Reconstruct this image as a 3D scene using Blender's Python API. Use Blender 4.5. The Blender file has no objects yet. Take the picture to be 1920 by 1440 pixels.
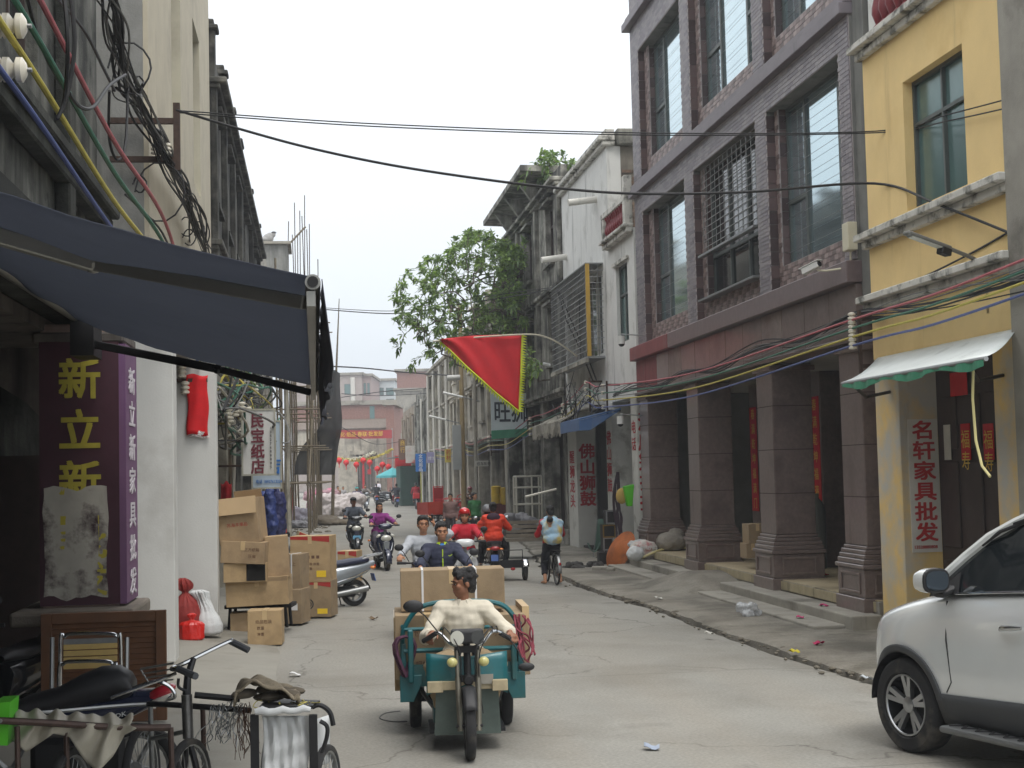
import bpy, bmesh, math, random
from mathutils import Vector, Matrix, noise
random.seed(7)
PI = math.pi
sc = bpy.context.scene
COL = sc.collection
# ------------------------------------------------------------------ camera
FPX, CH = 2750.0, 2.2
PITCH, ROLL = math.radians(3.43), math.radians(1.35)
cF = Vector((0, math.cos(PITCH), math.sin(PITCH)))
_u0 = Vector((0, -math.sin(PITCH), math.cos(PITCH)))
_r0 = Vector((1, 0, 0))
cR = _r0*math.cos(ROLL) - _u0*math.sin(ROLL)
cU = _u0*math.cos(ROLL) + _r0*math.sin(ROLL)
cam_d = bpy.data.cameras.new('camera'); cam = bpy.data.objects.new('camera', cam_d); COL.objects.link(cam)
cam_d.sensor_width = 36; cam_d.lens = 36*FPX/1920; cam_d.clip_start = .1; cam_d.clip_end = 3000
M = Matrix.Identity(4)
for i in range(3):
    M[i][0], M[i][1], M[i][2] = cR[i], cU[i], -cF[i]
M[2][3] = CH
cam.matrix_world = M
sc.camera = cam
# ------------------------------------------------------------------ sky, sun, exposure (overcast)
SUN_EL, SUN_AZ = math.radians(62), math.radians(150)     # azimuth clockwise from +Y
wd = bpy.data.worlds.new('World'); sc.world = wd; wd.use_nodes = True
nt = wd.node_tree; N = nt.nodes; L = nt.links; N.clear()
wo = N.new('ShaderNodeOutputWorld'); bg = N.new('ShaderNodeBackground'); sky = N.new('ShaderNodeTexSky')
sky.sky_type = 'NISHITA'; sky.sun_disc = False; sky.sun_elevation = SUN_EL; sky.sun_rotation = SUN_AZ
sky.dust_density = 6; sky.air_density = 1.2
tc = N.new('ShaderNodeTexCoord'); sx = N.new('ShaderNodeSeparateXYZ'); L.new(tc.outputs['Generated'], sx.inputs[0])
rp = N.new('ShaderNodeValToRGB'); L.new(sx.outputs[2], rp.inputs[0])
for p_, c_ in ((0, (.50, .545, .59)), (.10, (.56, .60, .64)), (.30, (.74, .77, .80)), (1, (1.30, 1.31, 1.32))):
    e = rp.color_ramp.elements[0] if p_ == 0 else rp.color_ramp.elements[1] if p_ == 1 else rp.color_ramp.elements.new(p_)
    e.position = p_; e.color = (*c_, 1)
nz = N.new('ShaderNodeTexNoise'); nz.inputs['Scale'].default_value = 2.2; nz.inputs['Detail'].default_value = 4
L.new(tc.outputs['Generated'], nz.inputs['Vector'])
mr = N.new('ShaderNodeMapRange'); L.new(nz.outputs[0], mr.inputs[0]); mr.inputs[3].default_value = 9.3; mr.inputs[4].default_value = 11.0
vm = N.new('ShaderNodeVectorMath'); vm.operation = 'SCALE'; L.new(rp.outputs[0], vm.inputs[0]); L.new(mr.outputs[0], vm.inputs['Scale'])
mx = N.new('ShaderNodeMix'); mx.data_type = 'RGBA'; mx.inputs[0].default_value = .93
L.new(sky.outputs[0], mx.inputs[6]); L.new(vm.outputs[0], mx.inputs[7])
L.new(mx.outputs[2], bg.inputs[0]); bg.inputs[1].default_value = .105; L.new(bg.outputs[0], wo.inputs[0])
sl = bpy.data.lights.new('sun', 'SUN'); sl.energy = .9; sl.angle = math.radians(22); sl.color = (1, .96, .9)
sun = bpy.data.objects.new('sun', sl); COL.objects.link(sun)
sd = Vector((math.sin(SUN_AZ)*math.cos(SUN_EL), math.cos(SUN_AZ)*math.cos(SUN_EL), math.sin(SUN_EL)))
sun.rotation_euler = sd.to_track_quat('Z', 'Y').to_euler(); sun.location = (0, 0, 40)
vs = sc.view_settings; vs.view_transform = 'Standard'; vs.look = 'None'; vs.exposure = .72; vs.gamma = 1; vs.use_curve_mapping = False
sc.cycles.max_bounces = 5; sc.cycles.diffuse_bounces = 3; sc.cycles.glossy_bounces = 3; sc.cycles.transmission_bounces = 3; sc.cycles.volume_bounces = 0; sc.cycles.transparent_max_bounces = 8
# ------------------------------------------------------------------ street frame: a = along the street, b = to the left, z = up
DX, DY = -.1338, .991
ROT = math.atan2(DY, DX)
FACE = math.radians(7.69)            # turns a thing facing -Y so that it faces the camera along the street
def S(a, b, z=0): return Vector((a*DX - b*DY, a*DY + b*DX, z))
def toS(v): return (v.x*DX + v.y*DY, -v.x*DY + v.y*DX)
def ray(px, py): return cF + cR*((px-960)/FPX) - cU*((py-720)/FPX)
def G(px, py, z=0):
    r = ray(px, py); t = (z-CH)/r.z; return Vector((r.x*t, r.y*t, z))
def gs(px, py, z=0): return toS(G(px, py, z))
def hb(px, py, b):
    r = ray(px, py); k = -r.x*DY + r.y*DX; t = b/k
    return (t*(r.x*DX + r.y*DY), CH + r.z*t)
def ha(px, py, a):
    r = ray(px, py); k = r.x*DX + r.y*DY; t = a/k
    return (t*(-r.x*DY + r.y*DX), CH + r.z*t)
def pa(px, py, a):                    # point (a, b, z) seen at a pixel on the cross-section a
    b, z = ha(px, py, a); return (a, b, z)
# ------------------------------------------------------------------ materials
def lin(c):
    c /= 255.; return c/12.92 if c <= .04045 else ((c+.055)/1.055)**2.4
def C(r, g, b): return (lin(r), lin(g), lin(b))
MATS = {}
def mat(name, col, rough=.7, metal=0, var=.12, scale=3, bump=0, bscale=40, streak=None, samt=.5, sscale=2.5, blotch=None, bamt=.5, bsc=.8, coat=0, spec=.5, alpha=1, emis=0, trans=0, moss=None, mamt=.4):
    if name in MATS: return MATS[name]
    m = bpy.data.materials.new(name); m.use_nodes = True; MATS[name] = m
    t = m.node_tree; n = t.nodes; k = t.links; p = n['Principled BSDF']
    p.inputs['Roughness'].default_value = rough; p.inputs['Metallic'].default_value = metal
    p.inputs['Coat Weight'].default_value = coat; p.inputs['Specular IOR Level'].default_value = spec
    p.inputs['Alpha'].default_value = alpha; p.inputs['Transmission Weight'].default_value = trans
    m.diffuse_color = (*col, 1)
    if emis: p.inputs['Emission Color'].default_value = (*col, 1); p.inputs['Emission Strength'].default_value = emis
    tc = n.new('ShaderNodeTexCoord'); co = tc.outputs['Object']
    def noi(sc_, det=5, vec=co, stretch=None):
        if stretch:
            mp = n.new('ShaderNodeMapping'); mp.inputs['Scale'].default_value = stretch; k.new(vec, mp.inputs[0]); vec = mp.outputs[0]
        q = n.new('ShaderNodeTexNoise'); q.inputs['Scale'].default_value = sc_; q.inputs['Detail'].default_value = det; q.inputs['Roughness'].default_value = .62
        k.new(vec, q.inputs['Vector']); return q.outputs[0]
    def ramp(src, lo, hi):
        r = n.new('ShaderNodeMapRange'); r.inputs[1].default_value = lo; r.inputs[2].default_value = hi; k.new(src, r.inputs[0]); return r.outputs[0]
    def mixc(fac, a, b):
        q = n.new('ShaderNodeMix'); q.data_type = 'RGBA'
        k.new(fac, q.inputs[0])
        for s_, i in ((a, 6), (b, 7)):
            if isinstance(s_, tuple): q.inputs[i].default_value = (*s_, 1)
            else: k.new(s_, q.inputs[i])
        return q.outputs[2]
    cur = tuple(col)
    if var:
        cur = mixc(ramp(noi(scale, 6), .3, .7), tuple(c*(1-var) for c in col), tuple(min(1, c*(1+var)) for c in col))
    if blotch: cur = mixc(ramp(noi(bsc, 7), .62-bamt*.3, .70-bamt*.15), cur, tuple(blotch))
    if streak: cur = mixc(ramp(noi(sscale, 7, stretch=(1, 1, .10)), .74-samt*.42, .80-samt*.12), cur, tuple(streak))
    if moss: cur = mixc(ramp(noi(1.3, 8), .70-mamt*.35, .76-mamt*.1), cur, tuple(moss))
    if isinstance(cur, tuple): p.inputs['Base Color'].default_value = (*cur, 1)
    else: k.new(cur, p.inputs['Base Color'])
    if bump:
        b = n.new('ShaderNodeBump'); b.inputs['Strength'].default_value = bump; b.inputs['Distance'].default_value = .02
        k.new(noi(bscale, 6), b.inputs['Height']); k.new(b.outputs[0], p.inputs['Normal'])
    return m
# ------------------------------------------------------------------ mesh building
OFF = {}
class MB:
    def __init__(s): s.v = []; s.f = []
    def add(s, vs, fs):
        o = len(s.v); s.v += [tuple(v) for v in vs]; s.f += [tuple(i+o for i in f) for f in fs]; return s
    def box(s, c, d, R=None):
        x, y, z = d[0]/2, d[1]/2, d[2]/2; c = Vector(c)
        vs = [Vector(q) for q in ((-x,-y,-z),(x,-y,-z),(x,y,-z),(-x,y,-z),(-x,-y,z),(x,-y,z),(x,y,z),(-x,y,z))]
        if R is not None: vs = [R @ q for q in vs]
        return s.add([q+c for q in vs], [(0,3,2,1),(4,5,6,7),(0,1,5,4),(1,2,6,5),(2,3,7,6),(3,0,4,7)])
    def bx(s, x0, x1, y0, y1, z0, z1):
        return s.box(((x0+x1)/2, (y0+y1)/2, (z0+z1)/2), (abs(x1-x0), abs(y1-y0), abs(z1-z0)))
    def cyl(s, p0, p1, r0, r1=None, n=10, cap=True):
        p0, p1 = Vector(p0), Vector(p1); r1 = r0 if r1 is None else r1
        q = (p1-p0).to_track_quat('Z', 'Y'); vs = []
        for p, r in ((p0, r0), (p1, r1)):
            for i in range(n):
                t = 2*PI*i/n; vs.append(p + q @ Vector((r*math.cos(t), r*math.sin(t), 0)))
        fs = [(i, (i+1) % n, n+(i+1) % n, n+i) for i in range(n)]
        if cap: fs += [tuple(range(n-1, -1, -1)), tuple(range(n, 2*n))]
        return s.add(vs, fs)
    def tube(s, pts, r, n=8, closed=False, cap=True):
        pts = [Vector(p) for p in pts]; m = len(pts); vs = []; up = None
        rr = r if isinstance(r, (list, tuple)) else [r]*m
        for i, p in enumerate(pts):
            a = pts[(i-1) % m] if (i > 0 or closed) else p; b = pts[(i+1) % m] if (i < m-1 or closed) else p
            t = (b-a).normalized()
            if up is None: up = t.orthogonal().normalized()
            up = (up - t*up.dot(t)); up = up.normalized() if up.length > 1e-6 else t.orthogonal().normalized()
            w = t.cross(up)
            for j in range(n):
                g = 2*PI*j/n; vs.append(p + (up*math.cos(g) + w*math.sin(g))*rr[i])
        fs = []
        for i in range(m if closed else m-1):
            k = (i+1) % m
            fs += [(i*n+j, i*n+(j+1) % n, k*n+(j+1) % n, k*n+j) for j in range(n)]
        if cap and not closed: fs += [tuple(range(n-1, -1, -1)), tuple((m-1)*n+j for j in range(n))]
        return s.add(vs, fs)
    def ell(s, c, r, nu=12, nv=8, R=None):
        c = Vector(c); r = (r, r, r) if not isinstance(r, (tuple, list)) else r; vs = []; fs = []
        def T(x, y, z):
            q = Vector((x*r[0], y*r[1], z*r[2])); return c + (R @ q if R is not None else q)
        vs.append(T(0, 0, -1))
        for j in range(1, nv):
            ph = -PI/2 + PI*j/nv
            for i in range(nu):
                t = 2*PI*i/nu; vs.append(T(math.cos(ph)*math.cos(t), math.cos(ph)*math.sin(t), math.sin(ph)))
        vs.append(T(0, 0, 1)); top = len(vs)-1
        for i in range(nu):
            fs.append((0, 1+(i+1) % nu, 1+i)); fs.append((top, 1+(nv-2)*nu+i, 1+(nv-2)*nu+(i+1) % nu))
        for j in range(nv-2):
            for i in range(nu):
                fs.append((1+j*nu+i, 1+j*nu+(i+1) % nu, 1+(j+1)*nu+(i+1) % nu, 1+(j+1)*nu+i))
        return s.add(vs, fs)
    def lathe(s, c, ax, prof, n=16):              # prof: (radius, height along axis)
        c = Vector(c); q = Vector(ax).to_track_quat('Z', 'Y'); vs = []; m = len(prof)
        for r, h in prof:
            for i in range(n):
                t = 2*PI*i/n; vs.append(c + q @ Vector((r*math.cos(t), r*math.sin(t), h)))
        fs = [(j*n+i, j*n+(i+1) % n, (j+1)*n+(i+1) % n, (j+1)*n+i) for j in range(m-1) for i in range(n)]
        return s.add(vs, fs)
    def torus(s, c, ax, R, r, n=24, m=8, sq=1.0):
        prof = [(R + r*math.cos(2*PI*j/m), sq*r*math.sin(2*PI*j/m)) for j in range(m+1)]
        return s.lathe(c, ax, prof, n)
    def prism(s, poly, ext):
        poly = [Vector(p) for p in poly]; e = Vector(ext); n = len(poly)
        vs = poly + [p+e for p in poly]
        return s.add(vs, [tuple(range(n-1, -1, -1)), tuple(range(n, 2*n))] + [(i, (i+1) % n, n+(i+1) % n, n+i) for i in range(n)])
    def grid(s, fn, nu, nv):
        vs = [fn(i/nu, j/nv) for j in range(nv+1) for i in range(nu+1)]
        return s.add(vs, [(j*(nu+1)+i, j*(nu+1)+i+1, (j+1)*(nu+1)+i+1, (j+1)*(nu+1)+i) for j in range(nv) for i in range(nu)])
    def quad(s, *p): return s.add(p, [tuple(range(len(p)))])
    def build(s, name, m, parent=None, smooth=False, bev=0, solid=0, seg=1, fixn=True, ang=40):
        me = bpy.data.meshes.new(name)
        o3 = OFF.get(parent.name) if parent is not None else None
        vs = s.v
        if o3: vs = [(v[0]-o3[0], v[1]-o3[1], v[2]-o3[2]) for v in vs]
        me.from_pydata(vs, [], s.f)
        if fixn:
            bm = bmesh.new(); bm.from_mesh(me); bmesh.ops.recalc_face_normals(bm, faces=bm.faces); bm.to_mesh(me); bm.free()
        ob = bpy.data.objects.new(name, me); COL.objects.link(ob); me.materials.append(m)
        if smooth:
            for p in me.polygons: p.use_smooth = True
            try: me.set_sharp_from_angle(angle=math.radians(ang))
            except Exception: pass
        if parent is not None:
            ob.parent = parent
            if o3: OFF[ob.name] = o3
        if solid: md = ob.modifiers.new('solid', 'SOLIDIFY'); md.thickness = solid; md.offset = 0
        if bev: md = ob.modifiers.new('bevel', 'BEVEL'); md.width = bev; md.segments = seg; md.limit_method = 'ANGLE'; md.angle_limit = math.radians(35)
        return ob
def tag(o, label=None, cat=None, group=None, kind=None):
    if label: o['label'] = label
    if cat: o['category'] = cat
    if group: o['group'] = group
    if kind: o['kind'] = kind
    return o
def thing(name, label, cat, loc=(0, 0, 0), rz=0, group=None):
    o = bpy.data.objects.new(name, None); COL.objects.link(o); o.location = loc; o.rotation_euler = (0, 0, rz); o.empty_display_size = .2
    return tag(o, label, cat, group)
def sthing(name, label, cat, a=0, b=0, z=0, group=None):      # a thing laid out in street coordinates
    o = thing(name, label, cat, S(a, b, z), ROT, group); OFF[o.name] = (a, b, z); return o
def solo(name, mb, m, label, cat, a=0, b=0, z=0, group=None, kind=None, **kw):   # one-mesh thing in street coordinates
    mb.v = [(v[0]-a, v[1]-b, v[2]-z) for v in mb.v]
    o = mb.build(name, m, **kw); o.location = S(a, b, z); o.rotation_euler = (0, 0, ROT)
    return tag(o, label, cat, group, kind)
def struct(name, mb, m, **kw):
    o = mb.build(name, m, **kw); o.rotation_euler = (0, 0, ROT); o['kind'] = 'structure'; return o
def copy_tree(o, parent=None):
    c = o.copy(); COL.objects.link(c)
    if parent is not None: c.parent = parent
    if o.name in OFF: OFF[c.name] = OFF[o.name]
    for ch in list(o.children): copy_tree(ch, c)
    return c
def rad(v): return math.radians(v)
WS = bpy.data.scenes.new('workshop')                    # small scratch scene so that evaluating one shape stays fast
def evaluate(ob):
    WS.collection.objects.link(ob); vl = WS.view_layers[0]; vl.update(); me = bpy.data.meshes.new_from_object(ob.evaluated_get(vl.depsgraph)); return me
# lettering: flat extruded glyphs, o = lower-left corner, ux / uy = directions of the line and of 'up'
def text(s, o, ux, uy, h, m, parent, name='lettering', thick=.004, bold=.0, sx=1, col=False, pitch=1.12, center=False):
    """h = glyph height; col=True writes downwards, o then is the top-left corner"""
    ux, uy = Vector(ux).normalized(), Vector(uy).normalized(); nn = ux.cross(uy); o = Vector(o)
    V_, F_ = [], []
    dg = None
    for i, line in enumerate(list(s) if col else [s]):
        if line == ' ': continue
        cu = bpy.data.curves.new('t', 'FONT'); cu.body = line; cu.size = h*1.08; cu.extrude = thick/2; cu.resolution_u = 2
        ob = bpy.data.objects.new('t', cu); me = evaluate(ob)
        xs = [v.co.x for v in me.vertices] or [0]; x0 = (min(xs)+max(xs))/2 if center else 0
        bs = bold*h*.8
        for q, (ox, oy) in enumerate(((-bs, -bs), (bs, -bs), (-bs, bs), (bs, bs)) if bold else ((0, 0),)):   # heavier strokes: shifted layers
            k = len(V_)
            for v in me.vertices:
                y = v.co.y + h*.12 - (i*h*pitch + h if col else 0) + oy
                V_.append(tuple(o + ux*((v.co.x-x0+ox)*sx) + uy*y + nn*(v.co.z + thick/2 + q*.0007)))
            F_ += [tuple(j+k for j in p.vertices) for p in me.polygons]
        bpy.data.objects.remove(ob); bpy.data.curves.remove(cu); bpy.data.meshes.remove(me)
    b = MB(); b.v = V_; b.f = F_
    return b.build(name, m, parent, fixn=False)
def voxel(mb, name, m, parent, vox=.012, smooth=2, fn=None, group=None):
    """union of the closed shapes in mb as one continuous surface"""
    me = bpy.data.meshes.new('tmp'); me.from_pydata(mb.v, [], mb.f)
    ob = bpy.data.objects.new('tmp', me)
    md = ob.modifiers.new('r', 'REMESH'); md.mode = 'VOXEL'; md.voxel_size = vox; md.use_smooth_shade = True
    if smooth: ms = ob.modifiers.new('s', 'SMOOTH'); ms.factor = .5; ms.iterations = smooth
    m2 = evaluate(ob)
    bpy.data.objects.remove(ob); bpy.data.meshes.remove(me)
    m2.name = name
    if fn:
        cs = [v.co.copy() for v in m2.vertices]; ns = [n.vector.copy() for n in m2.vertex_normals]; flat = []
        for c, n in zip(cs, ns): flat.extend(fn(c, n))
        m2.vertices.foreach_set('co', flat); m2.update()
    o = bpy.data.objects.new(name, m2); COL.objects.link(o); m2.materials.clear(); m2.materials.append(m)
    for p in m2.polygons: p.use_smooth = True
    if parent is not None:
        o.parent = parent
    return o
def wob(p, s=1., o=0.): return noise.noise(Vector((p[0]*s+o, p[1]*s+o*1.7, p[2]*s-o)))
def rz(t): return Matrix.Rotation(t, 3, 'Z')
def rx(t): return Matrix.Rotation(t, 3, 'X')
def ry(t): return Matrix.Rotation(t, 3, 'Y')
def catenary(p0, p1, sag, n=14):
    p0, p1 = Vector(p0), Vector(p1); return [p0.lerp(p1, i/n) - Vector((0, 0, sag*4*(i/n)*(1-i/n))) for i in range(n+1)]
# ------------------------------------------------------------------ shared materials
CONC = mat('concrete_grey', C(150,146,136), .9, var=.18, scale=2, bump=.25, bscale=60, blotch=C(105,101,92), bamt=.3, streak=C(70,68,62), samt=.3)
OLDW = mat('old_stained_wall', C(172,167,154), .95, var=.22, scale=3, bump=.5, bscale=25, streak=C(60,59,55), samt=.6, blotch=C(112,108,98), bamt=.55, bsc=.6)
OLDD = mat('mossy_dark_wall', C(164,162,152), .95, var=.3, scale=4, bump=.6, bscale=30, streak=C(44,45,42), samt=.8, blotch=C(72,71,66), bamt=.65, bsc=1.1)
WHT = mat('white_plaster', C(216,216,212), .85, var=.06, scale=2, bump=.15, bscale=30, streak=C(120,120,116), samt=.28, blotch=C(180,179,174), bamt=.3)
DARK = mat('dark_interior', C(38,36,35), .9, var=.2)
SHUT = mat('door_brown', C(62,50,46), .6, var=.2, scale=6)
STEEL = mat('galvanised_steel', C(150,152,152), .42, .8, var=.15, scale=8)
BLACKM = mat('black_metal', C(34,34,36), .5, .3, var=.15)
RUST = mat('rusty_iron', C(72,56,48), .8, .3, var=.3, scale=12)
REDP = mat('red_paper', C(196,26,34), .7, var=.12, scale=5)
GOLD = mat('gold_print', C(214,176,60), .6, var=.1)
FRAMEG = mat('window_frame_grey', C(86,92,90), .5, .2, var=.08)
GLASS = mat('mirror_tint_glass', C(188,208,214), .06, .85, var=.06, scale=.7)
GLASSD = mat('dark_window_glass', C(30,36,38), .08, .1, var=.2, spec=.8)
CABLE = mat('black_cable', C(26,26,28), .6, var=.1)
CABLEG = mat('grey_cable', C(110,110,108), .7, var=.2)
PORC = mat('porcelain_white', C(214,208,192), .35, var=.08, scale=8, coat=.3)
CPINK = mat('pink_sheath', C(176,92,98), .6, var=.12, scale=8)
CGREEN = mat('green_sheath', C(48,104,84), .6, var=.12, scale=8)
CYEL = mat('yellow_sheath', C(186,172,70), .6, var=.14, scale=8)
CBLUE = mat('blue_sheath', C(74,88,140), .6, var=.12, scale=8)
WOODB = mat('bamboo', C(112,102,84), .8, var=.25, scale=9)
def slab(mb, a0, a1, z0, z1, b0, b1, ops=()):
    A = sorted({a0, a1, *[min(max(o[0], a0), a1) for o in ops], *[min(max(o[1], a0), a1) for o in ops]})
    Z = sorted({z0, z1, *[min(max(o[2], z0), z1) for o in ops], *[min(max(o[3], z0), z1) for o in ops]})
    for i in range(len(A)-1):
        run = None
        for j in range(len(Z)-1):
            ca, cz = (A[i]+A[i+1])/2, (Z[j]+Z[j+1])/2
            op = any(o[0] < ca < o[1] and o[2] < cz < o[3] for o in ops)
            if not op and run is None: run = Z[j]
            if (op or j == len(Z)-2) and run is not None:
                mb.bx(A[i], A[i+1], b0, b1, run, Z[j] if op else Z[j+1]); run = None
    return mb
def bands(mb, a0, a1, b, lst, sgn=1):        # mouldings: (z0, z1, how far they stand proud)
    for z0, z1, p in lst: mb.bx(a0-p*.3, a1+p*.3, b, b+sgn*p, z0, z1)
    return mb
def window(par, a0, a1, z0, z1, b, va=(.5,), hz=(), fw=.05, dp=.06, m=None, g=None, name='window', sgn=1):
    """frame with mullions at fractions va, transoms at fractions hz; one pane for each light"""
    m = m or FRAMEG; g = g or GLASSD; k = MB()
    k.bx(a0, a1, b, b+dp*sgn, z0, z0+fw); k.bx(a0, a1, b, b+dp*sgn, z1-fw, z1)
    k.bx(a0, a0+fw, b, b+dp*sgn, z0+fw, z1-fw); k.bx(a1-fw, a1, b, b+dp*sgn, z0+fw, z1-fw)
    xs = [a0+fw] + [a0+(a1-a0)*t for t in va] + [a1-fw]; zs = [z0+fw] + [z0+(z1-z0)*t for t in hz] + [z1-fw]
    for x in xs[1:-1]: k.bx(x-fw/2, x+fw/2, b+.002*sgn, b+(dp-.002)*sgn, z0+fw, z1-fw)
    for z in zs[1:-1]: k.bx(a0+fw, a1-fw, b+.004*sgn, b+(dp-.004)*sgn, z-fw/2, z+fw/2)
    w = k.build(name, m, par)
    for i in range(len(xs)-1):
        for j in range(len(zs)-1):
            tilt = random.uniform(-.006, .006)
            q = MB(); q.quad((xs[i], b+(.015+tilt)*sgn, zs[j]), (xs[i+1], b+(.015-tilt)*sgn, zs[j]), (xs[i+1], b+(.012-tilt)*sgn, zs[j+1]), (xs[i], b+(.012+tilt)*sgn, zs[j+1]))
            q.build('pane', g, w)
    return w
def grille(par, a0, a1, z0, z1, b, da, dz, r=.008, m=None, name='window_grille'):
    k = MB(); n = max(1, round((a1-a0)/da)); q = max(1, round((z1-z0)/dz))
    for i in range(n+1): x = a0+(a1-a0)*i/n; k.cyl((x, b, z0), (x, b, z1), r, n=5)
    for j in range(q+1): z = z0+(z1-z0)*j/q; k.cyl((a0, b+.012, z), (a1, b+.012, z), r, n=5)
    return k.build(name, m or STEEL, par)
def couplet(par, a0, a1, z0, z1, b, s='', sgn=1, m=None, horiz=False, name='red_couplet'):
    k = MB(); k.bx(a0, a1, b, b+.006*sgn, z0, z1); o = k.build(name, m or REDP, par)
    return o
# ------------------------------------------------------------------ ground, road, pavements
EARTH = mat('bare_earth', C(104,96,84), .95, var=.25, scale=1.5, bump=.4, bscale=20)
ROADM = mat('worn_concrete_road', C(142,140,133), .92, var=.08, scale=.9, bump=.22, bscale=70, blotch=C(128,125,117), bamt=.45, bsc=.35)
def road_cracks(m):
    t = m.node_tree; n = t.nodes; k = t.links; p = n['Principled BSDF']
    src = p.inputs['Base Color'].links[0].from_socket; tcn = [q for q in n if q.type == 'TEX_COORD'][0]
    wn = n.new('ShaderNodeTexNoise'); wn.inputs['Scale'].default_value = 1.1; wn.inputs['Detail'].default_value = 7; k.new(tcn.outputs['Object'], wn.inputs['Vector'])
    va = n.new('ShaderNodeVectorMath'); va.operation = 'MULTIPLY_ADD'; k.new(wn.outputs[1], va.inputs[0]); va.inputs[1].default_value = (1.3, 1.3, 1.3); k.new(tcn.outputs['Object'], va.inputs[2])
    vo = n.new('ShaderNodeTexVoronoi'); vo.feature = 'DISTANCE_TO_EDGE'; vo.inputs['Scale'].default_value = .23; k.new(va.outputs[0], vo.inputs['Vector'])
    r = n.new('ShaderNodeMapRange'); k.new(vo.outputs['Distance'], r.inputs[0]); r.inputs[1].default_value = .0; r.inputs[2].default_value = .006; r.inputs[3].default_value = .6; r.inputs[4].default_value = 0
    # only parts of the crack net are open
    gn = n.new('ShaderNodeTexNoise'); gn.inputs['Scale'].default_value = .5; k.new(tcn.outputs['Object'], gn.inputs['Vector'])
    g2 = n.new('ShaderNodeMapRange'); k.new(gn.outputs[0], g2.inputs[0]); g2.inputs[1].default_value = .40; g2.inputs[2].default_value = .5
    mu = n.new('ShaderNodeMath'); mu.operation = 'MULTIPLY'; k.new(r.outputs[0], mu.inputs[0]); k.new(g2.outputs[0], mu.inputs[1])
    mx = n.new('ShaderNodeMix'); mx.data_type = 'RGBA'; k.new(mu.outputs[0], mx.inputs[0]); k.new(src, mx.inputs[6]); mx.inputs[7].default_value = (*C(70,66,60), 1)
    # tyre-worn lanes and dust
    sx_ = n.new('ShaderNodeMapping'); sx_.inputs['Scale'].default_value = (.05, 1.1, 1); k.new(tcn.outputs['Object'], sx_.inputs[0])
    dn = n.new('ShaderNodeTexNoise'); dn.inputs['Scale'].default_value = 1.2; dn.inputs['Detail'].default_value = 5; k.new(sx_.outputs[0], dn.inputs['Vector'])
    d2 = n.new('ShaderNodeMapRange'); k.new(dn.outputs[0], d2.inputs[0]); d2.inputs[1].default_value = .42; d2.inputs[2].default_value = .68; d2.inputs[4].default_value = .35
    m2 = n.new('ShaderNodeMix'); m2.data_type = 'RGBA'; k.new(d2.outputs[0], m2.inputs[0]); k.new(mx.outputs[2], m2.inputs[6]); m2.inputs[7].default_value = (*C(146,138,125), 1)
    on = n.new('ShaderNodeTexNoise'); on.inputs['Scale'].default_value = .9; on.inputs['Detail'].default_value = 3; k.new(tcn.outputs['Object'], on.inputs['Vector'])
    o2 = n.new('ShaderNodeMapRange'); k.new(on.outputs[0], o2.inputs[0]); o2.inputs[1].default_value = .66; o2.inputs[2].default_value = .76; o2.inputs[4].default_value = .45
    m3 = n.new('ShaderNodeMix'); m3.data_type = 'RGBA'; k.new(o2.outputs[0], m3.inputs[0]); k.new(m2.outputs[2], m3.inputs[6]); m3.inputs[7].default_value = (*C(92,88,82), 1)
    fn_ = n.new('ShaderNodeTexNoise'); fn_.inputs['Scale'].default_value = 34; fn_.inputs['Detail'].default_value = 4; k.new(tcn.outputs['Object'], fn_.inputs['Vector'])
    f2 = n.new('ShaderNodeMapRange'); k.new(fn_.outputs[0], f2.inputs[0]); f2.inputs[1].default_value = .3; f2.inputs[2].default_value = .7; f2.inputs[3].default_value = .86; f2.inputs[4].default_value = 1.12
    m4 = n.new('ShaderNodeVectorMath'); m4.operation = 'SCALE'; k.new(m3.outputs[2], m4.inputs[0]); k.new(f2.outputs[0], m4.inputs['Scale'])
    jx = n.new('ShaderNodeSeparateXYZ'); k.new(va.outputs[0], jx.inputs[0]); js = n.new('ShaderNodeSeparateXYZ'); k.new(tcn.outputs['Object'], js.inputs[0])
    pp = n.new('ShaderNodeMath'); pp.operation = 'PINGPONG'; k.new(js.outputs[0], pp.inputs[0]); pp.inputs[1].default_value = 2.6
    jr = n.new('ShaderNodeMapRange'); k.new(pp.outputs[0], jr.inputs[0]); jr.inputs[1].default_value = .006; jr.inputs[2].default_value = .016; jr.inputs[3].default_value = .45; jr.inputs[4].default_value = 0
    ju = n.new('ShaderNodeMath'); ju.operation = 'MULTIPLY'; k.new(jr.outputs[0], ju.inputs[0]); k.new(f2.outputs[0], ju.inputs[1])
    m5 = n.new('ShaderNodeMix'); m5.data_type = 'RGBA'; k.new(ju.outputs[0], m5.inputs[0]); k.new(m4.outputs[0], m5.inputs[6]); m5.inputs[7].default_value = (*C(80,76,70), 1)
    k.new(m5.outputs[2], p.inputs['Base Color'])
road_cracks(ROADM)
g = MB(); g.bx(-400, 900, -500, 500, -.6, -.12); struct('ground', g, EARTH)
def kerb_b(a):     # ragged edge between the road and the right pavement (street coordinates)
    pts = [(-20,-5.55), (5,-5.55), (14.2,-5.55), (17.4,-5.3), (21.9,-5.26), (28.2,-4.93), (33,-5.1), (45,-6.3), (60,-7.0), (400,-7.2)]
    for (x0, y0), (x1, y1) in zip(pts, pts[1:]):
        if x0 <= a <= x1: return y0+(y1-y0)*(a-x0)/(x1-x0)
    return -7.2
def jag(a): return .10*noise.noise(Vector((a*1.1, 3, 0))) + .05*noise.noise(Vector((a*4.3, 1, 0))) + .025*noise.noise(Vector((a*13, 1, 5)))
def road_z(a, b): return .012*noise.noise(Vector((a*.25, b*.4, 0))) + .004*noise.noise(Vector((a*1.7, b*1.7, 4)))
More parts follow.
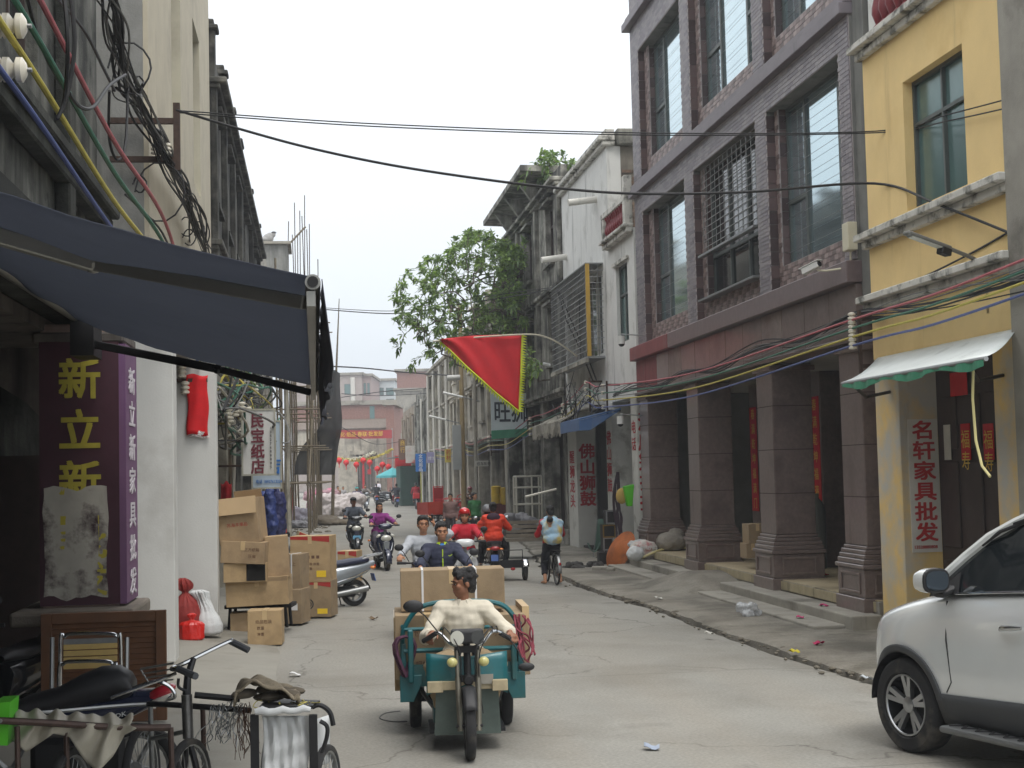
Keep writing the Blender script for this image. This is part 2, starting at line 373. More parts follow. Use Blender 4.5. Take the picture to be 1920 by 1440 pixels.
AS = [-20 + i*.22 for i in range(int(70/.22))] + [50+i*2.5 for i in range(64)]
def road_edge(a): return kerb_b(a)+jag(a)+.03
r = MB(); NB = 22
vs = []
for a in AS:
    e0 = road_edge(a)
    for j in range(NB+1):
        b = e0 + (6-e0)*j/NB; vs.append((a, b, road_z(a, b) - (.02 if j == 0 else 0)))
r.add(vs, [(i*(NB+1)+j, i*(NB+1)+j+1, (i+1)*(NB+1)+j+1, (i+1)*(NB+1)+j) for i in range(len(AS)-1) for j in range(NB)])
vs = [(a, road_edge(a), -.02+road_z(a, road_edge(a))) for a in AS] + [(a, road_edge(a)+.03, -.14) for a in AS]; n_ = len(AS)
r.add(vs, [(i, i+1, n_+i+1, n_+i) for i in range(n_-1)])
struct('road', r, ROADM, smooth=True)
PAVM = mat('worn_pavement', C(134,130,120), .93, var=.2, scale=1.6, bump=.7, bscale=28, blotch=C(98,94,85), bamt=.6, bsc=.7, moss=C(80,78,66), mamt=.4)
road_cracks(PAVM)
pv = MB(); vs = []; NP = 14
for a in AS:
    w = .07+.10*noise.noise(Vector((a*.6, 9, 0))) if a < 34 else .03
    e0 = kerb_b(a)+jag(a*1.0+.3)-max(.03, w); e1 = -12.5
    for j in range(NP+1):
        t = j/NP; b = e0+(e1-e0)*t**1.5
        z = .045 + .015*min(1, (e0-b)/1.2) + .012*noise.noise(Vector((a*.9, b*.9, 2))) + .02*noise.noise(Vector((a*.3, b*.3, 7)))
        if 24.4 < a < 27.6 and b < -5.9: z += .27*math.sin(PI*(a-24.4)/3.2)**.7*min(1, (-5.9-b)/.7)      # cement ramp between the steps
        if j == 0: z = .02
        vs.append((a, b, z))
pv.add(vs, [(i*(NP+1)+j, i*(NP+1)+j+1, (i+1)*(NP+1)+j+1, (i+1)*(NP+1)+j) for i in range(len(AS)-1) for j in range(NP)])
top = [vs[i*(NP+1)] for i in range(len(AS))]
pv.add(top+[(p[0], p[1]+.03, -.14) for p in top], [(i, i+1, n_+i+1, n_+i) for i in range(n_-1)])
struct('right_pavement', pv, PAVM, smooth=True)
# left apron of trowelled cement in front of the shop pillars
LAP = mat('cement_apron', C(144,141,132), .92, var=.1, scale=1.2, bump=.25, bscale=40, blotch=C(120,116,106), bamt=.4, bsc=.6)
ap = MB()
def apf(u, v):
    a = 4+u*42; edge = 0.35+.12*noise.noise(Vector((a*.5, 0, 3)))+(.0 if a < 19 else -.0)
    if a < 13: edge += (13-a)*.0
    b = edge+(4.5-edge)*v
    z = .012+.10*min(1, max(0, (b-edge))/1.3)**1.3 + .006*noise.noise(Vector((a*1.1, b*1.1, 1)))
    return (a, b, z if v > 0 else -.02)
ap.grid(apf, 90, 12); struct('left_pavement', ap, LAP, smooth=True)
# rubble and crumbled edge along the crack
rb = MB()
for i in range(230):
    a = random.uniform(12, 33); b = kerb_b(a)+jag(a)+random.gauss(-.06, .10); s_ = random.uniform(.008, .035)*random.choice((1, 1, 1.6))
    rb.ell((a, b, .0+s_*.3), (s_*random.uniform(.8, 1.6), s_, s_*.6), 5, 4, rz(random.uniform(0, 3)))
for i in range(160):
    a = random.uniform(58, 82); b = random.uniform(-.6, 1.8); s_ = random.uniform(.02, .10)
    rb.ell((a, b, .02), (s_*1.4, s_, s_*.6), 5, 4, rz(random.uniform(0, 3)))
o = solo('rubble', rb, mat('rubble_dark', C(112,106,94), .95, var=.35, scale=7), 'crumbled cement rubble along the broken road edge', 'rubble', kind='stuff')
# ------------------------------------------------------------------ brick-tiled building with stone columns (right)
RB = -7.25
GRAN = mat('brown_granite', C(116,102,97), .3, var=.16, scale=14, blotch=C(96,83,79), bamt=.35, bsc=1.2, coat=.15, streak=C(78,66,62), samt=.2)
GRANL = mat('brown_granite_worn', C(124,110,103), .45, var=.2, scale=10, blotch=C(104,84,80), bamt=.5, bsc=1.4, streak=C(150,138,132), samt=.25)
REDST = mat('red_painted_fascia', C(128,64,64), .6, var=.15, scale=4, streak=C(112,90,86), samt=.4)
MORT = mat('mortar_light', C(168,160,160), .9, var=.08)
TGREY = [mat('tile_grey_%s' % n, c, .5, var=.1, scale=5, streak=C(84,80,84), samt=.15) for n, c in (('plain', C(128,122,126)), ('pale', C(138,131,134)), ('deep', C(116,110,115)))]
TBRN = [mat('tile_brown_%s' % n, c, .5, var=.12, scale=5) for n, c in (('rose', C(154,136,132)), ('umber', C(106,92,89)), ('mauve', C(132,115,112)))]
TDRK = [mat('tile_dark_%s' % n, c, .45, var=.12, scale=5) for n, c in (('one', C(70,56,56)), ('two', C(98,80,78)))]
bb = sthing('tiled_building', 'four storey building clad in grey and brown tiles over granite columns', 'building', 18.75, RB)
core = MB()
RECS = []
for (z0, z1) in ((4.95, 7.87), (8.62, 11.5)):
    for (a0, a1, ga0, ga1) in ((19.22, 22.5, 19.24, 22.33), (23.1, 27.1, 23.36, 26.82), (27.78, 31.48, 27.95, 31.08)):
        RECS.append((a0, a1, z0, z1, ga0, ga1, z0+.40))
slab(core, 18.78, 32.25, 4.93, 13.6, RB-.02, RB-.16, [r_[:4] for r_ in RECS])
slab(core, 18.78, 32.25, 4.93, 13.6, RB-.16, RB-.42, [(r_[4], r_[5], r_[6], r_[3]) for r_ in RECS])
core.bx(18.78, 32.25, RB-.42, RB-.5, 4.93, 5.3); core.bx(18.78, 32.25, RB-.42, RB-11, 4.5, 4.9); core.bx(18.78, 32.25, RB-.43, RB-11, 8.2, 8.5); core.bx(18.78, 32.25, RB-.44, RB-11, 13.3, 13.6)
core.bx(18.4, 18.78, RB-.06, RB-11, 4.2, 13.6); core.bx(32.25, 32.42, RB-.06, RB-11, 0, 13.6); core.bx(18.4, 32.42, RB-11, RB-11.2, 0, 13.6); core.bx(18.4, 18.78, RB-.95, RB-11, 0, 4.2)
core.build('wall', mat('cement_render_grey', C(118,118,114), .92, var=.2, scale=2, streak=C(66,68,66), samt=.5, bump=.3), bb)
# mortar bed behind the tiles
mo = MB(); slab(mo, 18.8, 32.23, 4.96, 13.55, RB-.02, RB-.004, [r_[:4] for r_ in RECS])
for r_ in RECS:
    slab(mo, r_[0], r_[1], r_[2], r_[3], RB-.16, RB-.148, [(r_[4], r_[5], r_[6], r_[3]+1)])
mo.build('mortar_bed', MORT, bb)
TILES = []      # (dist, a, z, w, h, b, material)
def tile_area(a0, a1, z0, z1, b, mats, tw=.235, th=.058, gap=.008, ops=(), checker=False):
    n = max(1, round((z1-z0)/(th+gap))); ph = (z1-z0)/n
    for j in range(n):
        zc = z0+(j+.5)*ph; off = (tw+gap)/2 if j % 2 else 0
        a = a0-off
        while a < a1:
            x0, x1 = max(a, a0), min(a+tw, a1); a += tw+gap
            if x1-x0 < .02: continue
            xc = (x0+x1)/2
            if any(o[0] < xc < o[1] and o[2] < zc < o[3] for o in ops): continue
            for o in ops:
                if o[2] < zc < o[3]:
                    if x0 < o[0] < x1: x1 = o[0]
                    if x0 < o[1] < x1: x0 = o[1]
            if x1-x0 < .02: continue
            m_ = mats[(round(a/(tw+gap))+j) % len(mats)] if checker else random.choice(mats)
            TILES.append((S((x0+x1)/2, b).length + abs(zc-4)*.3, (x0+x1)/2, zc, x1-x0, ph-gap, b, m_))
tile_area(18.8, 32.23, 4.96, 13.5, RB-.004, TGREY, ops=[r_[:4] for r_ in RECS]+[(18, 33, 8.28, 8.62), (18, 33, 12.15, 12.5)])
for r_ in RECS:
    tile_area(r_[0], r_[1], r_[2], r_[3], RB-.148, TBRN, tw=.15, th=.07, ops=[(r_[4], r_[5], r_[6], r_[3]+1)], checker=True)
    # dark tiles lining the far reveals
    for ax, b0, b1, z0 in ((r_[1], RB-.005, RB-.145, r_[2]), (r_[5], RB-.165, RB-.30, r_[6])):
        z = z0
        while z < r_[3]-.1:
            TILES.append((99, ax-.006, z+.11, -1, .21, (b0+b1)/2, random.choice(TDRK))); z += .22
TILES.sort(key=lambda t: t[0])
unit = bpy.data.meshes.new('tile_unit'); ub = MB().box((0, 0, 0), (1, .012, 1)); unit.from_pydata(ub.v, [], ub.f)
TM = {}
rest = {}
for i, (ds, a, z, w, h, b, m_) in enumerate(TILES):
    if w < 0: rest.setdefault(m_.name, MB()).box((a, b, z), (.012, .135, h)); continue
    if i < 290:
        if m_.name not in TM: q = unit.copy(); q.materials.append(m_); TM[m_.name] = q
        t_ = bpy.data.objects.new('tile', TM[m_.name]); COL.objects.link(t_); t_.parent = bb; t_.location = (a-18.75, b+.003-RB+random.uniform(-.001, .001), z); t_.scale = (w, 1, h); t_.rotation_euler = (random.gauss(0, .004), 0, 0)
    else: rest.setdefault(m_.name, MB()).box((a, b+.003, z), (w, .012, h))
for nm, k in rest.items(): k.build('tile_cladding', MATS[nm], bb, fixn=False)['kind'] = 'stuff'
# string courses
st = MB(); st.bx(18.76, 32.3, RB-.1, RB+.13, 8.30, 8.46); st.bx(18.76, 32.3, RB-.1, RB+.07, 8.46, 8.60); st.bx(18.76, 32.4, RB-.1, RB+.16, 12.17, 12.34); st.bx(18.76, 32.4, RB-.1, RB+.08, 12.34, 12.48)
st.build('string_course', mat('string_course_grey', C(120,113,118), .55, var=.12, streak=C(90,86,90), samt=.3), bb, bev=.01)
lg = MB(); lg.bx(18.76, 28.9, RB-.3, RB+.16, 4.63, 4.93); lg.build('stone_ledge', mat('ledge_stone', C(112,98,98), .4, var=.12, scale=8, streak=C(86,74,74), samt=.3), bb, bev=.012)
lg = MB(); lg.bx(28.91, 32.5, RB-.3, RB+.16, 4.63, 4.93); o = lg.build('stone_ledge', REDST, bb, bev=.012); o['label'] = 'red painted end of the stone ledge'
# fascia of granite panels
x = 18.78
while x < 32.4:
    w = min(1.06, 32.42-x); k = MB(); k.bx(x+.006, x+w-.006, RB-.35, RB+.03+random.uniform(-.003, .003), 3.92, 4.62)
    red = x > 29.6
    k.build('fascia_panel', REDST if red else random.choice((GRAN, GRANL)), bb, bev=.006); x += w
k = MB(); k.bx(18.79, 32.4, RB-.36, RB+.09, 3.84, 3.91); k.build('fascia_moulding', GRAN, bb, bev=.01)
# columns, each with panelled base
def column(ac, first=False):
    col_ = MB(); r0, rb_ = .41, .33; bc = RB-.33
    col_.bx(ac-r0, ac+r0, bc-rb_, bc+rb_, 1.10, 3.84)
    c_ = col_.build('column', GRAN, bb, bev=.012)
    for z in (1.75, 2.45, 3.15): j = MB(); j.bx(ac-r0-.003, ac+r0+.003, bc-rb_-.003, bc+rb_+.003, z, z+.012); j.build('stone_joint', mat('stone_joint_dark', C(70,58,56), .8), c_)
    q = MB()
    for z0, z1, e in ((.0, .42, .53), (.42, .80, .50), (.80, .86, .53), (.86, .93, .50), (.93, .99, .48), (.99, 1.05, .46), (1.05, 1.10, .43)): q.bx(ac-e, ac+e, bc-e+.08, bc+e-.08, z0, z1-.002)
    b_ = q.build('column_base', GRAN, c_, bev=.01)
    p_ = MB(); e = .502
    for (x0, x1, z0, z1) in ((-.36, .36, .47, .75),):
        for s_ in range(2):
            t = .035
            for (u0, u1, w0, w1) in ((x0, x1, z1-t, z1), (x0, x1, z0, z0+t), (x0, x0+t, z0+t, z1-t), (x1-t, x1, z0+t, z1-t)):
                if s_ == 0: p_.bx(ac+u0, ac+u1, bc+e-.08, bc+e-.062, w0, w1)
                else: p_.bx(ac-e-.018, ac-e, bc+u0*.78, bc+u1*.78, w0, w1)
    p_.build('panel_moulding', GRANL, c_, bev=.004)
    k = MB(); k.bx(ac-.46, ac+.46, bc-.38, bc+.38, 3.72, 3.80); k.build('capital', GRANL, c_, bev=.01)
for ac in (19.2, 23.08, 27.68, 31.92): column(ac)
# porch floor, steps, ceiling and shop fronts behind the columns
FT = mat('beige_floor_tile', C(184,170,140), .45, var=.08, scale=3, blotch=C(150,138,112), bamt=.35)
FTE = mat('tile_edge_dirty', C(170,158,128), .6, var=.14, scale=6, streak=C(96,90,74), samt=.5)
k = MB(); k.bx(18.5, 32.3, RB-.02, RB-4, 0, .385); k.build('porch_slab', CONC, bb)
a = 18.6
while a < 32.2:
    for jb in range(6):
        b1 = RB-.03-jb*.6
        k = MB(); k.bx(a+.003, min(a+.597, 32.28), b1-.003, b1-.597, .386, .402); k.build('floor_tile', FT, bb, bev=.002)
    k = MB(); k.bx(a+.004, min(a+.596, 32.28), RB-.018, RB-.004, .25, .382); k.build('edge_tile', FTE, bb, bev=.002)
    a += .6
for (s0, s1) in ((18.35, 24.6), (27.2, 32.3)):
    k = MB(); k.bx(s0, s1, RB-.0, -6.83, -.1, .235); k.build('upper_step', CONC, bb, bev=.02, seg=2)
    k = MB(); k.bx(s0+.25, s1-.1, RB-.0, -6.40, -.1, .10); k.build('lower_step', CONC, bb, bev=.02, seg=2)
k = MB(); k.bx(18.5, 32.25, RB-.37, RB-3.2, 3.86, 3.95); k.build('porch_ceiling', mat('ceiling_plaster', C(150,146,138), .9, var=.1), bb)
IW = RB-2.6
k = MB(); slab(k, 18.78, 32.25, 0, 3.86, IW, IW-.2, [(19.6, 22.3, .3, 3.1), (24.0, 26.6, .3, 3.1), (28.4, 31.3, .3, 3.1)]); k.build('shop_wall', mat('shop_wall_dim', C(150,142,134), .85, var=.15, streak=C(80,76,72), samt=.3), bb)
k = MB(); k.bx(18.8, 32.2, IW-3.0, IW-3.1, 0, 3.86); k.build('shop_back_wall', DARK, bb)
for (d0, d1) in ((19.6, 22.3), (24.0, 26.6), (28.4, 31.3)):
    dm = (d0+d1)/2
    k = MB(); k.bx(d0, d0+.09, IW+.02, IW-.1, .25, 3.1); k.bx(d1-.09, d1, IW+.02, IW-.1, .25, 3.1); k.bx(d0+.09, d1-.09, IW+.02, IW-.1, 3.0, 3.1); k.build('door_frame', SHUT, bb)
    for q0 in (d0+.1, d1-.8):
        k = MB(); k.bx(q0, q0+.7, IW-.05, IW-.10, .26, 2.98)
        dd = k.build('door_leaf', SHUT, bb); k = MB()
        for z0, z1 in ((.4, 1.2), (1.35, 2.1), (2.25, 2.85)): k.bx(q0+.12, q0+.58, IW-.046, IW-.03, z0, z1)
        k.build('door_panel', SHUT, dd, bev=.01)
CB = RB-1.55
for px0, py0, px1, py1 in ((1404, 765, 1415, 958), (1517, 745, 1541, 972)):
    a1, z1 = hb(px0, py0, CB); a0, z0 = hb(px1, py1, CB); w = .46
    k = MB(); k.bx(a1-w-.05, a1+.05, CB-.02, CB-.4, .39, 3.85); k.build('inner_post', GRAN, bb, bev=.01)
    c_ = couplet(bb, a1-w, a1, z0, z1, CB-.012)
    for i in range(7): text('春满乾坤福满门'[i], (a1-w*.5, CB-.004, z1-(z1-z0)*(i+.5)/7-.1), (-1, 0, 0), (0, 0, 1), .21, GOLD, c_, center=True, thick=.002)
a1, z1 = hb(1372, 840, IW+.03); k = MB(); k.bx(a1-.9, a1+.3, IW+.0, IW+.012, 1.2, 2.35); k.build('notice_board', mat('notice_pale', C(170,176,172), .7, var=.12, blotch=C(130,120,112), bamt=.3), bb)
# CCTV camera and junction box
k = MB(); a0, z0 = hb(1592, 440, RB+.08); k.bx(a0-.11, a0+.11, RB+.002, RB+.14, z0-.22, z0+.16); jb_ = k.build('junction_box', mat('cream_plastic', C(206,200,176), .5, var=.05), bb, bev=.012, seg=2)
k = MB(); k.tube([(a0, RB+.07, z0-.22), (a0, RB+.07, z0-.36), (a0+.1, RB+.12, z0-.44), (a0+.35, RB+.3, z0-.44), (a0+.45, RB+.38, z0-.42)], .014, 7); k.build('conduit', mat('cream_plastic', C(206,200,176)), jb_, smooth=True)
def cctv(par, a, b, z, rot, label=None):
    R = rz(rot) @ ry(.25)
    k = MB(); k.box((a, b, z), (.30, .085, .085), R); k.box(Vector((a, b, z)) + R @ Vector((0, 0, .052)), (.36, .11, .014), R); c_ = k.build('camera_housing', mat('camera_white', C(214,214,210), .4, var=.04), par, bev=.012, seg=2)
    k = MB(); e = Vector((a, b, z)) + R @ Vector((-.152, 0, 0)); k.cyl(e, e + R @ Vector((-.012, 0, 0)), .036, n=14); k.build('camera_lens', BLACKM, c_)
cc = sthing('security_camera', 'white bullet security camera on the tiled building below the right window', 'camera', a0+.5, RB+.45, z0-.40)
cctv(cc, a0+.5, RB+.45, z0-.38, .5)
# glazing
for i, r_ in enumerate(RECS):
    a0, a1, z0, z1 = r_[4], r_[5], r_[6], r_[3]
    hz_ = (.36,)
    k = MB(); f_ = .055; b = RB-.34; d0 = b+.07
    k.bx(a0, a1, b, d0, z0, z0+f_); k.bx(a0, a1, b, d0, z1-f_, z1); k.bx(a0, a0+f_, b, d0, z0+f_, z1-f_); k.bx(a1-f_, a1, b, d0, z0+f_, z1-f_)
    m1, m2 = a0+(a1-a0)*.24, a0+(a1-a0)*.72
    lights = []
    if i == 1:
        ms = [a0+(a1-a0)*t for t in (.33, .66)]
        for x in ms: k.bx(x-.035, x+.035, b+.002, d0-.002, z0+f_, z1-f_)
        k.bx(a0+f_, a1-f_, b+.004, d0+.01, z0+.78, z0+.84)
        xs = [a0+f_, *ms, a1-f_]
        for q in range(3): lights += [(xs[q], xs[q+1], z0+f_, z0+.78), (xs[q], xs[q+1], z0+.84, z1-f_)]
    else:
        for x in (m1, m2): k.bx(x-.045, x+.045, b+.002, d0-.002, z0+f_, z1-f_)
        zt = z0+(z1-z0)*.40
        for x0, x1 in ((a0+f_, m1-.045), (m2+.045, a1-f_)): k.bx(x0, x1, b+.004, d0-.004, zt-.035, zt+.035); lights += [(x0, x1, z0+f_, zt-.035), (x0, x1, zt+.035, z1-f_)]
        lights.append((m1+.045, m2-.045, z0+f_, z1-f_))
    w_ = k.build('window', FRAMEG, bb)
    for (x0, x1, q0, q1) in lights:
        t = random.uniform(-.003, .003); k = MB(); k.quad((x0, b+.03+t, q0), (x1, b+.03-t, q0), (x1, b+.03-t, q1), (x0, b+.03+t, q1)); k.build('pane', GLASSD if i == 1 else GLASS, w_)
    if i == 1:
        grille(bb, a0+.02, a1-.02, z0+.85, z1-.05, RB-.10, .28, .125, .008)
        k = MB(); k.bx(a0-.05, a1+.02, RB-.1, RB+.02, z0+.80, z0+.84); k.bx(a0-.05, a1+.02, RB-.14, RB+.05, z0-.04, z0-.002); k.build('grille_rail', STEEL, bb)
    else:
        k = MB()
        for q in range(9): z = z0+.2+(z1-z0-.4)*q/8; k.cyl((a0+.05, b+.12, z), (a1-.05, b+.12, z), .0035, n=4)
        k.build('guard_wire', STEEL, bb)
# ------------------------------------------------------------------ yellow building
YEL = mat('yellow_paint_wall', C(238,208,146), .85, var=.06, scale=1.5, bump=.12, bscale=30, streak=C(206,178,124), samt=.35, blotch=C(230,198,134), bamt=.3)
YWORN = mat('yellow_paint_peeling', C(230,198,130), .85, var=.08, scale=2, blotch=C(196,192,182), bamt=.62, bsc=1.1, streak=C(150,128,92), samt=.2)
yb = sthing('yellow_building', 'narrow yellow painted shop house with green tinted window and white ledges', 'building', 14.2, RB)
Y0, Y1 = 14.25, 18.32
k = MB(); slab(k, Y0, Y1, 3.55, 7.6, RB, RB-.3, [(15.36, 17.04, 5.28, 6.88)]); k.bx(Y0, Y1, RB-.3, RB-9, 7.3, 7.6); k.bx(Y1-.05, Y1+.05, RB-.3, RB-9, 3.5, 7.6); k.bx(Y0-.2, Y0, RB-.02, RB-9, 0, 11); k.bx(Y0, Y1, RB-9, RB-9.2, 0, 10)
k.build('wall', YEL, yb)
k = MB(); k.bx(17.55, 18.32, RB, RB-.62, 0, 3.55); k.build('pillar', YWORN, yb, bev=.01)
k = MB(); k.bx(14.25, 14.95, RB, RB-.62, 0, 3.55); k.build('pillar', YWORN, yb, bev=.01)
k = MB(); k.bx(12.7, 14.24, RB+.12, RB-9, 0, 12); k.build('party_wall', CONC, yb)
LEDGE = mat('white_ledge_stained', C(204,202,194), .85, var=.1, scale=4, blotch=C(98,97,90), bamt=.42, bsc=3.5, streak=C(110,110,104), samt=.4, bump=.3)
for z in (7.6, 5.1, 4.28):
    k = MB(); k.bx(Y0-.02, Y1+.03, RB+.003, RB+.10, z-.10, z); k.bx(Y0-.02, Y1+.06, RB+.003, RB+.20, z, z+.09); k.build('ledge', LEDGE, yb, bev=.012)
k = MB(); slab(k, Y0, Y1, 7.69, 11, RB-.25, RB-.5, []); k.bx(17.7, 18.3, RB-.1, RB-.3, 7.69, 8.9); k.build('upper_wall', WHT, yb)
BAL = mat('maroon_baluster', C(120,40,46), .5, var=.12)
def baluster(par, a, b, z0, h, r, m):
    q = MB(); q.lathe((a, b, z0), (0, 0, 1), [(r*.9, 0), (r*.9, h*.06), (r*.5, h*.12), (r, h*.3), (r*.95, h*.42), (r*.45, h*.7), (r*.6, h*.82), (r*.9, h*.9), (r*.9, h)], 10); return q.build('baluster', m, par, smooth=True)
for i in range(8): baluster(yb, 17.55-i*.22, RB+.06, 7.69, .7, .09, BAL)
k = MB(); k.bx(Y0, 17.7, RB-.02, RB+.12, 8.39, 8.5); k.build('handrail', LEDGE, yb)
GLG = mat('green_blind_glass', C(96,124,122), .18, .25, var=.12, scale=2)
w_ = window(yb, 15.36, 17.04, 5.28, 6.88, RB-.18, va=(.5,), hz=(.66,), fw=.045, g=GLG)
bl = MB()
for q in range(22): z = 5.33+q*.069; bl.bx(15.4, 17.0, RB-.215, RB-.20, z, z+.05)
bl.build('blind', mat('blind_slats', C(150,168,164), .6), yb)['kind'] = 'stuff'
# doorway with old panelled door, pasted paper and hand lettered sign
k = MB(); k.bx(14.95, 17.55, RB-.5, RB-.6, 0, 3.55); d_ = k.build('door', SHUT, yb)
for x0 in (15.0, 15.62, 16.26, 16.9):
    for z0, z1 in ((.25, 1.0), (1.15, 2.2), (2.35, 3.0)):
        k = MB(); k.bx(x0+.06, x0+.54, RB-.498, RB-.475, z0, z1); k.build('door_panel', SHUT, d_, bev=.012)
for (q0, q1, m_) in (((1768, 797), (1783, 862), mat('white_paper', C(196,194,184), .8)), ((1800, 795), (1820, 862), REDP), ((1842, 795), (1864, 862), REDP), ((1780, 700), (1813, 740), REDP)):
    a1, z1 = hb(*q0, RB-.46); a0, z0 = hb(*q1, RB-.46); k = MB(); k.bx(a0, a1, RB-.47, RB-.463, z0, z1); pp = k.build('pasted_paper', m_, d_)
    if m_ is REDP and q1[1] > 800:
        for i, ch in enumerate('福寿'): text(ch, ((a0+a1)/2, RB-.46, z1-.3-i*.26), (-1, 0, 0), (0, 0, 1), .22, GOLD, pp, center=True, thick=.002)
k = MB(); k.bx(17.535, 17.548, RB-.10, RB-.49, 1.08, 2.74); sg = k.build('shop_sign', mat('sign_white_dirty', C(214,210,200), .8, var=.08, blotch=C(176,170,158), bamt=.3), yb)
REDL = mat('red_sign_paint', C(186,44,42), .7, var=.12)
text('名轩家具批发', (17.533, RB-.145, 2.71), (0, -1, 0), (0, 0, 1), .225, REDL, sg, col=True, bold=.03, sx=1.25, pitch=1.13)
text('13528880808', (17.533, RB-.12, 1.12), (0, -1, 0), (0, 0, 1), .052, REDL, sg, bold=.01, sx=1.0)
# white roller awning over the door
aw = MB(); a0, a1 = 14.3, 18.1
AWW = mat('awning_white_fabric', C(216,222,220), .8, var=.06, scale=3, streak=C(170,176,172), samt=.3)
aw.grid(lambda u, v: (a0+(a1-a0)*u - 1.25*v, RB+.03+v*.95, 3.56-.38*v-.05*math.sin(PI*v)), 12, 8)
ay = sthing('shop_awning', 'small white fabric awning with green edge over the yellow shop door', 'awning', a0, RB)
aw.build('awning_cloth', AWW, ay, smooth=True, solid=.006)
k = MB(); k.cyl((a0-1.25, RB+.98, 3.16), (a1-1.25, RB+.98, 3.16), .024, n=10); k.build('front_bar', STEEL, ay)
k = MB(); k.grid(lambda u, v: (a0-1.23+(a1-a0-.04)*u, RB+1.0+.015*math.sin(u*60), 3.15-.06*v*(1+.5*math.sin(u*17))), 60, 2); k.build('valance', mat('green_trim', C(70,142,112), .7, var=.15), ay, solid=.003)
for x in (a0+.4, a1-.3): k = MB(); k.tube([(x, RB+.01, 3.1), (x-.45, RB+.5, 3.02), (x-1.2, RB+.96, 3.14)], .022, 7); k.build('arm', BLACKM, ay)
k = MB(); k.tube([(13.5, RB+.9, 3.12), (13.5, RB+.92, 2.8), (13.47, RB+.92, 2.4), (13.36, RB+.92, 2.15), (13.2, RB+.92, 2.05)], .014, 6); k.build('crank', mat('crank_cream', C(196,186,130), .5), ay, smooth=True)
# street lamp on the yellow facade
sl_ = sthing('street_lamp', 'grey arm street lamp fixed to the yellow facade', 'lamp', 14.5, RB, 4.3)
k = MB(); a0, z0 = 14.55, 4.25
pts = [pa(px, py, a) for px, py, a in ((1868, 570, 15.0), (1868, 520, 15.0), (1852, 498, 14.98), (1815, 480, 14.9), (1770, 462, 14.8))]
k.tube(pts, .022, 8); k.build('lamp_arm', mat('lamp_grey', C(120,120,116), .5, .3, var=.1), sl_, smooth=True)
p0, p1 = Vector(pa(1779, 466, 14.82)), Vector(pa(1698, 436, 14.6)); dirv = (p1-p0).normalized(); Rm = dirv.to_track_quat('X', 'Z').to_matrix()
k = MB(); k.box((p0+p1)/2, ((p1-p0).length, .11, .04), Rm); lh = k.build('lamp_head', mat('lamp_grey', C(120,120,116)), sl_, bev=.012)
k = MB(); k.box((p0+p1)/2 - Vector((0, 0, .026)), ((p1-p0).length*.8, .08, .012), Rm); k.build('lamp_lens', mat('lens_pale', C(190,190,180), .3), lh)
k = MB(); k.box(p0 + dirv*.07 - Vector((0, 0, .05)), (.14, .10, .08), Rm); k.build('driver_box', BLACKM, lh, bev=.01)
k = MB(); q = Vector(pts[0]); k.bx(q.x-.03, q.x+.03, RB, q.y+.03, q.z-.1, q.z-.04); k.bx(q.x-.03, q.x+.03, RB, q.y+.03, q.z+.1, q.z+.16); k.build('bracket', BLACKM, sl_)
# ------------------------------------------------------------------ white building with signs on its pillars (right)
wb = sthing('white_building', 'white plastered building with caged window and red lettering on its pillars', 'building', 32.45, RB)
WST = mat('white_wall_weathered', C(214,214,210), .88, var=.06, scale=2, bump=.2, bscale=30, streak=C(96,98,96), samt=.42, blotch=C(176,176,170), bamt=.3)
k = MB()
slab(k, 32.46, 35.25, 3.85, 7.7, RB, RB-.35, [(33.22, 34.5, 5.2, 7.06)])
slab(k, 35.25, 41.95, 3.85, 10.2, RB, RB-.35, [(36.3, 41.5, 5.15, 7.3)])
k.bx(32.46, 35.24, RB-.36, RB-9, 7.4, 7.7); k.bx(35.45, 41.95, RB-.36, RB-9, 9.9, 10.2); k.bx(41.75, 41.95, RB-.36, RB-9, 0, 9.9); k.bx(32.46, 41.9, RB-9, RB-9.2, 0, 9.5)
k.build('wall', WST, wb)
k = MB(); bands(k, 35.25, 41.95, RB-.2, [(10.2, 10.32, .32), (10.32, 10.45, .42), (10.45, 10.62, .24)]); k.build('cornice', LEDGE, wb, bev=.02)
k = MB(); bands(k, 32.5, 35.3, RB, [(7.6, 7.72, .16), (7.72, 7.80, .24)]); k.build('ledge', LEDGE, wb, bev=.015)
for i in range(10): baluster(wb, 32.75+i*.23, RB+.1, 7.8, .52, .085, BAL)
k = MB(); k.bx(32.46, 35.2, RB, RB+.2, 8.32, 8.46); k.bx(32.46, 32.68, RB+.005, RB+.195, 7.8, 8.9); k.bx(34.98, 35.24, RB+.01, RB+.19, 7.8, 8.32); k.build('balustrade_rail', LEDGE, wb, bev=.012)
window(wb, 33.22, 34.5, 5.2, 7.06, RB-.14, va=(.5,), hz=(.62,), g=GLG)
k = MB(); k.bx(33.0, 34.7, RB+.002, RB+.07, 7.07, 7.15); k.build('window_hood', LEDGE, wb)
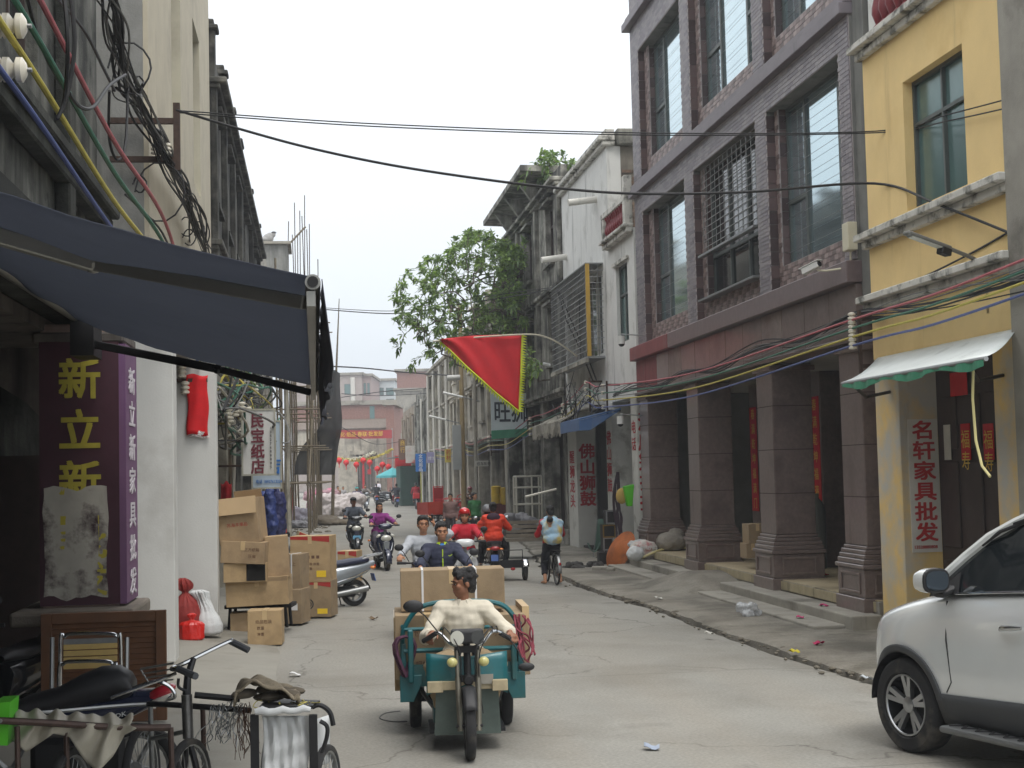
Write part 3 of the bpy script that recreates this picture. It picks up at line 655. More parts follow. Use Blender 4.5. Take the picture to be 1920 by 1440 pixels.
# exposed brick side of the tall part
BRK = [mat('old_brick_%d' % i, c, .9, var=.25, scale=9, bump=.4, bscale=50) for i, c in enumerate((C(120,100,86), C(98,84,74), C(134,116,102)))]
k = MB(); k.bx(35.26, 35.44, RB-.36, RB-9, 7.4, 10.2); k.build('side_wall', mat('old_mortar', C(128,122,112), .95, var=.2, streak=C(60,58,54), samt=.6), wb)
BU = []
for m_ in BRK:
    q = bpy.data.meshes.new('brick_unit'); u = MB().box((0, 0, 0), (.03, .235, .075)); q.from_pydata(u.v, [], u.f); q.materials.append(m_); BU.append(q)
for j in range(19):
    for i in range(5):
        if random.random() < .06: continue
        bo = bpy.data.objects.new('brick', random.choice(BU)); COL.objects.link(bo); bo.parent = wb
        bo.location = (35.25-32.45+random.uniform(-.004, .004), -.5-i*.25-(.125 if j % 2 else 0), 7.86+j*.09+.09)
k = MB(); k.bx(35.2, 35.6, RB-1.7, RB-3.2, 7.8, 10.3); k.build('patched_render', CONC, wb)
k = MB(); k.bx(35.1, 35.6, RB-.25, RB-2.6, 10.22, 10.62); k.build('coping', OLDD, wb, bev=.03)
# caged window
k = MB(); k.bx(36.3, 41.5, RB-.3, RB-.32, 5.15, 7.3); k.build('window_dark', GLASSD, wb)
for x in (36.35, 38.0, 39.6, 41.2): k = MB(); k.bx(x, x+.08, RB-.28, RB-.2, 5.15, 7.3); k.build('shutter_post', mat('white_wood', C(190,188,180), .7), wb)
cg = grille(wb, 36.1, 41.65, 5.05, 7.38, RB+.42, .20, .155, .011, STEEL, 'window_cage')
k = MB()
for x in (36.1, 41.65):
    for j in range(16): z = 5.05+j*.155; k.cyl((x, RB, z), (x, RB+.42, z), .010, n=5)
    for b in (.14, .28): k.cyl((x, RB+b, 5.05), (x, RB+b, 7.38), .010, n=5)
k.bx(36.05, 41.7, RB, RB+.46, 7.38, 7.41); k.bx(36.05, 41.7, RB, RB+.46, 5.0, 5.04); k.build('cage_side', STEEL, cg)
k = MB(); k.bx(36.02, 36.06, RB+.36, RB+.46, 5.05, 7.38); k.build('cage_post', mat('yellow_post', C(186,150,60), .6), cg)
k = MB(); k.bx(36.07, 41.6, RB+.42, RB+.5, 4.9, 5.0); k.build('cage_sill', OLDW, wb)
for (x, z) in ((41.3, 8.35), (36.7, 9.15)):
    k = MB(); k.cyl((x, RB-.1, z), (x-.1, RB+.75, z-.12), .09, n=12); k.build('drain_spout', mat('pvc_white', C(206,204,196), .5, var=.06, streak=C(150,146,136), samt=.3), wb, smooth=True)
# lettered pillars of the ground floor
PILM = mat('pillar_white', C(204,204,198), .85, var=.07, scale=2, blotch=C(150,148,140), bamt=.3, bsc=1.2, streak=C(120,118,110), samt=.25)
PILS = ((40.35, 41.75), (35.35, 36.05), (32.5, 33.1))
pobs = []
for (p0, p1) in PILS:
    k = MB(); k.bx(p0, p1, RB+.04, RB-.52, 0, 3.85); pobs.append(k.build('pillar', PILM, wb, bev=.012))
k = MB(); slab(k, 32.5, 41.9, 0, 3.85, RB-2.4, RB-2.6, [(33.3, 35.2, 0, 3.0), (36.3, 40.1, 0, 3.2)]); k.build('shop_wall', PILM, wb)
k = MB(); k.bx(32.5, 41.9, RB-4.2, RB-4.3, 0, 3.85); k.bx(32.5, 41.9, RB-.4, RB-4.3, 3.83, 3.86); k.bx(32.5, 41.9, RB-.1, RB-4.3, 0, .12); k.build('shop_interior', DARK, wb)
k = MB(); k.bx(36.06, 40.3, RB-1.2, RB-1.3, .1, 3.5); k.build('shop_opening_dark', DARK, wb)  # near-black sheet across the dark opening, its shade put into the colour
REDB = mat('red_painted_letters', C(172,34,44), .75, var=.15, scale=6)
text('佛山狮鼓', (40.345, RB-.03, 2.92), (0, -1, 0), (0, 0, 1), .40, REDB, pobs[0], col=True, bold=.035, sx=1.08, pitch=1.1)
text('醒狮龙头', (41.45, RB+.043, 2.75), (-1, 0, 0), (0, 0, 1), .36, REDB, pobs[0], col=True, bold=.02, sx=2.1, pitch=1.15)
text('佛山狮鼓', (36.0, RB+.043, 3.15), (-1, 0, 0), (0, 0, 1), .34, REDB, pobs[1], col=True, bold=.02, sx=1.6, pitch=1.15)
text('酒席篷扎技', (32.495, RB+.02, 3.45), (0, -1, 0), (0, 0, 1), .40, REDB, pobs[2], col=True, bold=.03, sx=.9, pitch=1.12)
text('电话', (33.05, RB+.043, 3.3), (-1, 0, 0), (0, 0, 1), .3, REDB, pobs[2], col=True, bold=.01, sx=1.4, pitch=1.3)
fa = sthing('fringe_awning', 'ragged dirty white fringe awning over the lettered pillar', 'awning', 38.2, RB)
k = MB(); k.grid(lambda u, v: (38.2+5.2*u, RB+.05+.75*v+.03*math.sin(u*40), 3.85-.35*v+.03*math.sin(u*23+v*3)), 40, 5); k.build('awning_sheet', mat('dirty_canvas', C(150,146,134), .9, var=.2, scale=5, blotch=C(104,100,90), bamt=.5, bsc=2), fa, smooth=True, solid=.01)
k = MB()
for i in range(90):
    a = 38.2+5.2*i/90; h = random.uniform(.22, .42); k.quad((a, RB+.80, 3.52), (a+.055, RB+.80, 3.52), (a+.05, RB+.83, 3.52-h), (a+.012, RB+.82, 3.5-h))
k.build('fringe', mat('dirty_canvas', C(150,146,134)), fa, solid=.004)['kind'] = 'stuff'
ba = sthing('blue_awning', 'small blue sheet metal canopy above the lettered pillar', 'awning', 34.3, RB)
BLU = mat('blue_sheet', C(72,104,150), .5, .1, var=.12, scale=4, streak=C(120,126,136), samt=.35)
k = MB(); k.prism([(34.2, RB+.03, 3.66), (34.2, RB+1.05, 3.42), (34.2, RB+1.05, 3.14), (34.2, RB+1.02, 3.14), (34.2, RB+1.02, 3.39), (34.2, RB+.03, 3.62)], (2.7, 0, 0)); k.build('canopy_sheet', BLU, ba)
k = MB(); k.prism([(34.19, RB+.05, 3.6), (34.19, RB+1.04, 3.38), (34.19, RB+1.04, 3.14), (34.19, RB+.8, 3.14)], (.01, 0, 0)); k.build('canopy_end', BLU, ba)
# two wall cameras on the white building
for i, (px, py) in enumerate(((1165, 635), (1163, 785))):
    a, z = hb(px, py, RB+.5); t = sthing('security_camera', ('white dome security camera on an arm beside the white building window', 'small dark security camera under the blue canopy')[i], 'camera', a, RB+.5, z)
    k = MB(); k.cyl((a, RB+.5, z-.12), (a, RB+.5, z+.06), .075, n=14); k.build('camera_housing', mat('camera_white', C(214,214,210)), t, smooth=True)
    k = MB(); k.ell((a, RB+.5, z-.12), (.07, .07, .06)); k.build('camera_lens', BLACKM, t, smooth=True)
    k = MB(); k.tube([(a, RB+.5, z+.06), (a, RB+.5, z+.1), (a-.05, RB, z+.06)], .015, 6); k.build('arm', STEEL, t)
# ------------------------------------------------------------------ old arcade houses, right and left rows
def old_house(name, label, a0, a1, h, b, sgn, bays, wm, sill=3.7, floors=2, depth=9, parapet=.8, sidem=None, seed=0, posts=True, door=None, near_wall=True, low=.0):
    rnd = random.Random(seed); t = sthing(name, label, 'building', a0, b)
    bw = (a1-a0)/bays; ops = []; wins = []
    fh = (h-parapet-sill)/floors
    for f in range(floors):
        for i in range(bays):
            c = a0+(i+.5)*bw; ww = min(bw*.52, 1.5); z0 = sill+f*fh+fh*.28; z1 = sill+f*fh+fh*.86
            ops.append((c-ww/2, c+ww/2, z0, z1)); wins.append((c-ww/2, c+ww/2, z0, z1))
    k = MB(); slab(k, a0+.02, a1-.02, sill, h-parapet, b, b-.35*sgn, ops)
    k.bx(a0+.02, a1-.02, b-.351*sgn, b-depth*sgn, h-parapet-.25, h-parapet-.02); k.bx(a1-.22, a1-.02, b-.36*sgn, b-depth*sgn, low, h-parapet-.26); k.bx(a0+.02, a1-.02, b-depth*sgn, b-(depth+.2)*sgn, low, h-parapet)
    if near_wall: k.bx(a0+.02, a0+.24, b-.36*sgn, b-depth*sgn, low, h-parapet-.27)
    k.build('wall', wm, t)
    for (x0, x1, z0, z1) in wins:
        w = window(t, x0, x1, z0, z1, b-.22*sgn, va=(.5,) if rnd.random() < .6 else (.33, .66), hz=(.68,), fw=.06, m=rnd.choice((SHUT, FRAMEG, mat('weathered_wood', C(120,112,100), .85, var=.2))), g=GLASSD, sgn=sgn)
        k = MB(); k.bx(x0-.12, x1+.12, b+.003*sgn, b+.12*sgn, z0-.1, z0); k.build('sill', wm, w)
        k = MB(); k.bx(x0-.15, x1+.15, b+.003*sgn, b+.18*sgn, z1+.02, z1+.11); k.build('hood_mould', wm, w)
    for i in range(bays+1):
        c = a0+.2+(a1-a0-.4)*i/bays; k = MB(); k.bx(c-.16, c+.16, b+.001*sgn, b+.13*sgn, sill+.02, h-parapet-.12); k.build('pilaster', wm, t, bev=.015)
    for zz, pr in ((sill, .2), (sill+fh, .22), (h-parapet, .34)):
        if zz == sill+fh and floors == 1: continue
        k = MB(); bands(k, a0+.05, a1-.05, b-.1*sgn, [(zz-.20, zz-.10, pr*.6+.1), (zz-.10, zz+.02, pr+.1)], sgn); k.build('cornice', wm, t, bev=.02)
    if parapet > .2:
        k = MB(); k.bx(a0+.06, a1-.06, b-.02*sgn, b-.2*sgn, h-parapet+.02, h-.1); k.build('parapet', wm, t)
        if posts:
            for i in range(bays+1):
                c = a0+.22+(a1-a0-.44)*i/bays; k = MB(); k.bx(c-.17, c+.17, b+.10*sgn, b-.26*sgn, h-parapet+.03, h+.02); k.bx(c-.24, c+.24, b+.17*sgn, b-.32*sgn, h+.02, h+.12); k.bx(c-.14, c+.14, b+.08*sgn, b-.24*sgn, h+.12, h+.26); k.build('parapet_post', wm, t, bev=.02)
    for i in range(bays+1):
        c = a0+.3+(a1-a0-.6)*i/bays; k = MB(); k.bx(c-.28, c+.28, b+.02*sgn, b-.5*sgn, low, sill-.2); k.bx(c-.34, c+.34, b+.06*sgn, b-.56*sgn, low, low+.5); k.build('pillar', wm, t, bev=.015)
    k = MB(); k.bx(a0+.05, a1-.05, b-1.9*sgn, b-2.0*sgn, low, sill); k.bx(a0+.05, a1-.05, b-.36*sgn, b-2.0*sgn, sill-.04, sill+.2); k.build('shop_front', door or DARK, t)
    for i in range(bays):
        c = a0+.3+(a1-a0-.6)*(i+.5)/bays; n = 5; w = min(bw*.7, 2.6)
        for q in range(n):
            x0 = c-w/2+w*q/n; k = MB(); k.bx(x0+.01, x0+w/n-.01, b-1.86*sgn, b-1.89*sgn, .1, 2.7); k.build('door_board', rnd.choice((SHUT, mat('grey_board', C(96,92,86), .8, var=.2))), t)
    return t
PLST = mat('grey_old_plaster', C(178,172,158), .93, var=.18, scale=3, bump=.4, bscale=30, streak=C(76,74,68), samt=.5, blotch=C(136,131,120), bamt=.5, bsc=.7)
BRWN = mat('brown_old_plaster', C(150,138,122), .93, var=.2, scale=3, bump=.4, bscale=30, streak=C(66,60,54), samt=.55, blotch=C(106,96,86), bamt=.5, bsc=.7)
old_house('old_house', 'dark mouldy three storey house with a tree rooted in its front', 42.0, 55.5, 11.3, RB, 1, 3, OLDD, floors=2, parapet=.5, posts=False, seed=1, sill=4.6)
old_house('old_house', 'grey stained house half hidden behind the leafy tree', 55.6, 66.0, 9.6, RB, 1, 2, OLDW, floors=2, parapet=.6, seed=2)
old_house('old_house', 'streaked house behind the pole with the tall blank grey sign board', 66.1, 78.0, 9.3, RB, 1, 3, PLST, floors=2, parapet=.6, seed=3, posts=False)
old_house('old_house', 'old house with white drain pipes above the yellow plate sign', 78.1, 92.0, 9.0, RB, 1, 3, OLDW, floors=2, parapet=.5, seed=4, posts=False)
old_house('old_house', 'low mouldy house behind the blue vertical shop sign', 92.1, 106.0, 8.0, RB, 1, 3, OLDD, floors=1, parapet=.5, seed=5, posts=False)
old_house('old_house', 'farthest old house of the right row beside the teal umbrella', 106.1, 122.0, 7.4, RB, 1, 3, BRWN, floors=1, parapet=.4, seed=6, posts=False)
# roof slab, sheet hoods and brackets on the mouldy house
rh = sthing('roof_canopy', 'sagging dark roof slab jutting over the mouldy house', 'roof', 46, RB, 11)
k = MB(); k.prism([(45.0, RB-3, 11.5), (45.0, RB+.75, 11.62), (45.0, RB+.75, 11.8), (45.0, RB-3, 11.75)], (10.3, 0, 0)); k.build('slab', OLDD, rh)
for x in (46.5, 49.5, 52.5): k = MB(); k.prism([(x, RB+.02, 10.7), (x, RB+.02, 11.49), (x, RB+.65, 11.6)], (.25, 0, 0)); k.build('bracket', OLDD, rh)
for i, (x, z) in enumerate(((52.4, 10.2), (50.2, 9.4))):
    k = MB(); k.grid(lambda u, v: (x+1.5*u, RB+.05+.7*v, z+.25-.35*v*v), 4, 4); k.build('sheet_hood', STEEL, rh, solid=.01)
for a, r_ in ((78.6, .09), (83.0, .08), (87.5, .07), (91.8, .08), (98, .07)):
    k = MB(); z1 = 8.3 if a < 92 else 7.2
    k.tube([(a, RB+.2, .3), (a, RB+.2, z1-1.2), (a-.3, RB+.22, z1-.6), (a-.3, RB+.22, z1)], r_, 8)
    solo('drain_pipe', k, mat('pvc_white', C(206,204,196)), {78.6: 'white drain pipe nearest on the right row of old houses', 83.0: 'white drain pipe on the house above the yellow plate sign', 87.5: 'white drain pipe just before the blue vertical sign', 91.8: 'white drain pipe beside the blue vertical sign', 98: 'farthest white drain pipe behind the blue vertical sign'}[a], 'pipe', a, RB, smooth=True)
# ------------------------------------------------------------------ signs along the right row
def board(name, label, px0, py0, px1, py1, a, m, th=.06, cat='sign', group=None):
    b0, z1 = ha(px0, py0, a); b1, z0 = ha(px1, py1, a); t = sthing(name, label, cat, a, (b0+b1)/2, z0, group)
    k = MB(); k.bx(a, a+th, b0, b1, z0, z1); o = k.build('board', m, t, bev=.008); return t, b0, b1, z0, z1
t, b0, b1, z0, z1 = board('billboard', 'white billboard with dark brush lettering and green lower edge', 920, 738, 988, 806, 50, mat('billboard_white', C(206,218,222), .6, var=.05, streak=C(170,180,182), samt=.3))
text('旺狮', (49.99, b0-.08, z0+.25), (0, -1, 0), (0, 0, 1), .75, mat('ink_blue', C(40,52,66), .6), t, bold=.02, sx=.75)
k = MB(); k.prism([(49.98, b0, z0), (49.98, b1, z0+.05), (49.98, b1, z0-.22), (49.98, b0, z0-.3)], (.1, 0, 0)); k.build('lower_edge', mat('green_trim', C(46,142,104)), t)
k = MB()
for b in (b0-.1, b1+.1): k.cyl((50.06, b, z1-.1), (50.6, b-.3, z1+.5), .03, n=6)
k.build('bracket', BLACKM, t)
t, b0, b1, z0, z1 = board('blank_sign_board', 'tall blank grey sign board on a pole before the old houses', 848, 797, 866, 881, 64, mat('board_grey', C(150,154,154), .6, var=.06, streak=C(126,128,128), samt=.3), .12)
t, b0, b1, z0, z1 = board('plate_sign', 'small yellow plate sign with red lettering on an old pillar', 834, 842, 846, 867, 72, mat('sign_yellow', C(206,190,96), .6, var=.08))
text('药材', (71.99, b0-.06, z1-.04), (0, -1, 0), (0, 0, 1), .24, REDL, t, col=True, sx=.9)
t, b0, b1, z0, z1 = board('shop_sign', 'blue vertical shop sign with white lettering beside the old houses', 779, 851, 799, 884, 86, mat('sign_blue', C(42,112,188), .5, var=.06))
text('文化用品', (85.99, b0-.17, z1-.04), (0, -1, 0), (0, 0, 1), .23, mat('sign_letter_white', C(226,228,230), .6), t, col=True, bold=.02, pitch=1.1)
k = MB(); k.cyl((86.1, (b0+b1)/2, 0), (86.1, (b0+b1)/2, z0), .035, n=8); k.build('post', mat('post_yellow', C(180,176,90), .6), t)
t, b0, b1, z0, z1 = board('plate_sign', 'pale purple plate sign right of the blue vertical sign', 800, 848, 814, 868, 80, mat('sign_lilac', C(150,146,186), .6, var=.08))
text('理发', (79.99, b0-.05, z0+.15), (0, -1, 0), (0, 0, 1), .2, mat('sign_letter_white', C(226,228,230)), t)
t, b0, b1, z0, z1 = board('cloth_banner', 'limp white and red cloth banner left of the blue vertical sign', 760, 836, 778, 868, 88, mat('banner_cloth', C(190,186,180), .8, var=.15, scale=3, blotch=C(182,60,56), bamt=.45, bsc=1.2), .03)
t, b0, b1, z0, z1 = board('wall_plaque', 'small white plaque with dark lettering on the right old pillar', 892, 864, 916, 874, 52, mat('plaque_white', C(186,184,176), .7, var=.1))
text('修车配件', (51.99, b0-.03, z0+.03), (0, -1, 0), (0, 0, 1), .12, mat('ink_dark', C(50,48,48), .7), t)
t, b0, b1, z0, z1 = board('shop_sign', 'brown vertical shop sign at the far corner above the cloth banner', 747, 823, 760, 862, 100, mat('sign_brown', C(104,78,66), .7, var=.1))
text('商行', (99.99, b0-.1, z1-.1), (0, -1, 0), (0, 0, 1), .4, GOLD, t, col=True, sx=.8)
# yellowish pole that carries the blank board, and other street poles
def pole(label, px, a, ztop, r, m, z0=0):
    b = ha(px, 900, a)[0]; k = MB(); k.cyl((a, b, z0), (a, b, ztop), r, r*.8, 10); t = sthing('utility_pole', label, 'pole', a, b); k.build('shaft', m, t, smooth=True)
    k = MB(); k.box((a, b, ztop-.35), (.08, 1.1, .08)); k.build('cross_arm', RUST, t)
    for e in (-.45, -.15, .15, .45): q = MB(); q.lathe((a, b+e, ztop-.31), (0, 0, 1), [(.02, 0), (.06, .02), (.06, .05), (.04, .07), (.055, .09), (.055, .12), (.03, .15), (0, .16)], 10); q.build('insulator', PORC, t, smooth=True)
    return b
pole('weathered yellowish utility pole above the tall blank sign board', 869, 64.3, 9.7, .12, mat('pole_ochre', C(150,132,96), .8, var=.15, streak=C(96,88,72), samt=.3))
pole('slim grey utility pole standing by the house with drain pipes', 893, 60, 7.2, .08, CONC)
k = MB(); b, z = ha(845, 708, 62); k.cyl((62, b-.4, z), (62, b+.15, z-.02), .12, n=12)
solo('horn_speaker', k, mat('horn_grey', C(176,176,172), .5), 'pale grey horn loudspeaker beside the ochre pole', 'loudspeaker', 62, b, z, smooth=True)
for i, (px, py, a) in enumerate(((858, 742, 60), (828, 785, 70), (1055, 690, 44))):
    b, z = ha(px, py, a); t = sthing('tube_lamp', ('white tube street lamp under the tree before the old houses', 'farther white tube street lamp on the stained house', 'white tube street lamp at the corner of the white building')[i], 'lamp', a, b, z)
    k = MB(); k.tube([(a, b-.9, z-.25), (a, b-.3, z-.08), (a, b, z)], .03, 7); k.build('arm', STEEL, t); k = MB(); k.cyl((a, b-.2, z-.06), (a, b+.6, z+.14), .05, n=8); k.build('tube', mat('tube_white', C(214,216,214), .4), t, smooth=True)
# ------------------------------------------------------------------ left row: mouldy arcade house nearest the camera
LB = 2.0
MOSS = mat('black_mould_wall', C(150,150,142), .95, var=.3, scale=4, bump=.6, bscale=30, streak=C(34,36,32), samt=1.0, sscale=3.5, blotch=C(40,42,38), bamt=.9, bsc=1.0)
OLDK = mat('left_mouldy_wall', C(128,126,118), .95, var=.3, scale=4, bump=.6, bscale=30, streak=C(32,33,31), samt=.95, blotch=C(46,46,43), bamt=.8, bsc=1.1)
MOSSD = mat('black_mould_deep', C(80,82,76), .95, var=.35, scale=5, bump=.6, bscale=30, streak=C(26,28,26), samt=.9, blotch=C(36,38,34), bamt=.7)
ml = sthing('arcade_house', 'black mouldy arcade house above the dark blue awning', 'building', 3, 2.4)
k = MB(); slab(k, -9, 17.25, 3.75, 9.2, 2.45, 2.8, [(5, 6.4, 5.9, 7.8), (8.6, 10, 5.9, 7.8), (12.2, 13.6, 5.9, 7.8)]); k.bx(-9, 17.25, 2.8, 10, 8.9, 9.2); k.bx(17.0, 17.25, 2.8, 10, 0, 8.9); k.bx(-9, 17.25, 10, 10.2, 0, 9); k.build('wall', MOSS, ml)  # stretch beside and behind the camera is unseen, added to deepen the arcade's shade
for w0 in (5, 8.6, 12.2): window(ml, w0, w0+1.4, 5.9, 7.8, 2.62, va=(.5,), hz=(.6,), m=SHUT, sgn=-1)
k = MB(); k.bx(3, 17.3, 2.2, 2.45, 5.22, 5.34); k.bx(3, 17.3, 2.28, 2.45, 5.08, 5.22); k.build('ledge', MOSSD, ml, bev=.02)
k = MB(); k.bx(3, 17.3, 2.25, 2.45, 8.2, 8.4); k.build('ledge', MOSSD, ml, bev=.02)
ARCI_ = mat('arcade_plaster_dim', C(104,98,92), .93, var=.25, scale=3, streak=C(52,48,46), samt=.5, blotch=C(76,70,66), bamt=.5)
k = MB(); k.bx(-9, 17.3, 2.05, 2.45, 3.72, 4.3); k.build('beam', MOSSD, ml, bev=.02)
for x in (-4, 4.6): k = MB(); k.bx(x, x+.8, 1.8, 2.5, 0, 3.66); k.build('pillar', ARCI_, ml, bev=.02)
for x in (6.9, 10.9, 14.6): k = MB(); k.bx(x-.18, x+.18, 2.3, 2.45, 4.3, 8.2); k.build('pilaster', MOSS, ml, bev=.02)
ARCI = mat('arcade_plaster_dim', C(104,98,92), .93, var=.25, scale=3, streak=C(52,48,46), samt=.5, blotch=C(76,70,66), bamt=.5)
k = MB(); k.bx(-9, 17.25, 2.46, 6, 3.6, 3.72); k.build('arcade_ceiling', ARCI, ml)  # continues unseen past the camera, added to keep daylight out of the arcade
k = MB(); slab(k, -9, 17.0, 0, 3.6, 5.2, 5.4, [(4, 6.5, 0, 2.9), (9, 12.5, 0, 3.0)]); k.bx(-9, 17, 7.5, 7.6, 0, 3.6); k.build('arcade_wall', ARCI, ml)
# arch across the arcade behind the sign pillar
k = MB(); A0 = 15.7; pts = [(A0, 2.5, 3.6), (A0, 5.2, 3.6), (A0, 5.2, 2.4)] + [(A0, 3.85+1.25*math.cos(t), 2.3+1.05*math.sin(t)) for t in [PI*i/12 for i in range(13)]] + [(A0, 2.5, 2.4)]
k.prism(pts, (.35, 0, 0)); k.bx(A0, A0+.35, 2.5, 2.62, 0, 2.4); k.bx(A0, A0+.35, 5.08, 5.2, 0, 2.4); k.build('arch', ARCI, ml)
k = MB(); k.bx(16.4, 16.46, 2.5, 3.6, .3, 2.5); k.build('wooden_door', SHUT, ml)
for i in range(8):
    for j in range(3): k = MB(); k.bx(15.66, 15.69, 2.53+j*.04, 2.56+j*.04+.0, .1+i*.26, .1+i*.26+.24); k.build('wall_tile', MOSSD, ml) if j == 0 else None
# pillar with lettered sign wrapped around it
k = MB(); k.bx(13.92, 14.72, 1.80, 2.5, 0, 3.66); pl = k.build('pillar', mat('pinkish_plaster', C(168,146,134), .92, var=.18, scale=4, streak=C(96,82,76), samt=.45, blotch=C(128,108,100), bamt=.4), ml, bev=.02)
k = MB(); k.bx(13.86, 14.78, 1.74, 2.56, 3.48, 3.58); k.build('capital', ARCI, pl, bev=.02)
SIGN_SHADED = mat('maroon_sign_shaded', C(66,34,46), .6, var=.12, scale=3, blotch=C(58,28,40), bamt=.3)  # face under the awning: its shade is put into the colour
k = MB(); k.bx(13.87, 13.915, 1.79, 2.5, 1.08, 3.5); s1 = k.build('sign_face', SIGN_SHADED, ml)
k = MB(); k.bx(13.88, 14.73, 1.73, 1.795, 1.08, 3.47); s2 = k.build('sign_side', mat('purple_sign_lit', C(112,80,112), .55, var=.1, scale=3, streak=C(104,66,112), samt=.3), ml)  # street face of the same sign, brighter daylight put into its colour
YL = mat('yellow_letter', C(170,158,56), .65, var=.15, scale=6)
for i, ch in enumerate('新立新家'):
    text(ch, (13.868, 2.14, 3.32-.47*i-.36), (0, -1, 0), (0, 0, 1), .36, YL, s1, bold=.03, center=True)
for i, ch in enumerate('批发'):
    text(ch, (13.868, 2.06, 1.36-.33*i+.13), (0, -1, 0), (0, 0, 1), .3, YL, s1, bold=.03, center=True)
WL = mat('pale_letter', C(206,200,206), .65, var=.1)
for i, ch in enumerate('新立新家具批发'):
    text(ch, (14.32, 1.728, 3.24-.315*i-.22), (1, 0, 0), (0, 0, 1), .24, WL, s2, bold=.02, center=True, sx=1.9)
def pf(u, v):
    e = .02*math.sin(u*9+v*7)+.03*noise.noise(Vector((u*5, v*6, 2))); return (13.862+.004*math.sin(u*8), 2.46-.56*u+e*.4, 2.15-1.0*v+e)
k = MB(); k.grid(pf, 12, 16); k.build('torn_poster', mat('torn_paper', C(168,164,154), .9, var=.12, scale=5, blotch=C(62,46,50), bamt=.42, bsc=3.2, streak=C(90,84,84), samt=.3), ml, solid=.004)
k = MB(); k.bx(13.5, 14.8, 1.62, 2.7, .93, 1.06); k.build('stone_shelf', mat('shelf_stone', C(112,104,94), .9, var=.2, bump=.4, streak=C(66,60,54), samt=.4), ml, bev=.03, seg=2)
# ------------------------------------------------------------------ beige house and its two white pillars
BEI = mat('beige_render', C(186,178,158), .9, var=.08, scale=2, bump=.15, bscale=30, streak=C(150,142,126), samt=.3, blotch=C(170,162,144), bamt=.3)
bh = sthing('beige_house', 'tall beige rendered house with narrow windows behind the cable bracket', 'building', 18.5, LB)
k = MB(); slab(k, 18.5, 29.6, 4.0, 16, LB, LB+.35, [(21.6, 23.1, 7.45, 10.4), (25.5, 27.0, 7.3, 10.2), (21.6, 23.1, 11.6, 14.2), (25.5, 27.0, 11.6, 14.2)]); k.bx(29.4, 29.6, LB+.36, 12, 0, 16); k.bx(18.5, 29.6, 12, 12.2, 0, 16); k.bx(18.5, 29.6, LB+.36, 12, 15.7, 16); k.build('wall', BEI, bh)
k = MB(); k.bx(18.46, 18.7, LB+.06, 12, 4.0, 16); k.build('side_wall', mat('bare_cement', C(134,134,130), .92, var=.18, scale=3, streak=C(74,76,74), samt=.6, bump=.3), bh)
for (a0, a1, z0, z1) in ((21.6, 23.1, 7.45, 10.4), (25.5, 27.0, 7.3, 10.2), (21.6, 23.1, 11.6, 14.2), (25.5, 27.0, 11.6, 14.2)): window(bh, a0, a1, z0, z1, LB+.3, va=(.5,), hz=(.62,), fw=.06, g=GLASS, sgn=-1)
k = MB(); k.bx(18.46, 29.6, LB-.35, LB+.5, 3.8, 4.0); k.build('canopy_slab', CONC, bh)
WP = mat('whitewashed_pillar', C(206,206,202), .85, var=.04, scale=2, bump=.12, bscale=40, blotch=C(190,189,184), bamt=.3, streak=C(178,176,170), samt=.18)
k = MB(); k.bx(17.5, 17.95, 1.64, 2.35, 0, 3.86); k.build('pillar', WP, bh, bev=.008)
k = MB(); k.bx(20.4, 20.75, 1.34, 2.1, 0, 3.82); k.build('pillar', WP, bh, bev=.008)
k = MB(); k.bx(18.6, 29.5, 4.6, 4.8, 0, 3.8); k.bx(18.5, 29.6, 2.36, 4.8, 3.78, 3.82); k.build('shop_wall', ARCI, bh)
for x in (24.6, 28.9): k = MB(); k.bx(x, x+.5, 1.7, 2.2, 0, 3.8); k.build('pillar', OLDW, bh, bev=.015)
# red cloth bundle hanging from the insulator on the second pillar
rc = sthing('red_cloth', 'red cloth hung on the whitewashed pillar under a porcelain insulator', 'cloth', 20.3, 1.6, 2.8)
k = MB(); k.grid(lambda u, v: (20.33+.02*math.sin(u*7+v*3), 1.72-.28*u+.012*math.sin(v*9), 3.62-.82*v+.02*math.sin(u*6)), 8, 14); k.build('cloth', mat('red_cloth_fabric', C(206,22,30), .8, var=.12, scale=6), rc, smooth=True, solid=.012)
k = MB(); k.grid(lambda u, v: (20.345+.02*math.sin(u*7+v*3), 1.70-.27*u, 2.86-.09*v+.02*math.sin(u*6)), 6, 3); k.build('lining', mat('white_lining', C(214,206,204), .8), rc, solid=.006)
def insul(par, a, b, z, r=.05, n=2, ax=(0, 0, 1)):
    q = MB(); pr = []
    for i in range(n): pr += [(r*.55, i*r*1.0), (r, i*r*1.0+r*.2), (r, i*r*1.0+r*.6), (r*.55, i*r*1.0+r*.9)]
    q.lathe((a, b, z), ax, [(0, 0)]+pr+[(0, n*r)], 12); return q.build('insulator', PORC, par, smooth=True)
br = sthing('insulator_bracket', 'iron bracket with porcelain insulators beside the red cloth', 'bracket', 20.4, 1.8, 3.4)
k = MB(); k.box((20.36, 1.72, 3.55), (.05, .55, .05)); k.box((20.36, 1.95, 3.45), (.04, .04, .3)); k.build('bar', RUST, br)
for b, z in ((1.78, 3.58), (1.74, 3.36)): insul(br, 20.3, b, z, .06, 3)
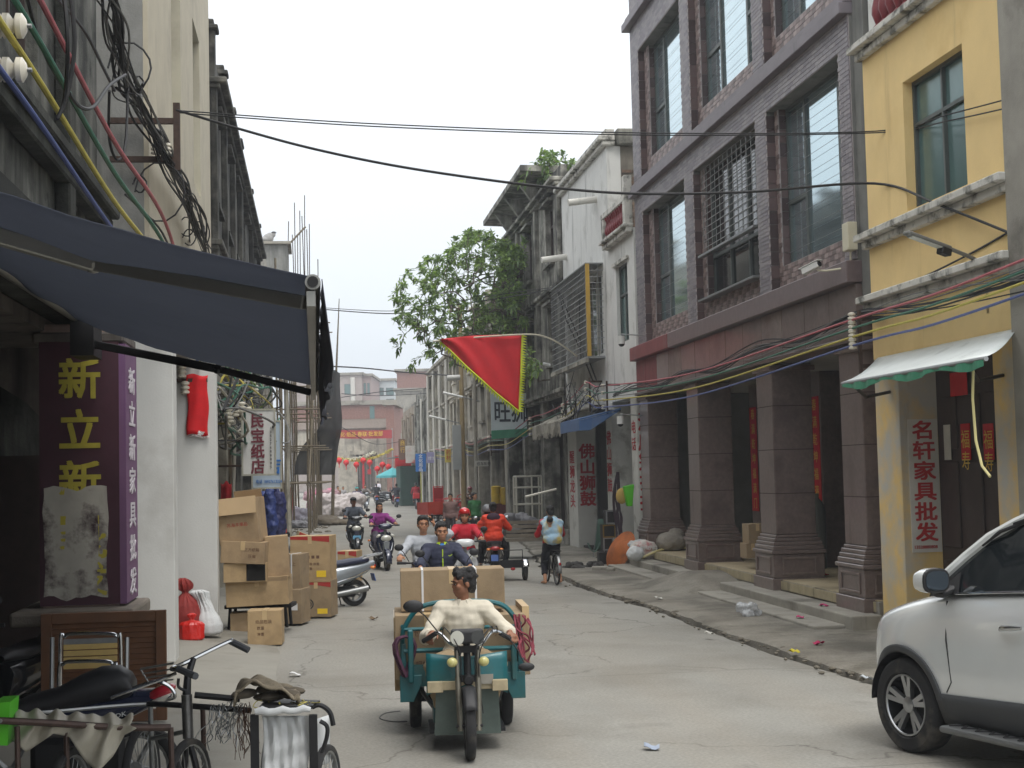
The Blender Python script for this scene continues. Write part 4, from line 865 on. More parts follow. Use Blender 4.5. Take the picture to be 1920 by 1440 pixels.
# ------------------------------------------------------------------ old parapet houses farther on the left
old_house('old_house', 'black mouldy parapet house next to the beige house', 29.8, 40.4, 11.3, LB, -1, 3, OLDK, floors=2, parapet=1.0, seed=11)
old_house('old_house', 'second mouldy parapet house on the left, farther along', 40.5, 54.0, 11.3, LB, -1, 2, OLDK, floors=2, parapet=1.0, seed=12)
un = sthing('unfinished_house', 'bare cement house under construction behind the bamboo scaffold', 'building', 54.2, LB)
k = MB(); slab(k, 54.2, 72, 0, 11.6, LB, LB+.4, [(56+i*4, 58.6+i*4, z, z+2.2) for i in range(4) for z in (.3, 4.6, 8.3)]); k.bx(54.2, 72, LB+.4, 10, 11.3, 11.6); k.bx(54.2, 54.5, LB+.4, 10, 0, 11.3); k.bx(71.7, 72, LB+.4, 10, 0, 11.3); k.bx(54.2, 72, 10, 10.2, 0, 11.6); k.build('frame', CONC, un)
b0, z1 = ha(482, 458, 68.5); b1, z0 = ha(540, 500, 68.5)
k = MB(); k.bx(68.5, 71.5, b1, b0, 11.6, z1); k.build('roof_block', mat('bare_cement', C(134,134,130)), un, bev=.03)
k = MB(); k.bx(68.3, 71.7, b1-.15, b0+.1, z1, z1+.12); k.build('coping', CONC, un)
rbm = MB()
for px, py, dx in ((541, 415, -3), (552, 380, 2), (562, 395, 1), (571, 366, 0), (566, 405, 5), (575, 430, 3), (558, 440, 0), (596, 486, 0), (548, 440, 4), (580, 420, 0)):
    b, z = ha(px, py, 69); rbm = MB(); rbm.tube([(69, ha(px+dx, 520, 69)[0], 10.5), (69, b, z)], .022, 5); rbm.build('rebar', RUST, un)
rbm = MB(); rbm.cyl(pa(538, 462, 69), pa(573, 425, 69), .05, n=6); rbm.build('prop_pole', WOODB, un)
pn = thing('person', 'worker in pale cap crouching on top of the bare cement block', 'person', S(68.9, ha(503, 455, 68.9)[0], z1+.12), FACE)
vb = MB(); vb.ell((0, 0, .22), (.26, .22, .22)); vb.ell((.25, .0, .4), (.1, .11, .13)); vb.ell((-.15, -.1, .15), (.22, .16, .12)); vb.ell((.1, 0, .35), (.18, .15, .15))
voxel(vb, 'body', mat('worker_pale_shirt', C(150,150,148), .8), pn, .03)
k = MB(); k.ell((.26, 0, .49), (.12, .13, .06)); k.build('cap', mat('cap_grey', C(90,92,94), .8), pn, smooth=True)
# ------------------------------------------------------------------ bamboo scaffold and black safety net
sf = sthing('bamboo_scaffold', 'bamboo scaffold in front of the unfinished house', 'scaffold', 56, 0)
def wavy(p0, p1, s=.03):
    p0, p1 = Vector(p0), Vector(p1); n = 6
    return [p0.lerp(p1, i/n) + Vector((random.uniform(-s, s), random.uniform(-s, s), 0)) for i in range(n+1)]
for i, a in enumerate((56, 58.2, 60.4, 62.6, 64.8, 67, 69.2, 71.4)):
    for b in (.3, 1.4):
        bb_ = b-.55*(a-56)/15; k = MB(); k.tube(wavy((a, bb_, 0), (a+random.uniform(-.2, .2), bb_-random.uniform(-.1, .1), random.uniform(8.6, 10.8))), .042, 6); k.build('standard', WOODB, sf, smooth=True)
for z in (1.9, 3.3, 4.7, 6.1, 7.5, 8.9):
    for b in (.3, 1.4): k = MB(); k.tube(wavy((55.4, b+.05, z), (72, b-.5, z+random.uniform(-.2, .2))), .034, 6); k.build('ledger', WOODB, sf, smooth=True)
    for a in (56, 60.4, 64.8, 69.2): bb_ = .3-.55*(a-56)/15; k = MB(); k.tube(wavy((a+.06, bb_-.7, z+.06), (a+.06, bb_+1.4, z+.06), .01), .03, 6); k.build('transom', WOODB, sf, smooth=True)
k = MB(); k.cyl((56, .25, 2), (67, -.1, 8.5), .035, n=6); k.build('brace', WOODB, sf)
b, z = ha(636, 560, 71); k = MB(); k.tube([(71, ha(622, 900, 71)[0], .0), (71, ha(628, 760, 71)[0], ha(628, 760, 71)[1]), (71, b, z)], [.09, .07, .02], 7); k.build('standard', WOODB, sf, smooth=True)
NET = mat('black_shade_net', C(26,28,30), .95, var=.3, scale=2, alpha=.95)
nb = thing('safety_net', 'black shade net sagging from the bamboo scaffold', 'net', S(66, 0, 2), ROT); OFF[nb.name] = (66, 0, 2)
NL = [(690, 618, 640), (720, 612, 640), (750, 606, 642), (780, 602, 644), (800, 600, 643), (815, 588, 640), (830, 572, 637), (845, 562, 635), (860, 556, 634), (875, 553, 631), (890, 552, 629)]
def nf(u, v):
    x = v*(len(NL)-1); i = min(int(x), len(NL)-2); f_ = x-i
    py, l_, r_ = [NL[i][q]+(NL[i+1][q]-NL[i][q])*f_ for q in range(3)]
    a = 66+3.2*u+.35*math.sin(u*8+v*5)+.2*math.sin(v*11); p = pa(l_+(r_-l_)*u, py, 66); return (a, p[1], p[2])
k = MB(); k.grid(nf, 16, 24); k.build('mesh', NET, nb, smooth=True)
# ------------------------------------------------------------------ retractable awning
NAVY = mat('navy_awning_fabric', C(80,84,96), .85, var=.12, scale=2.5, bump=.3, bscale=9, streak=C(62,66,76), samt=.4)
def translucent(m, col, w):
    t = m.node_tree; n = t.nodes; p = n['Principled BSDF']; o = n['Material Output']; tr = n.new('ShaderNodeBsdfTranslucent'); tr.inputs[0].default_value = (*col, 1); ms = n.new('ShaderNodeMixShader'); ms.inputs[0].default_value = w; t.links.new(p.outputs[0], ms.inputs[1]); t.links.new(tr.outputs[0], ms.inputs[2]); t.links.new(ms.outputs[0], o.inputs[0])
translucent(NAVY, C(124,128,137), .6)
NAVYD = mat('navy_valance', C(62,65,75), .9, var=.12, scale=3)
aw = sthing('retractable_awning', 'large dark blue retractable awning reaching over the street', 'awning', 5.8, 2.0, 2.9)
FN, FF = 5.8, 13.0                                  # near and far end of the front bar
def awp(u, v):       # u: wall to front bar, v: near to far
    a = FN+(FF-FN)*v; zw, zf = 3.62, 3.0; b = 2.05-2.03*u
    return (a, b, zw+(zf-zw)*u - .05*math.sin(PI*u) - .03*math.sin(PI*u)*math.sin(v*9) + .012*math.sin(u*5+v*23) + .008*math.sin(u*31+v*7)*(1-u))
k = MB(); k.grid(awp, 20, 30); k.build('awning_cloth', NAVY, aw, smooth=True, solid=.006)
k = MB(); k.cyl((FN-.01, .0, 2.965), (FF+.02, .0, 2.965), .031, n=14); k.bx(FN, FF, -.01, .025, 2.87, 2.93); k.build('front_bar', mat('aluminium_dull', C(150,150,146), .45, .6, var=.1), aw, smooth=True)
k = MB(); k.cyl((FN-.012, 0, 2.965), (FN-.02, 0, 2.965), .022, n=14); k.build('bar_hole', BLACKM, aw)
def vf(u, v):
    a = FN+.02+(FF+.2-FN)*u
    q = min(1, .25+u*3); return (a, -.036-.035*v-.02*math.sin(u*30)*v*q-.006*math.sin(u*71)*q, 2.98-(.30+.05*math.sin(u*12))*v-.02*abs(math.sin(u*50))*v)
k = MB(); k.grid(vf, 90, 5); k.build('valance', NAVYD, aw, smooth=True, solid=.004)
ALU = mat('aluminium_dull', C(150,150,146))
for (sa, el, sf_) in ((6.1, (6.9, 1.0, 3.2), 6.2), (13.2, (12.9, .83, 3.15), 12.85)):
    k = MB(); w0 = Vector((sa, 1.98, 3.42)); e0 = Vector(el); f0 = Vector((sf_, .03, 2.93))
    for p0, p1, r_ in ((w0, e0, .036), (e0, f0, .03)):
        d_ = (p1-p0); Rm = d_.to_track_quat('X', 'Z').to_matrix(); k.box((p0+p1)/2, (d_.length, r_*1.6, r_*2), Rm)
    k.ell(e0, .045, 10, 6); k.build('folding_arm', BLACKM if sa > 10 else ALU, aw, bev=.006)
k = MB(); k.cyl((FN-.1, 2.06, 3.66), (13.6, 2.06, 3.66), .06, n=12); k.build('roller', ALU, aw, smooth=True)
k = MB(); k.bx(13.1, 13.6, 1.9, 2.1, 3.3, 3.7); k.build('wall_bracket', BLACKM, aw)
# hanging pull cord with scalloped end
k = MB(); p0 = Vector(pa(603, 720, 13.1)); k.tube([p0, p0+Vector((0, -.012, -.12)), p0+Vector((0, .01, -.2)), p0+Vector((0, -.012, -.28)), p0+Vector((0, .008, -.36))], .014, 6); k.build('pull_cord', NAVYD, aw)
# ------------------------------------------------------------------ paper shop signs
def hang_sign(label, px0, py0, px1, py1, a, m):
    b0, z1 = ha(px0, py0, a); b1, z0 = ha(px1, py1, a); t = sthing('shop_sign', label, 'sign', a, (b0+b1)/2, z0)
    k = MB(); k.bx(a, a+.12, b0, b1, z0, z1); k.build('board', m, t)
    f_ = MB(); w = .03
    for x0, x1, q0, q1 in ((b0+w, b1-w, z1, z1+w), (b0+w, b1-w, z0-w, z0), (b0, b0+w, z0, z1), (b1-w, b1, z0, z1)): f_.bx(a-.015, a+.135, x0, x1, q0, q1)
    f_.build('sign_frame', mat('sign_frame_aged', C(170,168,154), .6, .2, var=.15, streak=C(110,100,84), samt=.4), t)
    return t, b0, b1, z0, z1
SW = mat('sign_white_aged', C(208,208,204), .6, var=.06, streak=C(170,164,150), samt=.35, blotch=C(188,186,178), bamt=.3)
MR = mat('maroon_letter', C(112,44,56), .65, var=.12)
t, b0, b1, z0, z1 = hang_sign('white hanging shop sign with maroon lettering above the carton pile', 455, 770, 515, 888, 26, SW)
hh = (z1-z0)/4.55
text('民宝纸店', (25.985, b0-.13, z1-.06), (0, -1, 0), (0, 0, 1), hh, MR, t, col=True, bold=.035, sx=.92, pitch=1.1)
for i, ch in enumerate('13527688885'): text(ch, (25.985, b1+.06, z1-.34-i*.068), (0, -1, 0), (0, 0, 1), .055, mat('ink_dark', C(50,48,48)), t, bold=.01, center=True)
k = MB(); k.tube([(26.06, b0-.1, z1-.1), (26.06, 1.9, z1-.08)], .02, 6); k.tube([(26.06, b0-.1, z0+.15), (26.06, 1.9, z0+.15)], .02, 6); k.build('hanger', RUST, t)
t, b0, b1, z0, z1 = hang_sign('pale blue hanging sign partly hidden behind the white shop sign', 473, 792, 526, 913, 28, mat('sign_paleblue', C(176,192,206), .6, var=.06, streak=C(150,160,168), samt=.3))
text('店', (27.985, b0-.18, z0+.24), (0, -1, 0), (0, 0, 1), .3, mat('sign_blue', C(42,112,188)), t, bold=.02, sx=1.1)
text('电话 18927613224', (27.985, b0-.05, z0+.07), (0, -1, 0), (0, 0, 1), .075, mat('sign_blue', C(42,112,188)), t, bold=.01, sx=.78)
# ------------------------------------------------------------------ buildings that close the street
PINKW = mat('pink_tile_wall', C(166,155,149), .8, var=.08, streak=C(150,130,124), samt=.25)
PALE = mat('pale_blue_wall', C(196,204,206), .8, var=.05)
BRKR = mat('far_red_brick', C(138,102,92), .9, var=.25, scale=6, bump=.3, streak=C(116,92,84), samt=.3)
TILE = mat('roof_tile_grey', C(118,106,96), .9, var=.3, scale=5)
def far_block(name, label, x0, x1, y, z1, m, depth=14, wins=(), z0=0, gm=None, trim=None):
    t = thing(name, label, 'building', ((x0+x1)/2, y, 0), 0); xc = (x0+x1)/2
    k = MB(); k.bx(x0-xc, x1-xc, 0, depth, z0, z1); k.build('wall', m, t)
    k = MB(); k.bx(x0-xc-.3, x1-xc+.3, -.3, depth+.3, z1, z1+.35); k.build('roof_edge', trim or CONC, t)
    for (u0, u1, w0, w1) in wins:
        k = MB(); k.bx(u0-xc, u1-xc, -.02, .1, w0, w1); f_ = k.build('window', FRAMEG, t)
        n = max(1, round((u1-u0)/.9))
        for i in range(n): q = MB(); q.bx(u0-xc+(u1-u0)*i/n+.06, u0-xc+(u1-u0)*(i+1)/n-.06, -.05, -.03, w0+.08, w1-.08); q.build('pane', gm or GLG, f_)
    return t
def X(px, Y): return (px-960)/FPX*Y
def Zp(px, py, Y): r = ray(px, py); return CH + r.z*Y/r.y
Y = 215; f1 = far_block('apartment_block', 'pink tiled apartment block behind the brick house at the street end', X(545, Y), X(678, Y), Y, Zp(660, 703, Y), PINKW, 16, [(X(645, Y), X(660, Y), Zp(650, 740, Y), Zp(650, 720, Y)), (X(610, Y), X(630, Y), Zp(620, 740, Y), Zp(620, 720, Y)), (X(645, Y), X(660, Y), Zp(650, 772, Y), Zp(650, 752, Y))])
k = MB(); k.cyl((X(661, Y)-X(611.5, Y), -.2, 8), (X(661, Y)-X(611.5, Y), -.2, Zp(660, 708, Y)), .35, n=8); k.build('drain_pipe', mat('pvc_white', C(206,204,196)), f1)
Y = 216; far_block('apartment_block', 'shaded pink side wing of the apartment block at the street end', X(678.5, Y), X(695, Y), Y, Zp(690, 705, Y), mat('pink_tile_shaded', C(158,138,134), .8, var=.08), 16, [(X(681, Y), X(686, Y), Zp(690, 740, Y), Zp(690, 718, Y)), (X(688, Y), X(693, Y), Zp(690, 740, Y), Zp(690, 718, Y))])  # darker copy of the pink tile, the wing's shade put into the colour
Y = 230; far_block('apartment_block', 'pale grey blue apartment block between the pink and the brick blocks', X(695.5, Y), X(739, Y), Y, Zp(715, 714, Y), PALE, 16, [(X(697, Y), X(719, Y), Zp(710, 742, Y), Zp(710, 727, Y)), (X(723, Y), X(738, Y), Zp(730, 742, Y), Zp(730, 727, Y)), (X(723, Y), X(738, Y), Zp(730, 760, Y), Zp(730, 748, Y))])
Y = 190; far_block('brick_block', 'tall red brick block above the right row at the street end', X(744, Y), X(815, Y), Y, Zp(770, 697, Y), BRKR, 16, [], trim=CONC)
Y = 186; far_block('cement_block', 'low cement block in front of the tall red brick block', X(741, Y), X(790, Y), Y, Zp(760, 733, Y), CONC, 3)
Y = 152; hb_ = thing('brick_house', 'red brick house with tiled roof closing the street above the banner', 'building', (X(685, Y), Y, 0), 0); xc = X(685, Y)
k = MB(); zt, zb = Zp(690, 757, Y), Zp(690, 800, Y)
k.bx(X(545, Y)-xc, X(742, Y)-xc, 0, 9, zb-.5, zt); k.build('upper_wall', BRKR, hb_)
k = MB(); k.bx(X(543, Y)-xc, X(744, Y)-xc, -.25, 9.2, zt-.1, zt+.35); k.build('roof_edge', CONC, hb_)
k = MB(); k.bx(X(692, Y)-xc, X(701, Y)-xc, -.06, .2, zb+.5, zt-.25); k.build('window', GLG, hb_)
# tiled lean-to roof: rows of tiles as ridged geometry
k = MB(); zr0, zr1 = Zp(690, 790, Y)+.2, Zp(690, 806, Y)
xa, xb_ = X(560, Y)-xc, X(735, Y)-xc; nt_ = 62
for i in range(nt_):
    x = xa+(xb_-xa)*i/nt_; k.cyl((x+.07, -.05, zr0), (x+.07, -4.2, zr1), .085, n=6)
k.quad((xa, 0, zr0-.05), (xb_, 0, zr0-.05), (xb_, -4.2, zr1-.05), (xa, -4.2, zr1-.05)); o = k.build('roof_tiles', TILE, hb_); o['kind'] = 'stuff'
k = MB(); slab(k, xa, xb_, 0, zr1-.1, -4.0, -3.7, [(X(664, Y-4)-xc, X(704, Y-4)-xc, 0, Zp(690, 850, Y-4)), (xa+.3, X(640, Y)-xc, 0, 3)]); k.build('wall', PLST, hb_)
k = MB(); k.bx(X(662, Y)-xc, X(706, Y)-xc, -4.3, -3.95, Zp(690, 853, Y), Zp(690, 846, Y)); k.build('lintel', PLST, hb_)
for i in range(6):
    x0 = X(664, Y-4)-xc; w = (X(704, Y-4)-X(664, Y-4))/6; q = MB(); q.bx(x0+w*i+.02, x0+w*(i+1)-.02, -3.72, -3.6, 0, Zp(690, 850, Y-4)); q.build('door_board', mat('grey_board', C(96,92,86), .8, var=.2), hb_)
for px in (663, 705): q = MB(); q.bx(X(px, Y-4)-xc-.25, X(px, Y-4)-xc+.25, -4.25, -3.99, 0, 4.1); q.build('pillar', PLST, hb_)
q = MB(); q.bx(X(676, Y-4)-xc, X(680, Y-4)-xc, -4.06, -4.01, .8, 3.2); q.build('red_couplet', REDP, hb_)
q = MB(); q.bx(X(688, Y-4)-xc-.15, X(692, Y-4)-xc, -3.78, -3.75, 2.3, 2.8); q.build('red_paper', REDP, hb_)
# red banner across the street
Y = 138; t = thing('street_banner', 'long red banner with yellow lettering hung across the far street', 'banner', (X(685, Y), Y, 0), 0); xc = X(685, Y)
def bnf(u, v): px = 620+(733-620)*u; return (X(px, Y)-xc, .04*math.sin(u*20), Zp(px, 806, Y)-.78*v-.05*math.sin(PI*u))
k = MB(); k.grid(bnf, 24, 3); k.build('banner_cloth', mat('banner_red', C(156,40,46), .75, var=.1), t, solid=.01)
text('文化·纸品·春联·批发部', (X(627, Y)-xc, -.06, Zp(690, 818, Y)-.02), (1, 0, 0), (0, 0, 1), .46, GOLD, t, bold=.01, sx=.92)
for px in (620, 733): k = MB(); k.cyl((X(px, Y)-xc, .1, 0), (X(px, Y)-xc, .1, Zp(px, 803, Y)), .06, n=6); k.build('pole', STEEL, t)
# garlands and red lanterns
for i, (p0, p1, sag, m_, lb) in enumerate(((630, 733, .5, CYEL, 'yellow tinsel garland sagging below the red banner'), (626, 700, .25, mat('garland_white', C(200,200,180), .7), 'pale tinsel garland left of the yellow one'))):
    Yg = 116; k = MB(); a0 = Vector((X(p0, Yg), Yg, Zp(p0, (858, 862)[i], Yg))); a1 = Vector((X(p1, Yg), Yg, Zp(p1, (842, 848)[i], Yg)))
    pts = catenary(a0, a1, sag, 60)
    for p in pts:
        for q in range(3):
            d_ = Vector((random.uniform(-.14, .14), random.uniform(-.14, .14), random.uniform(-.14, .14))); k.cyl(p-d_, p+d_, .03, n=4)
    k.v = [(v[0]-a0.x, v[1]-a0.y, v[2]-a0.z) for v in k.v]
    o = k.build('tinsel_garland', m_); o.location = a0; tag(o, lb, 'garland')
Yg = 115; lan = MB(); lan.lathe((0, 0, -.25), (0, 0, 1), [(0, -.12), (.06, -.12), (.10, 0), (.2, .08), (.24, .2), (.2, .32), (.1, .4), (.1, .43), (0, .43)], 10); lan.cyl((0, 0, -.37), (0, 0, -.62), .035, n=5)
lan.cyl((0, 0, .18), (0, 0, .5), .006, n=4)
LRED = mat('lantern_red', C(206,30,34), .6, var=.08)
l0 = None
for i, px in enumerate((633, 646, 665, 678, 690, 704, 714, 725)):
    p = Vector((X(px, Yg), Yg, Zp(px, 862+(i % 3)*4+ (8 if i > 4 else 0), Yg)))
    o = lan.build('red_lantern', LRED, smooth=True) if l0 is None else l0.copy()
    if l0 is None: l0 = o
    else: COL.objects.link(o)
    o.location = p; tag(o, ('leftmost', 'second from the left', 'third from the left', 'fourth from the left', 'fourth from the right', 'third from the right', 'second from the right', 'rightmost')[i] + ' of the red lanterns strung at the street end', 'lantern', 'red lanterns below the garlands')
# teal market umbrella
Y = 112; ux, uy = X(733, Y), Y; t = thing('market_umbrella', 'teal market umbrella on the far right of the street', 'umbrella', (ux, uy, 0), 0)
k = MB(); n = 8
for i in range(n): t0, t1 = 2*PI*i/n, 2*PI*(i+1)/n; k.quad((0, 0, 2.75), (1.25*math.cos(t0), 1.25*math.sin(t0), 2.15), (1.25*math.cos(t1), 1.25*math.sin(t1), 2.15)); k.quad((1.25*math.cos(t0), 1.25*math.sin(t0), 2.15), (1.25*math.cos(t1), 1.25*math.sin(t1), 2.15), (1.27*math.cos(t1), 1.27*math.sin(t1), 1.98), (1.27*math.cos(t0), 1.27*math.sin(t0), 1.98))
k.build('canopy', mat('umbrella_teal', C(70,158,164), .7, var=.06), t, solid=.01)
k = MB(); k.cyl((0, 0, 0), (0, 0, 2.75), .025, n=8); k.build('pole', STEEL, t)
# dark green canvas stall under the far old house
t = sthing('canvas_stall', 'dark green canvas stall beside the teal umbrella', 'stall', 104, RB+.6)
k = MB(); k.bx(103, 108, RB+.1, RB+1.4, .0, 2.8); k.build('canvas', mat('canvas_green', C(44,70,62), .85, var=.2, scale=2, streak=C(34,60,52), samt=.4), t, bev=.05)
k = MB(); k.prism([(102.5, RB, 3.6), (102.5, RB+2.2, 3.4), (102.5, RB+2.2, 3.34), (102.5, RB, 3.54)], (6, 0, 0)); k.build('roof_sheet', STEEL, t)
k = MB(); k.bx(109, 109.1, RB+.2, RB+1.4, 2.7, 3.6); k.build('red_board', REDP, t)
# right end of the street: corner pale pink house
Y = 150; far_block('corner_house', 'narrow pink corner house where the right row ends', X(738, Y), X(752, Y), Y-10, Zp(745, 768, Y), BRKR, 8)
# ------------------------------------------------------------------ cables
def spline(pts, n=8):
    pts = [Vector(p) for p in pts]; out = []
    for i in range(len(pts)-1):
        p0, p1, p2, p3 = pts[max(i-1, 0)], pts[i], pts[i+1], pts[min(i+2, len(pts)-1)]
        for j in range(n):
            t = j/n; out.append(.5*((2*p1)+(p2-p0)*t+(2*p0-5*p1+4*p2-p3)*t*t+(3*p1-p0-3*p2+p3)*t**3))
    return out+[pts[-1]]
def cable(name, label, pts, r, m, cat='cable', group=None, n=6, res=8):
    k = MB(); k.tube(spline(pts, res), r, n); p = pts[0]
    return solo(name, k, m, label, cat, p[0], p[1], p[2], group, smooth=True)
# four sheathed cables along the mouldy arcade house, and the rack that holds them
for nm, z0, m_ in (('red', 5.28, CPINK), ('green', 5.0, CGREEN), ('yellow', 4.74, CYEL), ('blue', 4.47, CBLUE)):
    b = 1.72; cable('sheathed_cable', 'thick %s sheathed cable along the mouldy arcade house' % nm, [(4, b, z0+.05), (8.8, b-.02, z0+.02), (13, b, z0-.08), (17.5, b-.05, z0-.16), (20.4, 1.55, 3.75+.08*(z0-4.5))], .021 if nm != 'blue' else .018, m_, res=10, n=8)
rk = sthing('insulator_rack', 'porcelain insulator rack holding the sheathed cables at the left edge', 'rack', 8.8, 2.2, 4.9)
k = MB(); k.bx(8.78, 8.86, 1.9, 2.25, 4.3, 5.45); k.build('rack_plate', RUST, rk)
for z in (5.12, 4.86, 4.60):
    for da in (-.14, .0): q = insul(rk, 8.7+da*0+.0, 1.9+da*.9, z, .075, 2, (0, -1, 0))
    k = MB(); k.cyl((8.7, 2.2, z), (8.7, 1.60, z), .014, n=6); k.build('bolt', STEEL, rk)
# steel angle frame on the beige house with a tangle of telephone wires
fr = sthing('cable_frame', 'rusty angle iron frame carrying the wire tangle on the beige house', 'frame', 18.3, 2.0, 6.0)
for q in ((18.3, 18.36, 1.62, 2.45, 6.60, 6.67), (18.3, 18.36, 1.62, 2.45, 6.12, 6.19), (18.29, 18.37, 1.60, 1.68, 6.02, 6.86)):
    k = MB(); k.bx(*q); k.build('angle_bar', RUST, fr)
for b in (1.75, 1.9): insul(fr, 18.26, b, 6.2, .05, 3)
TG = sthing('wire_tangle', 'tangled black telephone wires hanging down the beige house', 'cable', 14, 1.8, 6)
spine = [(190, -20, 12.5), (215, 60, 13.5), (235, 150, 15.5), (270, 215, 17.5), (310, 290, 18.5), (345, 350, 21), (365, 410, 23), (385, 480, 25)]
for i in range(22):
    w = 4+i*.5; pts = []
    for j, (x, y, a) in enumerate(spine):
        jx, jy = random.gauss(0, 9 if 2 < j else 14), random.gauss(0, 14)
        pts.append(pa(x+jx, y+jy, a+random.uniform(-.3, .3)))
    if random.random() < .4: pts = pts[random.randint(0, 2):]
    if random.random() < .4: pts = pts[:random.randint(5, 8)]
    k = MB(); k.tube(spline(pts, 7), random.choice((.008, .011, .015)), 5); k.build('wire', random.choice((CABLE, CABLE, CABLE, CABLEG)), TG, smooth=True)
for (x, y, a, R_) in ((243, 128, 15.5, .22), (260, 155, 16, .05), (350, 425, 23, .12), (372, 430, 24, .10), (262, 345, 17.8, .08), (300, 360, 18.2, .3), (355, 445, 23, .1)):
    c = Vector(pa(x, y, a)); k = MB(); k.tube([c+Vector((.05*math.sin(3*t), R_*math.cos(t), R_*1.2*math.sin(t))) for t in [i*.45 for i in range(13)]], .011, 5); k.build('wire_loop', CABLE, TG, smooth=True)
for pts in (((120, -10, 9.5), (127, 80, 9.5), (122, 180, 9.7), (108, 222, 9.7), (128, 170, 9.8), (140, 80, 9.8), (132, -10, 9.8)), ((130, 175, 10), (150, 200, 10.5), (175, 200, 11), (205, 160, 12), (235, 140, 13.5)), ((205, 170, 14), (205, 260, 14.5), (220, 300, 14.8), (235, 270, 15), (240, 160, 15.5)), ((235, 365, 16), (262, 390, 17), (300, 430, 18), (320, 470, 19)), ((50, -10, 9.8), (75, 80, 10.5), (110, 150, 11.8), (140, 190, 13)), ((110, 0, 10), (160, 60, 11.5), (195, 130, 13), (215, 170, 14))):
    k = MB(); k.tube(spline([pa(*p) for p in pts], 8), .014, 6); k.build('loose_wire', CABLE, TG, smooth=True)
# tangle under the awning farther along the left row
T2 = sthing('wire_tangle', 'dense tangle of wires and insulators above the white shop sign', 'cable', 26, 1.5, 4)
for i in range(34):
    a0 = random.uniform(20.8, 24); pts = [(a0, 1.35+random.uniform(-.1, .35), random.uniform(3.0, 4.1))]
    for j in range(6): p = pts[-1]; pts.append((p[0]+random.uniform(.6, 3.2), 1.35+random.gauss(0, .28), min(4.6, max(2.7, p[2]+random.gauss(0, .4)))))
    k = MB(); k.tube(spline(pts, 6), random.choice((.012, .016, .022)), 5); k.build('wire', random.choice((CABLE, CABLEG, CABLEG, mat('pale_wire', C(180,174,160), .7), CYEL, CGREEN)), T2, smooth=True)
for i in range(14):
    a = random.uniform(21.5, 31); insul(T2, a, 1.3+random.uniform(-.15, .3), random.uniform(3.0, 4.1), .06, 3)
# sheathed cables on the right row, with racks
RK = [(13.0, 4.15), (17.95, 4.04), (34.4, 4.20), (36.6, 4.42), (40.2, 4.02), (46.5, 3.9), (58, 3.6), (70, 3.7), (84, 3.6)]
for i, (nm, m_) in enumerate((('pink', CPINK), ('green', CGREEN), ('yellow', CYEL), ('blue', CBLUE))):
    pts = []
    for j, (a, z) in enumerate(RK):
        zz = z-(.11 if a < 30 else .17)*i; pts.append((a, RB+.42, zz))
        if j < len(RK)-1: a2, z2 = RK[j+1]; L_ = a2-a; pts.append(((a+a2)/2, RB+.42, (zz+z2-(.11 if a2 < 30 else .17)*i)/2 - (.20 if L_ > 9 else .04)))
    cable('sheathed_cable', 'thick %s sheathed cable along the right hand buildings' % nm, pts, .015, m_, res=6, n=7)
for j, (a, z) in enumerate(RK[:8]):
    t = sthing('insulator_rack', ('porcelain insulator rack on the cement pier at the right edge', 'porcelain insulator rack between the tiled and the yellow building', 'porcelain insulator rack at the edge of the white building', 'insulator rack above the blue canopy', 'insulator rack above the fringe awning', 'insulator rack beside the white billboard', 'insulator rack on the grey stained house', 'insulator rack behind the blank grey sign board')[j], 'rack', a, RB+.2, z)
    k = MB(); k.bx(a-.02, a+.02, RB+.30, RB+.34, z-.75, z+.12); k.bx(a-.03, a+.03, RB, RB+.3, z-.62, z-.57); k.bx(a-.03, a+.03, RB, RB+.3, z+.0, z+.05); k.build('rack_bar', RUST, t)
    for i in range(4): insul(t, a, RB+.42, z-(.11 if a < 30 else .17)*i-.05, .05, 2 if a > 30 else 3)
# black wires slung along the granite fascia
T3 = sthing('wire_bundle', 'bundle of thin black wires slung along the granite fascia', 'cable', 20, RB, 4)
for i in range(12):
    pts = []
    for a in (13.2, 16, 18.2, 20.5, 22.6, 25, 27.3, 29.5, 31.8, 34):
        z = 4.12-.01*(a-18)+random.gauss(0, .05)-(.10 if a in (20.5, 25, 29.5) else 0)
        if a < 18: z = 4.1+(18-a)*(-.02)+random.gauss(0, .06)
        pts.append((a, RB+.18+random.uniform(0, .1), z))
    k = MB(); k.tube(spline(pts, 6), random.choice((.006, .008, .011)), 5); k.build('wire', random.choice((CABLE, CABLE, CABLEG)), T3, smooth=True)
T4 = sthing('wire_tangle', 'loose wire loops hanging before the white building', 'cable', 37, RB, 4)
for i in range(16):
    a = random.uniform(34.2, 40); pts = [(a+random.uniform(-1.2, 1.2)*(j-1.5), RB+.45+random.uniform(-.1, .15), 4.1+random.gauss(0, .3)-.3*math.sin(j)) for j in range(4)]
    k = MB(); k.tube(spline(pts, 6), .012, 5); k.build('wire', random.choice((CABLE, CABLEG)), T4, smooth=True)
for pts in (((1045, 540, 41.5), (1075, 610, 40), (1100, 665, 38.5), (1118, 712, 36.6)), ((1045, 545, 41.5), (1062, 600, 40.5), (1090, 660, 39), (1112, 715, 37))):
    k = MB(); k.tube(spline([pa(*p) for p in pts], 8), .02, 6); k.build('drop_wire', CABLE, T4, smooth=True)
